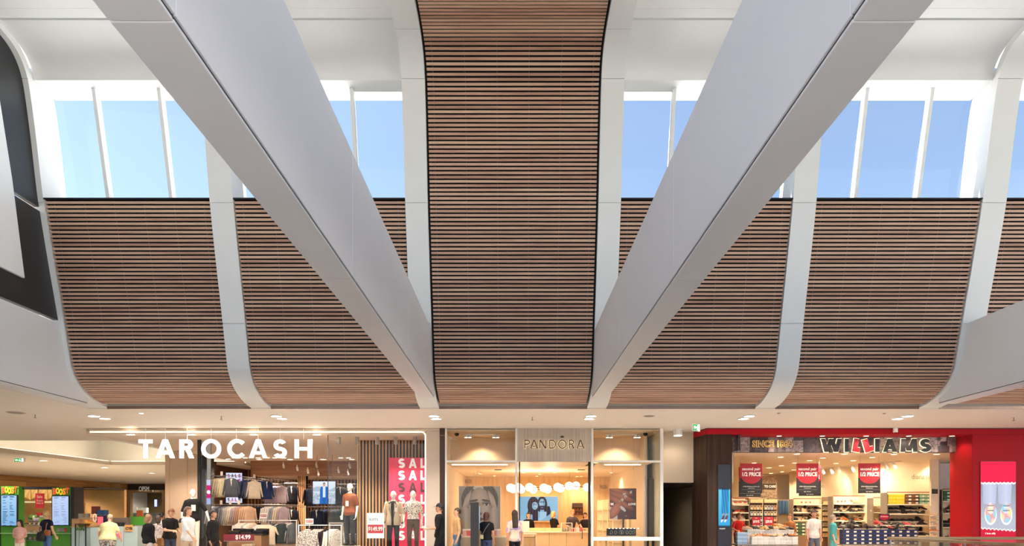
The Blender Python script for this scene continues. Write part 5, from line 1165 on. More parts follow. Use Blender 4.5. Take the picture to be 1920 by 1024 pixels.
# shell
XL, XR = -2.02, X_(1243, D0)
b = MB(); b.box(XL, XL+0.06, 19.7, 29, 0, ZH); b.build('wall_jewellery_west', M_jw)['kind'] = 'structure'
b = MB(); b.box(X_(1209, 20.6), X_(1209, 20.6)+0.08, 20.66, 29, 0, ZH); b.build('wall_jewellery_east', M_jw)['kind'] = 'structure'
b = MB(); b.box(XL, XR, 28.5, 28.6, 0, 3.3); b.build('wall_jewellery_back', M_jwood)['kind'] = 'structure'
b = MB(); b.box(XL, XR, 21.4, 28.6, 3.05, 3.12); b.box(X_(968, D0), X_(1110, D0), 19.67, 21.4, 3.05, 3.12); b.build('ceiling_jewellery', mat('jewel_ceiling', '#f0dec2', 0.5, var=0.01))['kind'] = 'structure'
b = MB(); b.box(XL, XR, 21.4, 21.5, 3.05, ZH); b.box(XL, XR, 19.67, 21.5, ZH, ZH+0.05); b.build('wall_jewellery_bulkhead', mat('peach_bulkhead', '#e2c7a6', 0.6, var=0.01))['kind'] = 'structure'
b = MB(); b.box(XL, XR, 19.62, 29, 0, 0.012); b.build('floor_jewellery', mat('jewel_floor', '#c8ab86', 0.3))['kind'] = 'structure'
b = MB(); b.box(X_(1243, D0)-0.06, X_(1243, D0), 19.7, 22, 0, ZH); b.build('wall_jewellery_return', mat('grey_green_return', '#cfcab4', 0.5))['kind'] = 'structure'
t = thing('trim_5', 'lit pelmet strips over the jewellery windows', None, (jx0, 21.3, 3.02), kind='structure')
for a, e in ((838, 966), (1112.5, 1205)): m = MB(); m.box(JP(a, 21.3), JP(e, 21.3), -1.5, 0.2, 0, 0.03); m.build('pelmet', M_jw, t); m = MB(); m.box(JP(a+14, 21.3), JP(e-14, 21.3), -0.9, -0.86, -0.02, 0.0); m.build('led_strip', M_led, t)
WARM = (1, 0.80, 0.57)
for q, (px, py) in enumerate(sorted(((980, 886), (1012, 889), (1040, 886), (1082, 884.5), (1090, 893), (1118, 873), (1146, 886), (900, 888), (927, 892), (1007, 893), (1082, 893.5)))):
    d = min(28, F*1.45/(CY-py)); disc_light('shop_downlight', 'small warm downlight in the jewellery ceiling, %s from left' % ORD(q+1), (X_(px, d), d, 3.05), 0.055, group='jewellery downlights', lamp=M_lamp_s, energy=56, col=WARM, depth=0.012)
for c_, lb in ((900, 'over the face poster window'), (1165, 'over the ring poster window')):
    d = 20.3; t = thing('track_light', 'track with paired spotlights ' + lb, 'track light', (X_(c_, d), d, ZH)); w = 60*d/F/2
    m = MB(); m.box(-w, w, -0.02, 0.02, -0.05, -0.02); m.build('track', M_alu, t)
    for s in (-26, -19, 26, 33):
        m = MB(); m.cyl((s*d/F, 0), 0.045, -0.12, -0.04, 12); m.build('lamp_head', M_alu, t); m = MB(); m.cyl((s*d/F, 0), 0.04, -0.124, -0.121, 12); m.build('lamp_face', M_lamp, t)
    spot((0, 0.5, -0.18), 65, WARM, size=2.0, parent=t, aim=(0, 0.35, -1)); spot((0, 0, -0.95), 22, WARM, size=2.4, parent=t)
for px, lb in ((856.5, 'over the face poster'), (1210, 'over the ring poster')):
    o = MB(); o.smooth = True; o.ell((0, 0, 0), 0.07, 0.07, 0.06, 12, 8); o = o.build('camera_dome', M_dark); o.location = P(px, 806.5, 20.2); o.location.z = ZH-0.03; tag(o, 'small dark security camera dome ' + lb, 'camera')
for q, (px, py) in enumerate(((934, 880), (1090, 884))):
    t = thing('air_vent', ['slotted air vent in the jewellery ceiling over the face poster', 'slotted air vent in the jewellery ceiling by the door edge'][q], 'air vent', (X_(px, 23.5), 23.5, 3.05))
    for r in range(3): m = MB(); m.box(-0.12, 0.12, -0.12+r*0.1, -0.06+r*0.1, -0.012, 0); m.build('slot', M_dark, t)
# face poster -------------------------------------------------------
def facep(u, v):
    c = hx('#8f8781'); c = mixc(c, hx('#a39a93'), v)
    # hair
    if ins(u, v, 0.5, 0.70, 0.45, 0.42) < 1 and v > 0.35: c = mixc(hx('#3b3230'), hx('#564a46'), 0.5+0.5*math.sin(u*70+v*25))
    if v > 0.86 and ins(u, v, 0.47, 0.96, 0.13, 0.05) < 1: c = hx('#b5a79f')
    f = ins(u, v, 0.5, 0.55, 0.29, 0.42)
    if f < 1:
        c = mixc(hx('#b9a79c'), hx('#7c6b63'), max(0, f-0.35)*1.2); c = mixc(c, hx('#cbbab0'), 0.4*math.exp(-((u-0.6)/0.12)**2-((v-0.5)/0.12)**2))
        for ex, s in ((0.345, 1), (0.665, -1)):
            if ins(u, v, ex, 0.70+0.02*math.sin((u-ex)*9)*s, 0.12, 0.022) < 1: c = hx('#443732')
            if ins(u, v, ex, 0.645, 0.12, 0.055) < 1: c = mixc(c, hx('#5f504a'), 0.55)
            if ins(u, v, ex, 0.62, 0.075, 0.026) < 1: c = hx('#c9beb6')
            if ins(u, v, ex, 0.622, 0.03, 0.026) < 1: c = hx('#2c2523')
            if abs(v-(0.645-((u-ex)**2)*2.2)) < 0.009 and abs(u-ex) < 0.09: c = hx('#2a2220')
        if ins(u, v, 0.46, 0.5, 0.035, 0.13) < 1: c = mixc(c, hx('#81706a'), 0.5)
        if ins(u, v, 0.5, 0.43, 0.055, 0.025) < 1: c = hx('#6b5a53')
        if ins(u, v, 0.5, 0.315, 0.11, 0.035) < 1: c = hx('#5f423e')
    # hands either side
    for s in (0, 1):
        x = u if s == 0 else 1-u
        for q in range(4):
            ax = 0.07+q*0.036; ang = -0.28
            if ins(x, v, ax+0.06, 0.63+0.035*q, 0.026, 0.20, ang) < 1: c = mixc(hx('#c9b6aa'), hx('#7a675d'), ins(x, v, ax+0.055, 0.63+0.035*q, 0.03, 0.22, ang)*0.9)
        if ins(x, v, 0.16, 0.33, 0.115, 0.24) < 1 or (abs(x-0.18-0.05*(0.3-v)) < 0.1 and v < 0.3): c = mixc(hx('#c2b0a5'), hx('#857469'), abs(x-0.16)*6)
    return tuple(q*0.84 for q in c)
d = 20.8; t = thing('face_poster', 'large grey portrait poster of a face held between hands', 'poster', (X_(899.5, d), d, 0)); w = 77*d/F; h = (1002-912)*d/F
me = print_mesh('portrait_print', w, h, 120, 140, facep, M_print); inst('portrait_print', me, t, (0, -0.03, Z_(1002, d))); m = MB(); m.box(-w/2-0.02, w/2+0.02, -0.025, 0.05, Z_(1002, d)-0.02, Z_(911.5, d)); m.build('backing_frame', mat('pale_frame', '#e6d2b6', 0.5), t)
for s in (-1, 1): m = MB(); m.box(s*w*0.4-0.02, s*w*0.4+0.02, -0.02, 0.02, 0.012, Z_(1002, d)); m.build('leg', M_frame, t)
t = thing('window_ledge', 'pale ledge under the face poster', 'ledge', (X_(905, 20.4), 20.4, 0)); m = MB(); m.box(-0.75, 0.75, -0.2, 0.2, Z_(1007.5, 20.4), Z_(1005, 20.4)); m.build('top', M_jw, t); m = MB(); m.box(-0.7, 0.7, -0.18, 0.18, 0.012, Z_(1007.5, 20.4)); m.build('base', mat('ledge_base', '#b9a184', 0.5), t)
for q, (px, lb) in enumerate(((871, 'pink and white gift box on the ledge beside the black totem'), (879, 'red striped gift box on the ledge behind the black totem'), (928, 'pink gift box on the ledge behind the black top'), (934, 'pale pink gift box at the ledge end'))):
    b = MB(); b.box(-0.055, 0.055, -0.06, 0.06, 0, 0.2); o = b.build('gift_box', mat('gift_%d' % q, ['#e8b0a8', '#d8424a', '#e89a98', '#f0c8c0'][q], 0.5)); o.location = (X_(px, 20.4), 20.4, Z_(1005, 20.4)); tag(o, lb, 'gift box', 'gift boxes on the window ledge'); b = MB(); b.box(-0.058, 0.058, -0.063, 0.063, 0.16, 0.205); b.build('lid', mat('gift_lid', '#f3e3d8', 0.5), o)
# totem in the walkway
d = 18.7; t = thing('black_totem', 'tall black directory totem standing in the walkway', 'totem', (X_(890, d), d, 0)); w = 15.5*d/F; h = Z_(942, d)
m = MB(); m.box(-w/2, w/2, 0, 0.7, 0.02, h); bevel(m.build('body', M_black, t), 0.006)
me = print_mesh('totem_screen', 0.62, h-0.7, 10, 30, lambda u, v: mixc(hx('#4f8fc0'), hx('#cfd8dc'), abs(math.sin(v*9+u*3))) if v > 0.45 else mixc(hx('#c9b070'), hx('#5a4a40'), hsh(int(u*5), int(v*20))), lit_print('totem_lit', 0.6)); inst('side_screen', me, t, (w/2+0.004, 0.35, 0.6), (0, 0, pi/2)); m = MB(); m.box(-w/2-0.05, w/2+0.05, -0.05, 0.75, 0, 0.02); m.build('base_plate', M_metal, t)
# mirror letters on side wall
t = thing('wall_lettering', 'small dark shop name on the angled side wall by the ring poster', 'lettering', (X_(1131.5, 24), 24, Z_(913.5, 24)), rz=0.6); text('PANDORA', 0.2, M_pl, t, (0, 0, 0), width=0.34)
t = thing('wall_lettering', 'small dark shop name on the side wall above the face poster', 'lettering', (X_(878, 23), 23, Z_(903, 23)), rz=-0.7); text('PANDORA', 0.2, M_pl, t, (0, 0, 0), width=0.3)
# globe chandelier
d = 24.0; t = thing('globe_chandelier', 'linear chandelier of glowing white globes over the counter', 'chandelier', (X_(1030, d), d, 3.05)); gx = t.location.x
GL = [(957, 915), (962, 917), (972, 914), (977, 918), (992.7, 914), (1000, 918), (1019.6, 915), (1027, 917.5), (1045.5, 913.6), (1051, 916), (1067, 911.6), (1080, 911), (1101, 914)]
Mg = mat('opal_globe', '#fff4e0', emit=1.5, var=0)
b = MB(); b.smooth = True; b.ell((0, 0, 0), 0.145, 0.145, 0.145, 20, 14); gme = b.mesh('globe', Mg); prev = {0: None, 1: None}
for q, (px, py) in enumerate(GL):
    row = q % 2; dd = 0.35 if row else -0.25; c = P(px, py, d+dd)-t.location; inst('globe', gme, t, c)
    if prev[row]: m = MB(); m.tube([prev[row], c], 0.014, 6); m.build('brass_rod', mat('aged_brass', '#5a4426', 0.35, 0.6), t)
    prev[row] = c
for px in (975, 1020, 1068): m = MB(); m.tube([P(px, 916, d)-t.location, Vector((X_(px, d)-gx, 0, 0))], 0.005, 6); m.build('suspension_wire', M_metal, t)
l = bpy.data.lights.new('globe_light', 'POINT'); l.energy = 60; l.color = WARM; l.shadow_soft_size = 0.3; o = bpy.data.objects.new('globe_light', l); link(o, t); o.location = (0, 0, -0.75)
l = bpy.data.lights.new('globe_light', 'POINT'); l.energy = 60; l.color = WARM; l.shadow_soft_size = 0.3; o = bpy.data.objects.new('globe_light', l); link(o, t); o.location = (-0.9, 0.2, -0.75)
# blue portrait screen
def couple(u, v):
    c = mixc(hx('#86b8d8'), hx('#9fcbe6'), u)
    def hairy(cx, cy, rx, ry): return ins(u, v, cx, cy, rx, ry) < 1
    if hairy(0.38, 0.62, 0.15, 0.38) or (0.2 < u < 0.5 and v < 0.5 and u > 0.2+0.1*v and ins(u, v, 0.37, 0.3, 0.2, 0.5) < 1): c = mixc(hx('#2c2430'), hx('#4a3a44'), 0.5+0.5*math.sin(u*90))
    if hairy(0.6, 0.66, 0.13, 0.36) or (0.5 < u < 0.84 and v < 0.6 and ins(u, v, 0.67, 0.3, 0.15, 0.5) < 1): c = mixc(hx('#2a2634'), hx('#4c4250'), 0.5+0.5*math.sin(u*80))
    if ins(u, v, 0.415, 0.62, 0.075, 0.16) < 1: c = mixc(hx('#a9cbe0'), hx('#6f93b4'), max(0, (0.42-u))*9)
    if ins(u, v, 0.60, 0.72, 0.075, 0.19) < 1: c = mixc(hx('#a3c6de'), hx('#6488ac'), max(0, (u-0.6))*9)
    for ex, ey in ((0.395, 0.66), (0.445, 0.655), (0.575, 0.76), (0.63, 0.76)):
        if ins(u, v, ex, ey, 0.017, 0.014) < 1: c = hx('#20202e')
        if abs(v-ey-0.04) < 0.008 and abs(u-ex) < 0.025: c = hx('#2c2a3a')
    if ins(u, v, 0.43, 0.53, 0.025, 0.012) < 1: c = hx('#6a5f7c')
    if 0.55 < v < 0.62 and abs(u-0.6) < 0.055: c = hx('#3c3a4c')
    if ins(u, v, 0.6, 0.6, 0.06, 0.06) > 1 and 0.36 < v < 0.45 and abs(u-0.6) < 0.05: c = hx('#8fb4d0')
    if v < 0.38 and abs(u-0.62) < 0.09 and v > 0.0: c = hx('#a9d0e8')
    if v < 0.30-0.5*abs(u-0.25) and u < 0.36: c = mixc(hx('#9cc4de'), hx('#7ea6c6'), u*2)
    if v < 0.35-1.2*abs(u-0.86) : c = hx('#93bcd8')
    if v > 0.78 and ins(u, v, 0.4, 0.75, 0.11, 0.06) < 1 and v < 0.8: c = hx('#2c2430')
    return c
d = 28.2; t = thing('portrait_screen', 'blue lit screen with portrait of two long-haired people', 'screen', (X_(1009, d), d, Z_(976.5, d))); w = 74*d/F; h = 45*d/F
me = print_mesh('screen_face', w, h, 150, 92, couple, lit_print('couple_lit', 0.7)); inst('screen_face', me, t, (0, -0.03, 0)); m = MB(); m.box(-w/2-0.05, w/2+0.05, -0.02, 0.3, -0.06, h+0.06); m.build('oak_surround', M_jwood, t)
# counter
d = 24.6; t = thing('sales_counter', 'long cream sales counter across the jewellery shop', 'counter', (X_(1035, d), d, 0)); x0, x1 = X_(972, d)-t.location.x, X_(1106, d)-t.location.x
m = MB(); m.box(x0, x1, 0, 0.7, 0.012, Z_(999, d)); m.build('front', mat('cream_counter', '#e3c9a2', 0.5), t)
m = MB(); m.box(x0-0.03, x1+0.03, -0.04, 0.75, Z_(999, d), Z_(997, d)); m.build('counter_top', mat('counter_white', '#f6ead6', 0.3), t)
m = MB(); m.box(x0, x1, 0.35, 0.7, Z_(997, d), Z_(991, d)); m.build('raised_back', M_jwood, t)
for px in (1030, 1062): m = MB(); m.box(X_(px, d)-t.location.x-0.004, X_(px, d)-t.location.x+0.004, -0.003, 0, 0.012, Z_(999, d)); m.build('panel_joint', M_dark, t)
t = thing('glass_showcase', 'glass box of jewellery busts on the counter', 'showcase', P(1063, 997, d)); w = 20*d/F/2
for s in (-1, 1): m = MB(); m.box(s*w-0.01, s*w+0.01, -0.01, 0.3, 0, 0.31); m.build('frame_post', M_frame, t)
m = MB(); m.box(-w, w, -0.01, 0.3, 0.3, 0.315); m.build('top_frame', M_frame, t); m = MB(); m.box(-w, w, -0.004, 0, 0, 0.3); m.build('pane', M_shopglass, t)
for q in range(3): m = MB(); m.smooth = True; m.ell((-0.1+q*0.1, 0.12, 0.07), 0.04, 0.03, 0.07, 10, 8); m.build('display_bust', mat('bust_white', '#f6ece0', 0.5), t)
for q, (px, c) in enumerate(((1074, '#d84a50'), (1079, '#f0c4bc'), (1084, '#f6e6dc'), (1090, '#d8606a'), (1069, '#f2d8ce'))):
    b = MB(); b.box(-0.045, 0.045, -0.05, 0.05, 0, 0.1+0.02*q); o = b.build('gift_bag', mat('bag_'+c[1:], c, 0.5)); o.location = (X_(px, d), d+0.12, Z_(997, d)); tag(o, ['red gift bag beside the showcase on the counter', 'pale pink gift bag on the jewellery counter', 'tall white gift bag on the jewellery counter', 'rose gift bag at the counter end', 'small blush gift bag next to the showcase'][q], 'gift bag'); b = MB(); b.tube([(-0.02, 0, 0.1+0.02*q), (-0.015, 0, 0.14+0.02*q), (0.015, 0, 0.14+0.02*q), (0.02, 0, 0.1+0.02*q)], 0.004, 5); b.build('handle', M_wtext, o)
d = 22.0; t = thing('display_desk', 'small pale display desk in front of the counter', 'desk', (X_(993, d), d, 0)); w = 27*d/F/2
m = MB(); m.box(-w, w, 0, 0.6, Z_(1004.5, d), Z_(1001, d)); bevel(m.build('desk_top', mat('desk_white', '#e9d8bd', 0.4), t), 0.005)
for s in (-1, 1): m = MB(); m.box(s*w-s*0.05, s*w, 0.02, 0.58, 0.012, Z_(1004.5, d)); m.build('side_panel', mat('desk_white', '#e9d8bd'), t)
m = MB(); m.box(-w+0.05, w-0.05, 0.1, 0.55, 0.012, Z_(1008, d)); m.build('drawer_block', M_jwood, t)
t = thing('till_screen', 'white till screen on the counter before the smiling assistant', 'till', P(984, 997, 24.9)); m = MB(); m.box(-0.16, 0.16, 0, 0.03, 0.02, 0.38); bevel(m.build('screen_back', mat('till_cream', '#f0dfc4', 0.4), t), 0.01); m = MB(); m.box(-0.08, 0.08, 0, 0.15, 0, 0.02); m.build('base', mat('till_cream', '#f0dfc4'), t)
t = thing('wall_niche', 'dark niche with shelves of boxes behind the ginger assistant', 'shelf niche', P(1083, 966, 28.4)); m = MB(); m.box(-0.22, 0.22, 0.0, 0.06, 0, 0.5); m.build('niche_back', mat('niche_brown', '#4a3524', 0.6), t)
for q in range(3): m = MB(); m.box(-0.22, 0.22, -0.16, 0.0, q*0.17-0.01, q*0.17+0.01); m.build('niche_shelf', mat('niche_shelf', '#7a5a3c', 0.5), t)
for q in range(6): m = MB(); m.box(-0.19+0.13*(q % 3), -0.1+0.13*(q % 3), -0.12, -0.02, 0.01+0.17*(q // 3), 0.11+0.17*(q // 3)); m.build('stored_box', mat('niche_box', '#8a4a34', 0.6), t)
# ring poster and jewellery case in the other window
def ringp(u, v):
    c = hx('#5b3430'); c = mixc(c, hx('#3d2230'), max(0, u-0.5)+max(0, 0.4-v))
    if u < 0.3 and v < 0.3+0.4*(0.3-u): c = hx('#b9aeb4')
    for cy, off, a in ((0.92, 0.0, -0.25), (0.74, 0.1, -0.3), (0.56, 0.05, -0.42)):
        if ins(u, v, 0.3+off, cy, 0.6, 0.105, a) < 1: c = mixc(hx('#a8674d'), hx('#6b3a2e'), ins(u, v, 0.3+off, cy+0.02, 0.62, 0.11, a))
    if ins(u, v, 0.22, 0.3, 0.16, 0.36, -0.75) < 1: c = mixc(hx('#b0705a'), hx('#7a4636'), ins(u, v, 0.22, 0.33, 0.18, 0.4, -0.75))
    if ins(u, v, 0.5, 0.34, 0.13, 0.05, -0.7) < 1: c = hx('#c9c1c8')
    for gx_, gy, r in ((0.55, 0.82, 0.06), (0.6, 0.73, 0.055), (0.47, 0.63, 0.06), (0.36, 0.58, 0.035), (0.8, 0.88, 0.05), (0.62, 0.1, 0.03)):
        if ins(u, v, gx_, gy, r, r*0.85) < 1: c = hx('#d9d2cc') if hsh(int(u*60), int(v*60)) > 0.45 else hx('#6b5a50')
    if abs(v-0.28) < 0.006 and 0.48 < u < 0.52: c = hx('#2a2018')
    return c
d = 20.4; t = thing('ring_poster', 'brown poster of hands wearing rings in the jewellery window', 'poster', (X_(1168, d), d, Z_(974, d))); w = 50*d/F; h = 58*d/F
me = print_mesh('ring_print', w, h, 70, 82, ringp, M_print); inst('ring_print', me, t, (0, -0.012, 0)); m = MB(); m.box(-w/2, w/2, -0.01, 0.01, 0, h); m.build('panel', M_dark, t)
text('BE', 0.09, M_wtext, t, (-w*0.41, -0.016, h*0.49), bold=0.003); text('LOVE', 0.09, M_wtext, t, (w*0.34, -0.016, h*0.49), bold=0.003)
for s in (-1, 1): m = MB(); m.tube([(s*w*0.4, 0, h), (s*w*0.4, 0, ZH-t.location.z)], 0.003, 5); m.build('hanging_wire', M_metal, t)
t = thing('jewellery_case', 'black lined jewellery case with row of tiny lamps', 'display case', P(1168, 1007, 20.2)); d = 20.2; w = 59*d/F/2
m = MB(); m.box(-w, w*0.88, 0.12, 0.16, 0.03, 0.25); m.build('black_backdrop', M_black, t); m = MB(); m.box(-w, w, -0.15, 0.16, 0, 0.03); m.build('case_base', M_frame, t); m = MB(); m.box(-w-0.03, w+0.02, -0.15, 0.16, 0.25, 0.262); m.build('glass_top', M_shopglass, t)
for q in range(9): m = MB(); m.ell((-w+0.04+q*(2*w-0.08)/8, -0.13, 0.255), 0.016, 0.016, 0.01, 8, 6); m.build('tiny_lamp', M_lamp_s, t)
for q, x in enumerate((-0.33, -0.2, -0.05, 0.0, 0.14, 0.24, 0.33)):
    m = MB(); m.tube([(x+0.035*cos(a), 0.1, 0.13+0.05*sin(a)) for a in [2*pi*k/12 for k in range(13)]], 0.006, 5); m.build('necklace', M_chrome, t)
t = thing('window_shelf', 'pale shelf along the ring poster window', 'shelf', P(1175, 1010, 20.2)); m = MB(); m.box(-1.0, 0.95, -0.3, 0.25, -0.05, 0.04); m.build('board', mat('shelf_pale', '#d9c4a2', 0.5), t)
for s in (-0.6, 0.1, 0.7): m = MB(); m.box(s-0.02, s+0.02, -0.1, 0.1, -t.location.z+0.012, -0.05); m.build('leg', mat('shelf_pale', '#d9c4a2'), t)
for q in range(4):
    t2 = thing('wall_cabinet', ['slim lit wall cabinet nearest the door edge', 'second slim wall cabinet along the side wall', 'third slim wall cabinet along the side wall', 'slim wall cabinet under the ring poster'][q], 'wall cabinet', (X_(1128+q*10, 26-q*0.9), 26-q*0.9, 0), rz=0.0)
    w = 0.16; m = MB(); m.box(-w, w, 0, 0.1, 0.012, Z_(938, 26)); m.build('back', mat('cab_cream', '#f0d6a8', 0.5, emit=0.15), t2)
    for r in range(4): m = MB(); m.box(-w, w, -0.12, 0, 0.5+r*0.38, 0.53+r*0.38); m.build('shelf', M_jwood, t2)
    m = MB(); m.box(w, w+0.05, -0.12, 0.1, 0.012, Z_(938, 26)); m.build('dark_edge', mat('umber_edge', '#4a3220', 0.5), t2)

# ------------------------------------------------------------------ dark passage between the shops
d = 20.5; xa, xb = X_(1243, D0), X_(1300, d)
b = MB(); b.box(xa, xb+1.2, d, d+0.2, Z_(905, d), ZC); b.build('wall_passage', mat('passage_cream', '#cdbba6', 0.55, var=0.01))['kind'] = 'structure'
b = MB(); b.box(xa, xb+1.2, 19.6, d+0.2, ZC, ZC+0.1); b.build('ceiling_passage', M_soffit)['kind'] = 'structure'
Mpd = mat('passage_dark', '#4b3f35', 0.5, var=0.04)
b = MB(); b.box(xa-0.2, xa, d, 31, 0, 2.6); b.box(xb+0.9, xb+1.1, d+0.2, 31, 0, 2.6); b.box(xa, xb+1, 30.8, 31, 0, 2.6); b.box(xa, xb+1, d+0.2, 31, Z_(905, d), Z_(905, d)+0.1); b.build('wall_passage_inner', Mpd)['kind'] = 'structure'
t = thing('surface_downlight', 'white cylinder downlight above the dark passage', 'downlight', (X_(1271, 19.95), 19.95, ZC)); m = MB(); m.cyl((0, 0), 0.125, -0.17, 0, 20); m.build('housing', M_alu, t); m = MB(); m.cyl((0, 0), 0.11, -0.178, -0.172, 20); m.build('diffuser', M_lamp, t); spot((0, 0, -0.2), 18, parent=t, size=2.6)
spot((xa+0.5, 24.5, 2.4), 9, (1, 0.88, 0.74), size=2.8)  # unseen spot added so the passage does not go black
exit_sign('green and white exit sign hanging before the shoe shop', (X_(1306.5, 18.0), 18.0, Z_(808.5, 18.0)), 0.34, 0.19, rz=0.75)
# ------------------------------------------------------------------ shoe shop
D0 = 19.57
M_dt = wood_mat('dark_timber', '#2c1d16', '#3a281f', '#4a342a', sx=0.5, syz=10, along='z', rough=0.6, rnd=False, spec=0.2); M_red = mat('shop_red', '#a80a1c', 0.5, var=0.03, spec=0.15); M_redm = mat('shop_red_edge', '#a81222', 0.35)
t = thing('wall_shoe_pier', 'dark timber pier at the corner of the shoe shop', None, (X_(1335, D0), D0, 0), kind='structure'); qx = t.location.x
top = Z_(814.5, D0)
A = (X_(1297.5, 20.6)-qx, 1.03); B = (X_(1326, D0)-qx, 0.0); C = (X_(1372.5, D0)-qx, 0.0); E_ = (X_(1372.5, D0)-qx, 1.3)
m = MB(); m.prism([A, B, (B[0]+0.3, 1.0), (A[0]+0.2, 1.3)], 0, top, 'z'); m.build('angled_panel', M_dt, t)
m = MB(); m.prism([(B[0]+0.006, 0.0), C, E_, (B[0]+0.3, 1.2)], 0, top, 'z'); m.build('front_panel', M_dt, t)
b = MB(); b.prism([(A[0]+qx, A[1]+D0), (B[0]+qx-0.02, D0-0.02), (20, D0-0.02), (20, D0+1.6), (A[0]+qx, D0+1.6)], top, ZC-0.02, 'z'); b.build('trim_3', M_red)['kind'] = 'structure'
b = MB(); b.prism([(A[0]+qx, A[1]+D0), (B[0]+qx-0.02, D0-0.025), (20, D0-0.025), (20, D0+0.2), (A[0]+qx+0.2, D0+1.2)], ZC-0.02, ZC, 'z'); b.build('trim_shadow_gap', M_dark)['kind'] = 'structure'  # dark strip puts the shadow gap above the canopy into colour
# screen on the pier: legs in blue jeans
def legs(u, v):
    c = mixc(hx('#6fd0ee'), hx('#35a9dc'), 1-v)
    if v > 0.97+0.02*math.sin(u*60) or v < 0.03+0.02*math.sin(u*60): return hx('#141622')
    for cx in (0.42, 0.72):
        if abs(u-cx-0.05*(0.6-v)*(1 if cx > 0.5 else -1)) < 0.19-0.07*(1-v) and v > 0.34: c = mixc(hx('#1f72a8'), hx('#3d9bd0'), abs(math.sin(u*14+v*5)))
        if abs(u-cx) < 0.06 and 0.26 < v < 0.35: c = hx('#c98f78')
        if ins(u, v, cx-0.06, 0.21, 0.18, 0.06, 0.45) < 1: c = hx('#7a3f4f') if v > 0.19 else hx('#e6e2e6')
    return c
d = 19.54; t = thing('legs_screen', 'narrow blue lit screen of legs in jeans and sneakers', 'screen', (X_(1357.8, d), d, 0)); w = 21.5*d/F
m = MB(); m.box(-w/2-0.02, w/2+0.02, -0.01, 0.02, 0.5, Z_(871, d)); m.build('black_bezel', mat('screen_black', '#20222e', 0.2), t)
me = print_mesh('screen_face', w, (988-916)*d/F, 60, 170, legs, lit_print('legs_lit', 0.8)); inst('screen_face', me, t, (0, -0.014, Z_(988, d))); text('WILLIAMS', 0.05, M_wtext, t, (-0.06, -0.014, Z_(991.5, d)), width=0.17)
# photo collage fascia
def collage(u, v):
    c = mixc(hx('#8a7a78'), hx('#5f5352'), hsh(int(u*60), int(v*5)))
    k = int(u*13); r = hsh(k, 3)
    if r < 0.33: c = mixc(hx('#3a3038'), hx('#57494c'), hsh(int(u*90), int(v*9)))
    elif r < 0.6: c = mixc(hx('#a49490'), hx('#7c6c6a'), hsh(int(u*120), int(v*12)))
    if (u*13 % 1) < 0.03: c = hx('#33292c')
    if 0.17 < u*2.0-int(u*2.0) < 0.2: c = mixc(c, hx('#2b2226'), 0.6)
    if v > 0.5 and 0.72 < (u*6.5 % 1) < 0.98 and abs(v-0.75) < 0.2: c = mixc(c, hx('#2d2430'), 0.7)
    if 0.0 < u-0.885 < 0.05:
        if ins(u, v, 0.91, 0.62, 0.014, 0.2) < 1: c = hx('#b3a19a')
        if ins(u, v, 0.91, 0.42, 0.016, 0.12) < 1 or (v > 0.78 and ins(u, v, 0.91, 0.8, 0.016, 0.1) < 1): c = hx('#3a3034')
        if v < 0.3: c = hx('#3d3338')
    if hsh(int(u*200), int(v*20)) > 0.86: c = mixc(c, hx('#2a2428'), 0.5)
    return c
d = 20.35; t = thing('collage_fascia', 'fascia printed with old photographs above the shoe shop', 'fascia', (X_(1590, d), d, Z_(848, d))); w = (1808-1372)*d/F; h = 38.5*d/F
me = print_mesh('photo_print', w, h, 240, 24, collage, mat('collage_print', rough=0.25, attr='print', emit=0.12)); inst('photo_print', me, t, (0, -0.012, 0)); m = MB(); m.box(-w/2, w/2, -0.01, 0.2, 0, h+0.2); m.build('panel', M_dark, t)
me = print_mesh('side_print', 0.75, h, 40, 24, collage, mat('collage_print')); inst('side_print', me, t, (-w/2-0.0, -0.4, 0), (0, 0, pi/2+0.02))
# signs
Msl = mat('sign_black', '#1d1a1b', 0.35, var=0); Mcr = mat('sign_cream_glow', '#fff0c4', emit=0.9, var=0); Mrl = mat('sign_red', '#b51a28', 0.35, var=0, emit=0.1)
d = 20.15; t = thing('shop_sign', 'black and red letters WILLIAMS outlined in glowing cream', 'sign', (X_(1642, d), d, Z_(849, d))); sx0 = t.location.x
for ch, a, e, red, tl in (('W', 1539, 1577.5, 0, 0), ('I', 1583.5, 1590.5, 0, 0), ('L', 1599.5, 1612.5, 1, -0.16), ('L', 1619, 1634.5, 1, 0.30), ('I', 1640.5, 1648, 0, 0), ('A', 1655, 1681, 0, 0), ('M', 1688, 1719.5, 0, 0), ('S', 1724.5, 1745, 0, 0)):
    x0, x1 = X_(a, d)-sx0, X_(e, d)-sx0; z0, z1 = 0.02, 26.0*d/F
    tk = 1.0 if ch == 'I' else (0.36 if ch == 'L' else 0.27)
    o = letter(ch, tk, x0, x1, z0, z1, -0.03, 0.03, Mrl if red else Msl, t, tilt=tl); letter(ch, tk, x0, x1, z0, z1, 0.0, 0.02, Mcr, o, tilt=tl, grow=0.015, name='glow_outline')
t = thing('since_sign', 'gold outlined lettering SINCE 1864 on the collage fascia', 'sign', (X_(1448, d), d, Z_(833, d))); text('SINCE 1864', 0.26, mat('gold_letter', '#2a2018', 0.3, var=0), t, (0, -0.012, 0), width=(1485-1412)*d/F, name='lettering'); text('SINCE 1864', 0.26, mat('gold_glow', '#d8b060', emit=0.5, var=0), t, (0, 0, 0), width=(1486-1411)*d/F, bold=0.012, name='letter_outline')
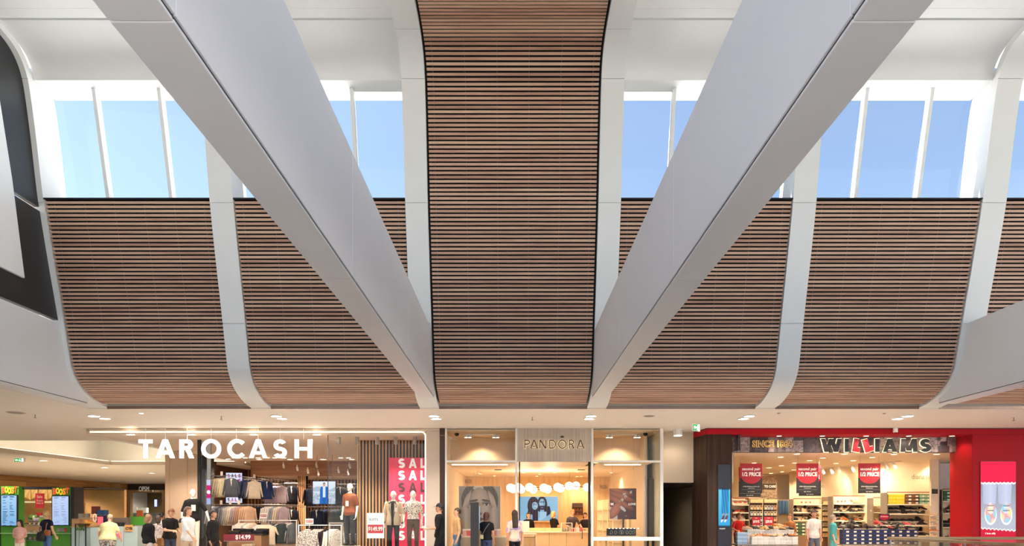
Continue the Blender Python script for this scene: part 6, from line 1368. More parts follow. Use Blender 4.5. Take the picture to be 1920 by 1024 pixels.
# shell
ZW = 3.38
b = MB(); b.box(X_(1372, D0), 15.6, 20.56, 33.5, ZW, ZW+0.08); b.build('ceiling_shoe_shop', mat('shoe_ceiling', '#ecd9c2', 0.5, var=0.01))['kind'] = 'structure'
Mw = mat('shoe_wall', '#f0dcba', 0.55, var=0.015)
b = MB(); b.box(X_(1372, D0)+0.0, X_(1372, D0)+0.1, 20.87, 33, 0, ZW); b.build('wall_shoe_west', Mw)['kind'] = 'structure'
b = MB(); b.box(X_(1372, D0), 15.6, 33, 33.1, 0, ZW); b.build('wall_shoe_back', Mw)['kind'] = 'structure'
b = MB(); b.prism([(X_(1480, 31), 31), (X_(1655, 24.4), 24.4), (X_(1655, 24.4)+0.1, 24.5), (X_(1480, 31)+0.1, 31.1)], 0, ZW, 'z'); b.box(X_(1655, 24.4), X_(1752, 24.4), 24.4, 24.5, 0, ZW); b.build('wall_shoe_angled', Mw)['kind'] = 'structure'
b = MB(); b.box(X_(1745, 23.2), X_(1759, 23.2), 23.17, 23.27, 0, ZW); b.build('wall_shoe_pillar', mat('shoe_pillar', '#f2e2c8', 0.5))['kind'] = 'structure'
b = MB(); b.box(X_(1759, 23.6), 17.5, 25.0, 25.1, 0, ZW); b.prism([(X_(1757, 23.27), 23.27), (X_(1759, 23.27), 23.27), (X_(1763, 25), 25), (X_(1758, 25), 25)], 0, ZW, 'z'); b.build('wall_shoe_recess', mat('recess_mauve', '#c9b8b0', 0.55))['kind'] = 'structure'
b = MB(); b.box(X_(1372, D0), 17.5, 20.3, 33, 0, 0.012); b.build('floor_shoe', mat('shoe_floor', '#b08d68', 0.35))['kind'] = 'structure'
SW = (1, 0.82, 0.58)
for q, (px, py) in enumerate(((1461, 815), (1542, 815), (1624, 815), (1704, 815), (1785, 815))):
    d = 19.95; disc_light('canopy_downlight', 'round downlight under the red canopy, %s from left' % ORD(q+1), (X_(px, d), d, top), 0.07, group='canopy downlights', lamp=M_lamp_s, energy=30, col=SW, depth=0.012)
for q, (px, py) in enumerate(sorted(((1494, 851), (1464, 857), (1543, 858.5), (1518, 863.5), (1584, 851), (1600, 863.5), (1568, 868.5), (1414, 868), (1442, 877), (1465, 873), (1488, 881), (1446, 887.5), (1466, 884.5), (1635.5, 857.5), (1676, 851.5), (1756, 851.5), (1490, 868)))):
    d = F*(ZW-EYE)/(CY-py); disc_light('shop_downlight', 'small warm downlight in the shoe shop ceiling, %s from left' % ORD(q+1), (X_(px, d), d, ZW), 0.085, group='shoe shop downlights', lamp=M_lamp_s, energy=115, col=SW, depth=0.012)
t = thing('ceiling_track', 'track with white spotlights along the angled shoe wall', 'track light', (0, 0, ZW)); pts = [(X_(px, d), d, -0.04) for px, d in ((1500, 28.5), (1600, 25.6), (1690, 23.4))]
m = MB(); m.tube(pts, 0.016, 6); m.build('track', M_alu, t)
for px, d in ((1542, 27.0), (1558, 26.6), (1572, 26.2), (1598, 25.6), (1660, 24.0), (1676, 23.7)):
    m = MB(); m.tube([(X_(px, d), d, -0.05), (X_(px, d), d, -0.12), (X_(px, d)+0.09, d+0.05, -0.26)], [0.02, 0.055, 0.06], 10); m.build('spot_head', M_alu, t)
for px, d in ((1558, 26.3), (1640, 24.2), (1690, 23.2), (1600, 25)): spot((X_(px, d), d-0.2, -0.3), 95, SW, size=1.9, parent=t, aim=(0.35, 1, -0.8))
spot((15.0, 24.2, ZW-0.1), 60, SW, size=2.4)
# lettering on the wall
t = thing('wall_lettering', 'thin brand lettering diana fe on the angled cream wall', 'lettering', P(1727, 894.5, 24.38), rz=-0.0); text('diana fe', 0.26, mat('thin_letter', '#5a4634', 0.5, var=0), t, (0, 0, 0), width=0.66, bold=-0.003)
t = thing('wall_lettering', 'small pair of looped letters on the wall beside the hanging banner', 'lettering', P(1541, 911.5, 27.5)); text('oo', 0.2, mat('thin_letter', '#5a4634'), t, (0, 0, 0), width=0.16)
t = thing('heart_sign', 'small I and red heart motif by the red column', 'lettering', P(1802, 882, 24.8)); text('I', 0.2, M_dark, t, (-0.13, 0, 0)); m = MB(); m.poly([(0.09+0.1*(16*sin(a)**3)/16, -0.002, 0.02+0.1*(13*cos(a)-5*cos(2*a)-2*cos(3*a)-cos(4*a))/16) for a in [2*pi*k/28 for k in range(28)]]); m.build('heart', mat('heart_red', '#7a1c1c', 0.5), t)
# red column with lit poster
d = D0+0.05; t = thing('wall_red_pier', 'glossy red pier framing the shoe poster', None, (X_(1870, d), d, 0), kind='structure'); rx0 = t.location.x
m = MB(); m.box(X_(1823, d)-rx0, X_(1990, d)-rx0, 0, 0.8, 0, top); m.build('pier_front', M_red, t)
m = MB(); m.prism([(X_(1808.5, d+0.9)-rx0, 0.9), (X_(1823, d)-rx0-0.006, 0.0), (X_(1823, d)-rx0-0.006, 1.0)], 0, top, 'z'); m.build('pier_return', mat('shop_red_shaded', '#9a0f1c', 0.35, spec=0.3), t)  # shade of the return face put into a darker red
def sneakers(u, v):
    zig = 0.013*abs(((u*9) % 1)*2-1)
    if v > 0.735+zig+0.01 : return hx('#ff0a46')
    if v > 0.725+zig: return hx('#f6eef2')
    if v < 0.185+zig*1.4-0.03*u: return hx('#d21038')
    if v < 0.2+zig*1.4-0.03*u: return hx('#f6eef2')
    c = mixc(hx('#b9bcca'), hx('#8d8f9a'), max(0, v-0.3)*2); 
    for cx, tl in ((0.27, 0.12), (0.72, 0.02)):
        if abs(u-cx+0.04-tl*(v-0.3)*0.5) < 0.19+0.12*(v-0.6) and v > 0.485+0.05*abs(u-cx): c = mixc(hx('#c9cfe6'), hx('#a9b0cc'), abs(u-cx)*3)
        if ins(u, v, cx+0.01, 0.365, 0.175, 0.125) < 1: c = hx('#eef0f4')
        if ins(u, v, cx+0.01, 0.385, 0.15, 0.12) < 1:
            q = math.sin(u*23+v*11)+math.sin(v*31-u*9); c = hx('#9fd3e6') if q > 0.5 else (hx('#f0a8a0') if q > -0.3 else (hx('#f2c9d8') if q > -1 else hx('#f0e29a')))
            if abs(u-cx-0.01) < 0.07 and v > 0.37 and (v*34 % 1) < 0.4: c = hx('#f4f6fa')
            if abs(u-cx-0.01) < 0.09 and (v*17 % 1) < 0.14 and v > 0.4: c = hx('#3d5a7a')
    return c
w = 65*d/F; z0, z1 = Z_(1022, d), Z_(866, d)
t2 = thing('sneaker_lightbox', 'red lit poster of two pastel sneakers on the red pier', 'light box', (X_(1870.5, d), d, z0))
me = print_mesh('poster_face', w, z1-z0, 110, 240, sneakers, lit_print('sneaker_lit', 0.85)); inst('poster_face', me, t2, (0, -0.03, 0)); m = MB(); m.box(-w/2-0.01, w/2+0.01, -0.027, 0.0, -0.01, z1-z0+0.01); m.build('housing', M_redm, t2); text('I love zilfy', 0.07, M_wtext, t2, (-0.23, -0.034, 0.33), bold=0.003, width=0.3, name='small_print')
# hanging banners
def banner(px, d, label, dy=0, dx=0, back=False):
    t = thing('hanging_banner', label, 'banner', P(px+dx, 925+dy, d)); w = 41.5*d/F; h = 56*d/F
    m = MB(); m.box(-w/2, w/2, 0, 0.008, 0, h); m.build('black_sheet', mat('banner_black', '#231f20', 0.6, var=0.02), t)
    m = MB(); m.box(-w/2, w/2, -0.003, 0, h*0.52, h); m.build('red_top', mat('banner_redtop', '#b3192b', 0.5, var=0.02), t)
    n = 60; r = w*0.44; pts = [((r+0.012*(1 if k % 2 else -1))*cos(pi+pi*k/n), h*0.56+(h*0.235+0.012*(1 if k % 2 else -1))*sin(pi+pi*k/n)) for k in range(n+1)]
    m = MB(); m.prism(pts, -0.0035, 0, 'y'); m.build('red_scallop', mat('banner_redtop', '#b3192b'), t)
    if not back:
        text('second pair', 0.13, M_wtext, t, (0, -0.006, h*0.81), width=w*0.82, bold=0.002); text('1/2 PRICE', 0.17, M_wtext, t, (0, -0.006, h*0.63), width=w*0.84, bold=0.006)
        text('all 50% off full priced school shoes', 0.045, M_wtext, t, (0, -0.006, h*0.225), width=w*0.74); text('limited time', 0.03, M_wtext, t, (0, -0.006, h*0.17), width=w*0.3); text('buy 1 and save', 0.035, M_wtext, t, (0, -0.006, h*0.055), width=w*0.3)
        m = MB(); m.box(-w*0.45, w*0.45, -0.005, -0.003, h*0.115, h*0.12); m.build('thin_rule', M_metal, t)
    for s in (-1, 1): m = MB(); m.tube([(s*w*0.42, 0.004, h), (s*w*0.42, 0.004, ZW-t.location.z)], 0.003, 5); m.build('hanging_wire', M_metal, t)
for px, wh in ((1408.5, 'over the white box table'), (1514, 'over the man in the white tee'), (1630, 'over the blue boxes')):
    banner(px, 21.6, 'red and black half price banner hanging ' + wh)
banner(1406, 22.6, 'second half price banner hidden behind the one over the white box table', 7, -0, False); banner(1518.5, 22.6, 'second half price banner hidden behind the one over the white tee', 5, 0, False)
# shelving ------------------------------------------------------------
M_sh = mat('shelf_cream', '#f3e3c8', 0.45, var=0.01, emit=0.0); M_shg = mat('shelf_side', '#8d8072', 0.5)
def shelving(label, a, e, ys, ytop, d, side='l', depth=0.4):
    t = thing('shoe_shelving', label, 'shelving', (X_((a+e)/2, d), d, 0)); w = (e-a)*d/F/2
    m = MB(); m.box(-w, w, depth, depth+0.04, 0.012, Z_(ytop, d)); m.build('back_panel', mat('shelf_back', '#ead3ac', 0.5), t)
    for y in ys: m = MB(); m.box(-w, w, 0, depth, Z_(y, d)-0.035, Z_(y, d)); m.build('shelf', M_sh, t)
    s = -1 if side == 'l' else 1
    m = MB(); m.box(s*w, s*(w+0.03), 0, depth, 0.012, Z_(ytop, d)); m.build('side_panel', M_shg, t)
    m = MB(); m.box(-w, w, 0.02, 0.04, Z_(ytop, d), Z_(ytop, d)+0.03); m.build('top_rail', mat('rail_red', '#8f3a30', 0.5), t)
    return t
# shoes: one mesh per style, toe toward -Y
def shoe_mesh(kind):
    b = MB(); b.smooth = True
    def ring(y, w, z0, z1): return [(w*cos(a), y, z0+(z1-z0)*(0.5+0.5*sin(a))) for a in [2*pi*q/10 for q in range(10)]]
    if kind == 'sneaker': prof_ = [(-0.15, 0.02, 0.02, 0.05), (-0.13, 0.042, 0.015, 0.065), (-0.08, 0.05, 0.012, 0.08), (-0.02, 0.046, 0.012, 0.105), (0.04, 0.04, 0.012, 0.12), (0.1, 0.04, 0.012, 0.115), (0.135, 0.034, 0.015, 0.11), (0.145, 0.02, 0.03, 0.09)]
    elif kind == 'boot': prof_ = [(-0.15, 0.02, 0.02, 0.05), (-0.13, 0.042, 0.015, 0.07), (-0.07, 0.048, 0.012, 0.09), (-0.01, 0.042, 0.012, 0.15), (0.04, 0.042, 0.012, 0.19), (0.1, 0.042, 0.012, 0.19), (0.13, 0.036, 0.015, 0.185), (0.14, 0.02, 0.03, 0.16)]
    else: prof_ = [(-0.15, 0.02, 0.012, 0.03), (-0.12, 0.044, 0.01, 0.05), (-0.06, 0.046, 0.01, 0.06), (0.0, 0.038, 0.012, 0.055), (0.06, 0.034, 0.014, 0.075), (0.11, 0.034, 0.016, 0.085), (0.14, 0.022, 0.02, 0.08)]
    b.loft([ring(*p) for p in prof_])
    b.mi = 2
    if kind != 'sandal': b.ell((0, 0.075, prof_[5][3]-0.012), 0.03, 0.052, 0.016, 10, 6)
    b.mi = 1; b.smooth = False
    if kind != 'sandal':
        for q in range(3): b.obox((0, -0.045+q*0.026, 0.094+q*0.009), 0.027, 0.0045, 0.004, (0.3, 0, 0))
    n = 14
    out = [(0.052*cos(a)*(1.0 if sin(a) < 0 else 0.85), -0.003+0.152*sin(a)) for a in [2*pi*q/n for q in range(n)]]
    b.prism(out, 0.0, 0.026, 'z')
    if kind == 'sandal': b.mi = 0; b.tube([(-0.045, -0.06, 0.02), (0, -0.06, 0.085), (0.045, -0.06, 0.02)], 0.014, 6); b.tube([(-0.04, 0.04, 0.02), (0, 0.05, 0.1), (0.04, 0.04, 0.02)], 0.012, 6)
    me = b.mesh('shoe', [mat('shoe_upper', '#333333'), mat('shoe_sole', '#ddd5c8'), mat('shoe_inside', '#4a4038', 0.8)]); bm = bmesh.new(); bm.from_mesh(me); bmesh.ops.recalc_face_normals(bm, faces=bm.faces); bm.to_mesh(me); bm.free(); return me
SH = {k: shoe_mesh(k) for k in ('sneaker', 'boot', 'sandal')}
def shoe(kind, label, loc, rz, up, sole, group, tip=0.0):
    o = inst('shoe', SH[kind], None, loc, (tip, 0, rz)); tag(o, label, 'shoe', group)
    for s, c in zip(o.material_slots, (up, sole)): s.link = 'OBJECT'; s.material = mat('shoe_'+c.strip('#'), c, 0.55, var=0.08)
    return o
DARK = ['#1d1a19', '#2a2422', '#33261f', '#241f22', '#1a1c22']; LIGHT = ['#d8b18a', '#c9a06a', '#e2c7a6', '#b5651f', '#d99a6a', '#e8d8c4']
def fill_shoes(desc, group, a, e, y, d, cols, step=0.125, two=0.0, seed=1, kinds=('sneaker', 'sandal', 'sneaker', 'boot')):
    rr = random.Random(seed); n = int((e-a)*d/F/step)
    for q in range(n):
        if rr.random() < 0.10: continue
        k = kinds[rr.randrange(len(kinds))]; c = cols[rr.randrange(len(cols))]; x = X_(a, d)+(q+0.5)*step; z = Z_(y, d)
        cn = 'black' if c in DARK else 'tan'
        shoe(k, '%s %s on %s, %s from left' % (cn, k, desc, ORD(q+1)), (x, d+0.16+0.05*rr.random(), z), rr.choice((0.9, 1.2, 1.4, -1.0, -1.3, 2.0)), c, rr.choice(('#d9cfc2', '#1f1c1a', '#b9a488')), group)
        if rr.random() < two*1.6:
            o = MB(); o.box(-0.05, 0.05, -0.09, 0.09, 0, 0.12); o = o.build('shoe_riser', mat('riser', '#d9c8ae', 0.4)); o.location = (x+0.05, d+0.28, z); tag(o, 'shoe riser block on %s, %s from left' % (desc, ORD(q+1)), 'riser', group+' risers')
            shoe(k, 'raised %s %s on %s, %s from left' % (cn, k, desc, ORD(q+1)), (x+0.05, d+0.28, z+0.12), rr.choice((0.6, 1.0, -0.7)), cols[rr.randrange(len(cols))], '#d9cfc2', group+' raised')
def sh_boxes(label, group, a, e, y, d, rows, c, lidc, lab=None, w=0.3, h=0.115, dep=0.2, name='shoe_box', jog=0.0, base=None):
    n = max(1, int(round((e-a)*d/F/w))); ww = (e-a)*d/F/n; z0 = Z_(y, d) if base is None else base; key = (name, c, round(ww, 3), h)
    for r in range(rows):
        for q in range(n):
            if key not in BX:
                b = MB(); b.box(-ww/2+0.004, ww/2-0.004, 0.004, dep-0.004, 0, h-0.004); l_ = MB(); l_.box(-ww/2+0.001, ww/2-0.001, 0, dep, h*0.68, h-0.002)
                lb = MB(); lb.box(ww*0.02, ww*0.38, -0.003, 0.004, h*0.14, h*0.58)
                BX[key] = (b.mesh('box_body', mat('box_'+c[1:], c, 0.6, rnd=0.08)), l_.mesh('lid', mat('box_'+lidc[1:], lidc, 0.6, rnd=0.08)), lb.mesh('label_sticker', mat('sticker', '#e9e4da', 0.5)))
            bm_, lm, sm = BX[key]; o = inst(name, bm_, None, (X_(a, d)+(q+0.5)*ww+jog*(hsh(q, r)-0.5), d+0.02, z0+r*h)); tag(o, '%s, %s tier, %s from left' % (label, ['bottom', 'second', 'third', 'fourth'][r], ORD(q+1)), 'shoe box', group); inst('lid', lm, o)
            if lab: inst('label_sticker', sm, o)
BX = {}
shelving('cream shoe shelves beside the hanging blue bags, behind the white tee man', 1488, 1544, (946, 961, 975.5, 1003), 936, 27.0)
fill_shoes('the top shelf behind the white tee', 'shoes on the shelf behind the white tee, top', 1490, 1543, 961, 27.0, DARK+LIGHT[:2], 0.13, 0.4, 11)
fill_shoes('the second shelf behind the white tee', 'shoes on the shelf behind the white tee, second', 1490, 1543, 975.5, 27.0, DARK+LIGHT[:3], 0.12, 0.45, 12)
shelving('cream shoe shelves with pictures on top, behind the teal shopper', 1563, 1640, (944.5, 960, 976.5, 990.5), 931, 25.4)
fill_shoes('the picture topped shelves, upper row', 'shoes on the picture shelves, upper', 1590, 1640, 944.5, 25.4, LIGHT, 0.2, 0.1, 13, ('sandal', 'sneaker')); fill_shoes('the picture topped shelves, second row', 'shoes on the picture shelves, second', 1566, 1640, 960, 25.4, DARK+LIGHT[:2], 0.13, 0.45, 14); fill_shoes('the picture topped shelves, third row', 'shoes on the picture shelves, third', 1566, 1640, 976.5, 25.4, DARK+LIGHT[2:4], 0.12, 0.4, 15)
fill_shoes('the picture topped shelves, low row', 'shoes on the picture shelves, low', 1578, 1640, 990.5, 25.4, DARK, 0.12, 0.4, 16)
shelving('cream shoe shelves with yellow boxes on the top shelf', 1664, 1745, (945.5, 963.5, 985.5, 1004.5), 924, 23.4)
shelving('narrow pale shelf stack with sandals left of the yellow boxes', 1638, 1655, (947, 960.5, 976), 934, 24.3); fill_shoes('the narrow pale shelf stack', 'sandals on the narrow shelf stack', 1639, 1654, 960.5, 24.3, LIGHT, 0.14, 0, 17, ('sandal',)); fill_shoes('the narrow pale shelf stack, lower board', 'sandals on the narrow shelf stack, lower', 1639, 1654, 976, 24.3, LIGHT, 0.14, 0, 18, ('sandal',))
fill_shoes('the shelf under the yellow boxes', 'shoes under the yellow boxes', 1676, 1745, 963.5, 23.4, DARK+LIGHT[:1], 0.13, 0.6, 19); fill_shoes('the third shelf under the yellow boxes', 'shoes on the third shelf under the yellow boxes', 1672, 1745, 985.5, 23.4, DARK+LIGHT[:1], 0.125, 0.6, 20); fill_shoes('the lowest shelf under the yellow boxes', 'shoes on the lowest shelf under the yellow boxes', 1716, 1745, 1004.5, 23.4, DARK, 0.12, 0.5, 21)
sh_boxes('yellow shoe box stacked on the top shelf', 'yellow shoe boxes', 1666, 1697, 945.5, 23.4, 3, '#d8c02a', '#e4d04a', None, 0.28); sh_boxes('brown and orange shoe box beside the yellow boxes', 'brown shoe boxes', 1697.5, 1724, 945.5, 23.4, 3, '#8a5a2c', '#3a2c2a', True, 0.24); sh_boxes('mint green shoe box beside the pale pillar', 'mint shoe boxes', 1725, 1745, 945.5, 23.4, 3, '#9fc3a8', '#4f8a68', True, 0.18)
shelving('mauve recess shelves with green boxes by the red pier', 1768, 1812, (939.5, 962.5, 988.5, 1010), 918, 24.3, 'l'); sh_boxes('dark green shoe box stacked by the red pier', 'dark green shoe boxes', 1770, 1810, 939.5, 24.3, 3, '#2f6a3c', '#1f4d2c', True, 0.25, 0.12)
fill_shoes('the recess shelf under the green boxes', 'shoes under the green boxes', 1780, 1810, 962.5, 24.3, DARK, 0.12, 0.6, 22); fill_shoes('the second recess shelf by the red pier', 'shoes on the second recess shelf', 1777, 1810, 988.5, 24.3, DARK+['#b5304a'], 0.12, 0.6, 23); fill_shoes('the lowest recess shelf by the red pier', 'shoes on the lowest recess shelf', 1784, 1810, 1010, 24.3, DARK, 0.13, 0.4, 24)
t = thing('sandal_rack', 'narrow rack of tan sandals against the pale pillar', 'rack', (X_(1752, 22.8), 22.8, 0)); m = MB(); m.box(-0.1, 0.1, 0.08, 0.1, 0.012, Z_(948, 22.8)); m.build('rack_back', M_sh, t)
for q in range(5): m = MB(); m.box(-0.1, 0.1, -0.04, 0.08, Z_(967+q*10, 22.8)-0.008, Z_(967+q*10, 22.8)); m.build('rack_shelf', M_sh, t); shoe('sandal', 'tan sandal on the narrow rack, %s from the top' % ORD(q+1), (X_(1752, 22.8), 22.8+0.02, Z_(967+q*10, 22.8)), 1.4, LIGHT[q % 4], '#d9cfc2', 'sandals on the narrow rack')
o = MB(); o.box(-0.1, 0.1, 0, 0.01, 0, 0.16); o = o.build('black_plaque', mat('plaque', '#3a342c', 0.5)); o.location = P(1753, 926, 22.88); tag(o, 'small dark plaque on the pale pillar', 'plaque')
# left wall shelves and accessory racks
shelving('cream shelves with orange prints beside the blue screen pier', 1374, 1404, (946.5, 961, 974.5, 990), 935, 25.5, 'r'); fill_shoes('the shelves beside the blue screen pier', 'shoes beside the blue screen pier', 1375, 1403, 961, 25.5, ['#c23a34', '#2f6a58', '#d8b83a', '#5a3a2c'], 0.13, 0.2, 25); fill_shoes('the lower shelf beside the blue screen pier', 'shoes beside the blue screen pier, lower', 1375, 1403, 974.5, 25.5, ['#d86a3a', '#c23a34', '#e8d8c4'], 0.14, 0.2, 26)
for q in range(3):
    o = MB(); o.box(-0.1, 0.1, 0, 0.02, 0, 0.17); o = o.build('print_card', mat('print_cream', '#f2e6cc', 0.5)); o.location = P(1379+q*9, 946, 25.6); tag(o, 'small cream card with orange square by the pier, %s from left' % ORD(q+1), 'card', 'cards by the pier'); m = MB(); m.box(-0.055, 0.055, -0.004, 0, 0.05, 0.12); m.build('orange_square', mat('orange_sq', '#d8683a', 0.5), o)
def acc_rack(label, a, e, d, seed):
    t = thing('accessory_rack', label, 'rack', (X_((a+e)/2, d), d, 0)); w = (e-a)*d/F/2; m = MB(); m.box(-w, w, 0.1, 0.14, 0.012, Z_(936, d)); m.build('rack_back', mat('rack_brown', '#6b5540', 0.5), t)
    m = MB(); m.box(-w, w, 0.0, 0.14, Z_(943, d), Z_(936.5, d)); m.build('header_board', mat('header_dots', '#ead9a8', 0.5, var=0.4, scale=40), t)
    rr = random.Random(seed); n = int(2*w/0.125)
    for r in range(4):
        m = MB(); m.box(-w, w, 0.0, 0.1, Z_(946+r*11+10, d)-0.01, Z_(946+r*11+10, d)); m.build('peg_bar', M_dark, t)
        for q in range(n):
            b = MB(); b.box(-0.05, 0.05, 0.02, 0.05, 0, 0.17); c = rr.choice(['#e8dcc0', '#c9d0d8', '#d8a878', '#e8c090', '#b9b0a4']); o = b.build('accessory_packet', mat('packet_'+c[1:], c, 0.4)); o.location = (t.location.x-w+0.065+q*0.125, d, Z_(946+r*11+10, d)); tag(o, 'packet %s from left in the %s row, rack ' % (ORD(q+1), ORD(r+1)) + ('nearest the red tees' if a < 1425 else 'under the care sign'), 'packet', 'packets on rack %d' % int(a))
            m = MB(); m.box(-0.03, 0.03, 0.015, 0.02, 0.1, 0.15); m.build('packet_label', mat('packet_label', '#5a4a44', 0.5), o)
acc_rack('brown accessory rack left of the care sign posts', 1407, 1431, 27.0, 31); acc_rack('brown accessory rack under the care sign', 1433, 1458, 27.0, 32)
d = 27.2; t = thing('care_sign', 'brown sign reading TO CARE on a photo panel', 'sign', P(1441, 934, d)); w = 32*d/F/2; me = print_mesh('floral_print', 2*w, 41*d/F, 48, 60, lambda u, v: mixc(hx('#cdb79c'), hx('#7c624e'), hsh(int(u*24), int(v*28))), M_print); inst('photo_panel', me, t, (0, -0.004, 0)); m = MB(); m.box(-w, w, 0, 0.03, 0, 41*d/F); m.build('panel_board', M_jwood, t)
m = MB(); m.box(-w*0.9, w*0.82, -0.02, -0.005, 16*d/F, 27*d/F); m.build('name_board', mat('care_brown', '#4a3c28', 0.5), t); text('TO CARE', 0.13, M_wtext, t, (0.05, -0.026, 21.5*d/F), width=0.46, bold=0.004)
m = MB(); m.box(-0.02, 0.02, 0.03, 0.06, -t.location.z+0.012, 0); m.build('post', M_metal, t)
for q in range(3):
    t = thing('hanging_bag', ['blue tote bag hung nearest the care sign', 'blue tote bag hung in the middle of three', 'blue tote bag hung beside the shelves'][q], 'bag', P(1463.5+q*6, 964, 28.025)); m = MB(); m.box(-0.06, 0.06, 0, 0.08, 0, 0.55); bevel(m.build('bag_body', mat('bag_blue', '#3f6488', 0.7), t), 0.02); m = MB(); m.tube([(-0.03, 0.04, 0.55), (-0.025, 0.04, 0.62), (0.025, 0.04, 0.62), (0.03, 0.04, 0.55)], 0.006, 5); m.build('strap', M_dark, t)
b = MB(); b.box(X_(1459, 28.1), X_(1486, 28.1), 28.1, 28.2, 0.012, Z_(937, 28.1)); tag(b.build('grey_panel', mat('grey_panel', '#9a8a76', 0.5)), 'grey wall panel with hung blue bags', 'wall panel')
t = thing('wall_rack', 'tall slim rack of small goods between the shoe shelves', 'rack', (X_(1549, 26.2), 26.2, 0)); w = 0.11
m = MB(); m.box(-w, w, 0.1, 0.13, 0.012, Z_(932, 26.2)); m.build('rack_back', mat('rack_brown', '#6b5540'), t)
for q in range(7): m = MB(); m.box(-w, w, 0, 0.1, Z_(946+q*10, 26.2)-0.01, Z_(946+q*10, 26.2)); m.build('rack_shelf', M_sh, t); m = MB(); m.box(-w*0.8, w*0.7, 0.02, 0.09, Z_(946+q*10, 26.2), Z_(946+q*10, 26.2)+0.12); m.build('goods_tray', mat('goods_%d' % (q % 3), ['#c9a878', '#8f8a80', '#d8c8a8'][q % 3], 0.5, var=0.3, scale=25), t)
for q in range(6): o = MB(); o.box(-0.07, 0.07, 0, 0.02, 0, 0.16); o = o.build('shelf_card', mat('cream_card', '#f0e0c4', 0.5)); o.location = P((1503, 1511, 1519, 1571, 1578, 1585)[q], (946, 944.5)[q > 2], (27.2, 25.6)[q > 2]); tag(o, 'small picture card, %s from left, on the %s' % (ORD(q % 3+1), 'shelf behind the white tee' if q < 3 else 'picture topped shelves'), 'card', 'cards %d' % (q > 2)); m = MB(); m.box(-0.035, 0.035, -0.003, 0, 0.05, 0.12); m.build('card_picture', mat('card_pic', '#c4553a', 0.5), o)
# tables of boxes in front
def stepped(label, a, e, d, z): 
    t = thing('box_table', label, 'table', (X_((a+e)/2, d), d, 0)); w = (e-a)*d/F/2; m = MB(); m.box(-w, w, 0, 0.9, z-0.04, z); m.build('table_top', mat('grey_table', '#8a8178', 0.5), t)
    for s in (-1, 1):
        for y in (0.05, 0.85): m = MB(); m.box(s*(w-0.05)-0.025, s*(w-0.05)+0.025, y-0.025, y+0.025, 0.012, z-0.04); m.build('leg', M_metal, t)
stepped('table of white shoe boxes at the shoe shop entrance', 1383, 1498, 21.2, Z_(1021, 21.2))
d = 21.22; sh_boxes('white patterned shoe box in the front tier', 'white shoe boxes, front tier', 1410, 1497, 1021, d, 2, '#d9d6d3', '#e6e3e0', None, 0.19, 0.12); sh_boxes('pale blue shoe box beside the white ones', 'pale blue shoe boxes', 1383, 1402, 1021, d+0.1, 3, '#8fb0d0', '#a9c4de', None, 0.16, 0.125)
sh_boxes('white patterned shoe box in the rear tier', 'white shoe boxes, rear tier', 1402, 1490, 1021, d+0.35, 4, '#d3d0cd', '#e3e0dd', None, 0.19, 0.115)
fill_shoes('the white box table, front row', 'shoes on the white boxes, front', 1412, 1496, 1021-2*0.12*F/d, d-0.12, LIGHT[:4]+DARK[2:3], 0.17, 0, 41, ('sandal',)); fill_shoes('the white box table, rear row', 'shoes on the white boxes, rear', 1402, 1490, 1021-4*0.115*F/(d+0.35), d+0.24, DARK+LIGHT[:2], 0.13, 0, 42, ('sneaker', 'sandal')); fill_shoes('the white box table, highest heap', 'shoes heaped above the white boxes', 1448, 1488, 1021-4*0.115*F/(d+0.35)-4.5, d+0.3, LIGHT+DARK[:1], 0.12, 0, 43, ('sneaker', 'sandal'))
def red_ticket(label, px, y, d, w, h, txt):
    t = thing('red_price_card', label, 'price card', P(px, y, d)); m = MB(); m.box(-w/2, w/2, 0, 0.01, 0, h); m.build('card', mat('card_red', '#c4202c', 0.5), t); text(txt, h*0.42, M_wtext, t, (0, -0.004, h*0.42), bold=0.003, width=w*0.72, name='price'); text('NOW', h*0.14, M_wtext, t, (0, -0.004, h*0.84), width=w*0.3, name='word'); m = MB(); m.box(-0.01, 0.01, 0.01, 0.02, -0.62, h*0.3); m.build('stem', M_metal, t)
red_ticket('red price card with $29.95 on the white box table', 1441.5, 985, 21.7, 0.29, 0.27, '$29.95'); red_ticket('red price card partly behind the dark haired shopper', 1418, 985, 21.9, 0.27, 0.27, '$19.95')
t = thing('red_offer_card', 'dark red oval offer card above the blue boxes', 'price card', P(1658, 977, 22.3)); m = MB(); m.box(-0.17, 0.17, 0, 0.01, 0, 0.23); m.build('card', mat('offer_black', '#2a1c20', 0.5), t); m = MB(); m.ell((0, -0.003, 0.12), 0.155, 0.003, 0.095, 24, 8); m.build('red_oval', mat('offer_red', '#a8183a', 0.5), t); text('50% off kids shoes', 0.05, M_wtext, t, (0, -0.009, 0.14), width=0.25); m = MB(); m.box(-0.01, 0.01, 0.01, 0.02, -0.3, 0.05); m.build('stem', M_metal, t)
stepped('long table of navy shoe boxes in the shoe shop', 1580, 1722, 22.0, Z_(1021, 22.0))
d = 22.02; sh_boxes('navy blue labelled shoe box', 'navy shoe boxes', 1580, 1722, 1021, d, 4, '#1f2c52', '#27386a', True, 0.24, 0.121); fill_shoes('the navy boxes', 'shoes on the navy boxes', 1582, 1720, 1021-4*0.121*F/d, d-0.1, DARK+['#3a2a24', '#b5302c'], 0.115, 0.25, 44, ('sneaker', 'sneaker', 'boot', 'sandal'))
sh_boxes('green shoe box stacked behind the white tee man', 'green shoe boxes', 1485, 1511, 1004, 25.0, 4, '#4a6a3c', '#33452a', True, 0.25, 0.12); b = MB(); b.box(X_(1484, 25), X_(1512, 25), 25.0, 25.5, 0.012, Z_(1004, 25)); tag(b.build('box_stand', mat('stand_tan', '#8a6a4a', 0.5)), 'low tan stand under the green boxes', 'stand')

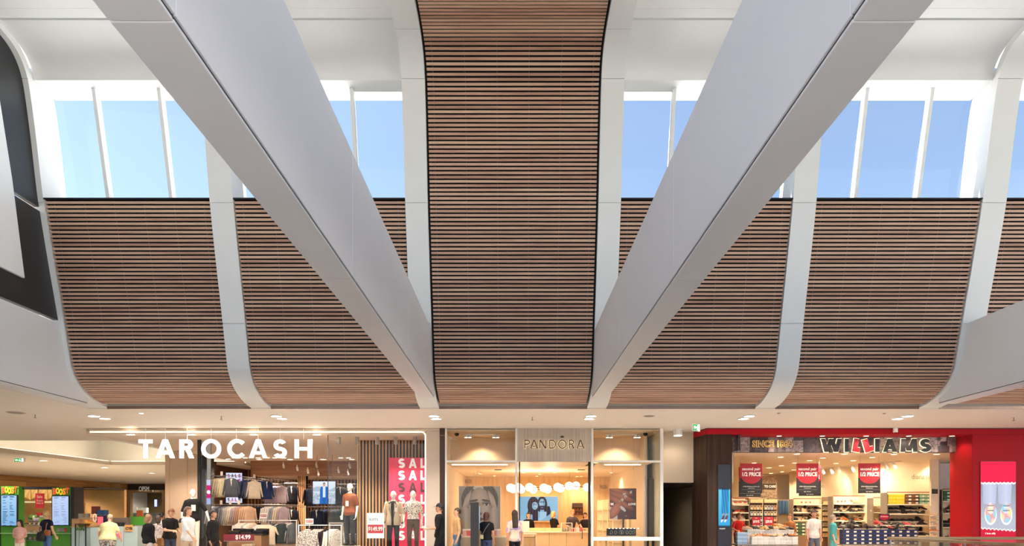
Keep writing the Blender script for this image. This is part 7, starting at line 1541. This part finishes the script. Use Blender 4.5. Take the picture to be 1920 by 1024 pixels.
# handrail round the void --------------------------------------------
t = thing('balustrade', 'timber handrail on glass balustrade at the void edge', 'balustrade', (8.12, 14.72, 0)); M_rail = wood_mat('rail_timber', '#9c7a54', '#b4946a', '#c8ab80', sx=0.4, syz=3, rnd=False)
m = MB(); m.box(-0.04, 9, -0.035, 0.035, 1.0, 1.06); bevel(m.build('handrail', M_rail, t), 0.01)
dx, dy = 0.70, -3.2; n = Vector((dx, dy)).normalized(); q = Vector((-n.y, n.x))*0.035
m = MB(); m.prism([(q.x, q.y), (-q.x, -q.y), (dx*1.6-q.x, dy*1.6-q.y), (dx*1.6+q.x, dy*1.6+q.y)], 1.0, 1.06, 'z'); bevel(m.build('handrail', M_rail, t), 0.01)
for k in range(5): m = MB(); m.box(0.03+k*1.6, 0.03+k*1.6+1.55, -0.008, 0.008, 0.05, 0.99); m.build('glass_panel', M_shopglass, t)
for k in range(3): a = Vector((dx, dy))*(0.03+k*0.52); e = Vector((dx, dy))*(0.03+k*0.52+0.5); m = MB(); m.prism([(a.x, a.y), (e.x, e.y), (e.x+q.x*0.3, e.y+q.y*0.3), (a.x+q.x*0.3, a.y+q.y*0.3)], 0.05, 0.99, 'z'); m.build('glass_panel', M_shopglass, t)
for k in range(6): m = MB(); m.cyl((0.02+k*1.6, 0.0), 0.02, 0, 1.0, 10); m.build('post', M_metal, t)
# small ceiling fittings ------------------------------------------------
for q, (px, py, r, c) in enumerate(((1217, 780, 0.14, 0), (66, 776.5, 0.02, 1), (415, 780, 0.02, 1), (998, 781, 0.02, 1), (1901, 782, 0.02, 1), (30, 773.5, 0.2, 0), (265, 774.3, 0.06, 2), (1460, 774.5, 0.04, 0), (1658, 775, 0.04, 0))):
    d = F*H_CEIL/(CY-py); lab = ['round ceiling speaker above the jewellery window', 'sprinkler head above the juice bar corridor', 'sprinkler head above the menswear sign', 'sprinkler head above the jewellery sign', 'sprinkler head above the red pier', 'flat oval speaker grille in the corridor ceiling', 'tiny ceiling light above the menswear portal', 'small ceiling sensor above the collage fascia', 'small ceiling sensor beside the paired downlights'][q]
    t = thing('sprinkler' if c == 1 else 'ceiling_fitting', lab, 'sprinkler' if c == 1 else 'ceiling fitting', (X_(px, d), d, ZC))
    if c == 1:
        m = MB(); m.cyl((0, 0), 0.012, -0.09, 0, 8); m.build('pipe', M_metal, t); m = MB(); m.cyl((0, 0), 0.035, -0.1, -0.09, 10); m.build('deflector', M_metal, t); m = MB(); m.cyl((0, 0), 0.05, -0.012, 0, 14); m.build('rose', M_alu, t)
    else:
        m = MB(); m.cyl((0, 0), r, -0.012, 0, 20); m.build('plate', mat('fitting_grey', '#b3a79c', 0.5), t); m = MB(); m.cyl((0, 0), r*0.75, -0.016, -0.012, 20); m.build('grille', M_lamp_s if c == 2 else mat('fitting_dark', '#8f847a', 0.6), t)

t = thing('security_camera', 'small white box camera on the red canopy edge', 'camera', (X_(1678.5, 19.5), 19.5, ZC)); m = MB(); m.box(-0.05, 0.05, -0.06, 0.04, -0.13, 0); bevel(m.build('housing', M_alu, t), 0.01); m = MB(); m.cyl((0, -0.02), 0.025, -0.15, -0.13, 10); m.build('lens', M_dark, t)
# ------------------------------------------------------------------ people
def walker(label, px, top_y, d, rz, z0=0.0, H=None, **k):
    H = H or (Z_(top_y, d)-z0)
    return figure('person', label, 'person', (X_(px, d), d, z0), rz, H=H, **k)
BACK = pi
fwd = lambda s, up=0.0: ((s*0.03, -0.05, -0.27), (s*-0.06, -0.22, 0.02+up))
# girl and woman at the juice bar
t = walker('girl in pink tee with long dark hair, hands clasped', 37, 975.5, 20.6, 0.25, hair='long', hairc='#2c1a14', skin='#d3a184', top='#dcaca4', bottom='#e6dccb', sleeve=0.34, hem=0.84, head=(-0.75, 0.0), arms={1: ((0.05, 0.0, -0.26), (-0.17, -0.12, -0.13)), -1: ((-0.05, 0.0, -0.26), (0.17, -0.12, -0.13))}, wide=0.95)
m = MB(); k = t['_k']; me = text_mesh('surf', 0.05); me.materials.append(mat('tee_print', '#b58a98', 0.8)); inst('tee_print', me, t, (0, -0.137*k-0.012, 1.27*k))
t = walker('blonde woman in navy top and blue jeans with tan shoulder bag', 88, 958.5, 21.2, BACK-0.25, hair='puff', hairc='#c9a875', skin='#d9aa8c', top='#1b2138', bottom='#4d6f96', sleeve=0.2, hem=0.92, stride=0.1, arms={-1: ((-0.08, 0.02, -0.27), (-0.02, -0.10, -0.2)), 1: ((0.1, 0.0, -0.26), (0.03, -0.18, -0.08))})
k = t['_k']; m = MB(); m.box(-0.30*k, -0.08*k, 0.10*k, 0.2*k, 0.93*k, 1.12*k); bevel(m.build('shoulder_bag', mat('tan_leather', '#a5613a', 0.5), t), 0.03, 3); m = MB(); m.tube([(-0.1*k, 0.13*k, 1.1*k), (-0.12*k, 0.12*k, 1.3*k), (-0.11*k, 0.02*k, 1.465*k), (-0.13*k, -0.1*k, 1.3*k)], 0.014, 6); m.build('bag_strap', mat('tan_leather', '#a5613a'), t)
o = MB(); o.smooth = True; o.loft([[(w*cos(a), dp*sin(a), z) for a in [2*pi*q/14 for q in range(14)]] for w, dp, z in ((0.06, 0.04, 0.3), (0.13, 0.07, 0.2), (0.15, 0.08, 0.05), (0.12, 0.06, -0.02))]); o = o.build('carry_bag', mat('black_bag', '#17171a', 0.5)); o.location = P(76.5, 1014, 21.0); tag(o, 'black carry bag held by the blonde woman', 'bag'); m = MB(); m.tube([(-0.05, 0, 0.28), (-0.03, 0, 0.42), (0.03, 0, 0.42), (0.05, 0, 0.28)], 0.01, 6); m.build('bag_handle', mat('black_bag', '#17171a'), o)
# elderly woman at the pale kiosk
walker('heavyset older woman in pale yellow top and floral trousers', 202, 971, 20.0, BACK+0.15, hair='short', hairc='#b9a58f', skin='#d6a58a', top='#d3d0a0', botm=print_cloth('floral_trouser', '#b9b0a6', '#4a4548', 22, 0.5, '#86807a'), wide=1.5, sleeve=0.36, hem=0.86, lean=0.22, head=(0, 0.25), H=1.55, arms={1: ((0.12, -0.06, -0.25), (0.02, -0.16, -0.14)), -1: ((-0.12, -0.04, -0.25), (-0.02, -0.12, -0.18))})
# cluster near the entrance column
walker('person in black jacket with light brown hair walking past', 279, 965, 18.6, BACK-0.5, hair='bob', hairc='#8a6446', skin='#caa083', top='#141416', bottom='#b9b0aa', sleeve=0.95, wide=1.25, hem=0.84, stride=0.18)
walker('person in pale patterned top behind the black jacket', 296, 967, 19.6, BACK+0.6, hair='bob', hairc='#3a2a22', skin='#c99878', topm=print_cloth('pale_pattern', '#c8bcb8', '#8a7f86', 30, 0.55), bottom='#2f3a5a', sleeve=0.5)
t = walker('man in black tee and jeans reading at a stand', 318, 953.5, 19.2, R(62), hair='short', hairc='#7a4a2a', skin='#d59f80', top='#1c1a1b', bottom='#3a4152', sleeve=0.34, head=(0.0, 0.35), lean=0.05, wide=1.12, hem=0.86, arms={1: ((0.02, -0.06, -0.27), (-0.05, -0.22, -0.06)), -1: ((-0.02, -0.1, -0.26), (0.06, -0.23, 0.0))})
k = t['_k']; m = MB(); m.box(-0.28*k, -0.1*k, -0.02*k, 0.22*k, 0.66*k, 0.9*k); bevel(m.build('satchel', mat('tan_satchel', '#9a6a35', 0.5), t), 0.04, 3); m = MB(); m.tube([(-0.19*k, 0.1*k, 0.88*k), (-0.05*k, 0.14*k, 1.2*k), (0.1*k, 0.06*k, 1.46*k)], 0.012, 6); m.build('satchel_strap', mat('tan_satchel', '#9a6a35'), t)
o = MB(); o.box(-0.05, 0.05, -0.006, 0.006, 0, 0.14); o = bevel(o.build('phone', M_black), 0.008); o.location = P(336.5, 980.5, 18.98); o.rotation_euler = (0.5, 0, 1.2); tag(o, 'dark phone held up by the man in the black tee', 'phone')
walker('dark haired person in white top half hidden behind the black tee man', 303.5, 961.5, 21.0, BACK-0.3, hair='bun', hairc='#17120f', skin='#b98866', top='#e2dad2', bottom='#45506a', sleeve=0.4)
walker('person in pale grey top and beige trousers walking by', 353, 951, 18.0, R(80), hair='bob', hairc='#6b4c3a', skin='#cf9f82', top='#c9cbcb', bottom='#b59c86', sleeve=0.55, hem=0.82, wide=1.2, stride=0.22, arms={1: ((0.06, 0.1, -0.25), (0.0, -0.08, -0.25)), -1: ((-0.05, -0.14, -0.24), (0.0, -0.16, -0.18))})
walker('person all in black walking past the menswear entrance', 400, 957, 18.3, R(84), hair='short', hairc='#1e1714', skin='#a87a5e', top='#1b191a', bottom='#2b2123', sleeve=0.9, wide=1.1, stride=0.25)
# walkers before the jewellery shop
t = walker('man in black cap and dark clothes striding past the pier', 824, 944.5, 18.6, R(-84), hair='cap', hairc='#2a1d18', skin='#c08a6c', top='#17171a', bottom='#191a1e', sleeve=0.5, stride=0.22, arms={1: ((0.04, -0.06, -0.27), (-0.02, -0.22, -0.02)), -1: ((-0.05, 0.08, -0.26), (0.0, -0.04, -0.25))})
walker('person in ochre top and blue jeans walking along the shop window', 857, 953, 19.05, R(-75), hair='short', hairc='#4a3a2c', skin='#d0a080', top='#c49a6c', bottom='#54718c', sleeve=0.45, hem=0.98, stride=0.2)
t = walker('auburn haired woman in black tee with crossbody strap', 912, 961.5, 19.1, BACK-0.2, hair='bob', hairc='#4a2018', skin='#c98f72', top='#17171a', bottom='#39456a', sleeve=0.28, hem=0.9)
k = t['_k']; m = MB(); m.tube([(-0.12*k, 0.11*k, 1.42*k), (0.0, 0.145*k, 1.25*k), (0.12*k, 0.14*k, 1.02*k)], 0.011, 6); m.build('bag_strap', mat('grey_strap', '#6a6470', 0.6), t); m = MB(); m.box(0.06*k, 0.16*k, 0.135*k, 0.19*k, 0.94*k, 1.06*k); bevel(m.build('small_bag', mat('pale_bag', '#d8cfa8', 0.5), t), 0.01)
walker('long haired woman in cream and lilac top, black trousers', 965, 957.5, 18.8, BACK+0.3, hair='long', hairc='#2e1d17', skin='#c99276', topm=print_cloth('lilac_blotch', '#cdbba8', '#a98cb8', 5.0, 0.5), bottom='#17161a', sleeve=0.45, hem=0.84, head=(-0.2, 0.0))
# jewellery staff
st = dict(lod=1.1)
walker('smiling assistant with dark hair in black behind the till', 991, 961.5, 26.2, 0.1, hair='bob', hairc='#20140f', skin='#d8a080', top='#18161a', bottom='#18161a', sleeve=0.45, **st)
walker('blonde customer in black and white top at the counter', 1038.5, 959.5, 25.9, BACK-0.9, hair='bob', hairc='#c4955a', skin='#d69f7c', top='#19171a', bottom='#2a262a', sleeve=0.3, arms={1: ((0.04, -0.08, -0.26), (-0.06, -0.2, -0.02)), -1: ((-0.06, -0.05, -0.26), (0.03, -0.2, -0.02))}, **st)
walker('ginger haired assistant in grey top leaning over the counter', 1071, 960.5, 26.0, 0.35, hair='short', hairc='#c47a3a', skin='#dba486', top='#4a4048', bottom='#2a262a', sleeve=0.4, lean=0.2, H=1.7, arms={1: ((0.14, -0.1, -0.22), (0.04, -0.2, -0.14)), -1: ((-0.06, -0.1, -0.26), (0.06, -0.22, -0.04))}, **st)
walker('dark haired assistant standing by the door edge', 1097.5, 962, 26.4, 0.2, hair='bob', hairc='#2a1712', skin='#cf9674', top='#2a2326', bottom='#221e22', sleeve=0.5, **st)
# shoe shop customers and staff
walker('assistant in red shirt behind the pale blue boxes', 1384, 963, 23.6, 0.3, hair='puff', hairc='#6a4632', skin='#d39a78', top='#c22a28', bottom='#2a2a30', sleeve=0.4, lean=0.08, arms={1: ((0.14, -0.06, -0.22), (-0.08, -0.18, -0.06)), -1: ((-0.14, -0.06, -0.22), (0.08, -0.18, -0.06))}, **st)
walker('dark haired child behind the white box table', 1411, 973.5, 23.2, BACK-0.4, hair='bob', hairc='#1c1410', skin='#b9805e', top='#c9a58c', bottom='#3a3a44', sleeve=0.4, **st)
walker('person in brown top browsing behind the white box table', 1481, 964, 22.8, -1.0, hair='short', hairc='#6b4a34', skin='#c48f70', top='#a0673f', bottom='#5a4638', sleeve=0.5, **st)
walker('man in white tee and grey trousers facing out of the shoe shop', 1526, 957.5, 21.0, 0.15, hair='short', hairc='#3a281e', skin='#c9927a', top='#d6ccc6', bottom='#5a5f70', sleeve=0.34, wide=1.05, hem=0.84, stride=0.1)
walker('person in teal top and teal trousers walking in the shoe shop', 1562, 966, 20.9, 1.2, hair='short', hairc='#8a7a70', skin='#c9a088', top='#4a9a9c', bottom='#5aa0a2', sleeve=0.5, stride=0.2)

bpy.data.scenes.remove(WORK)
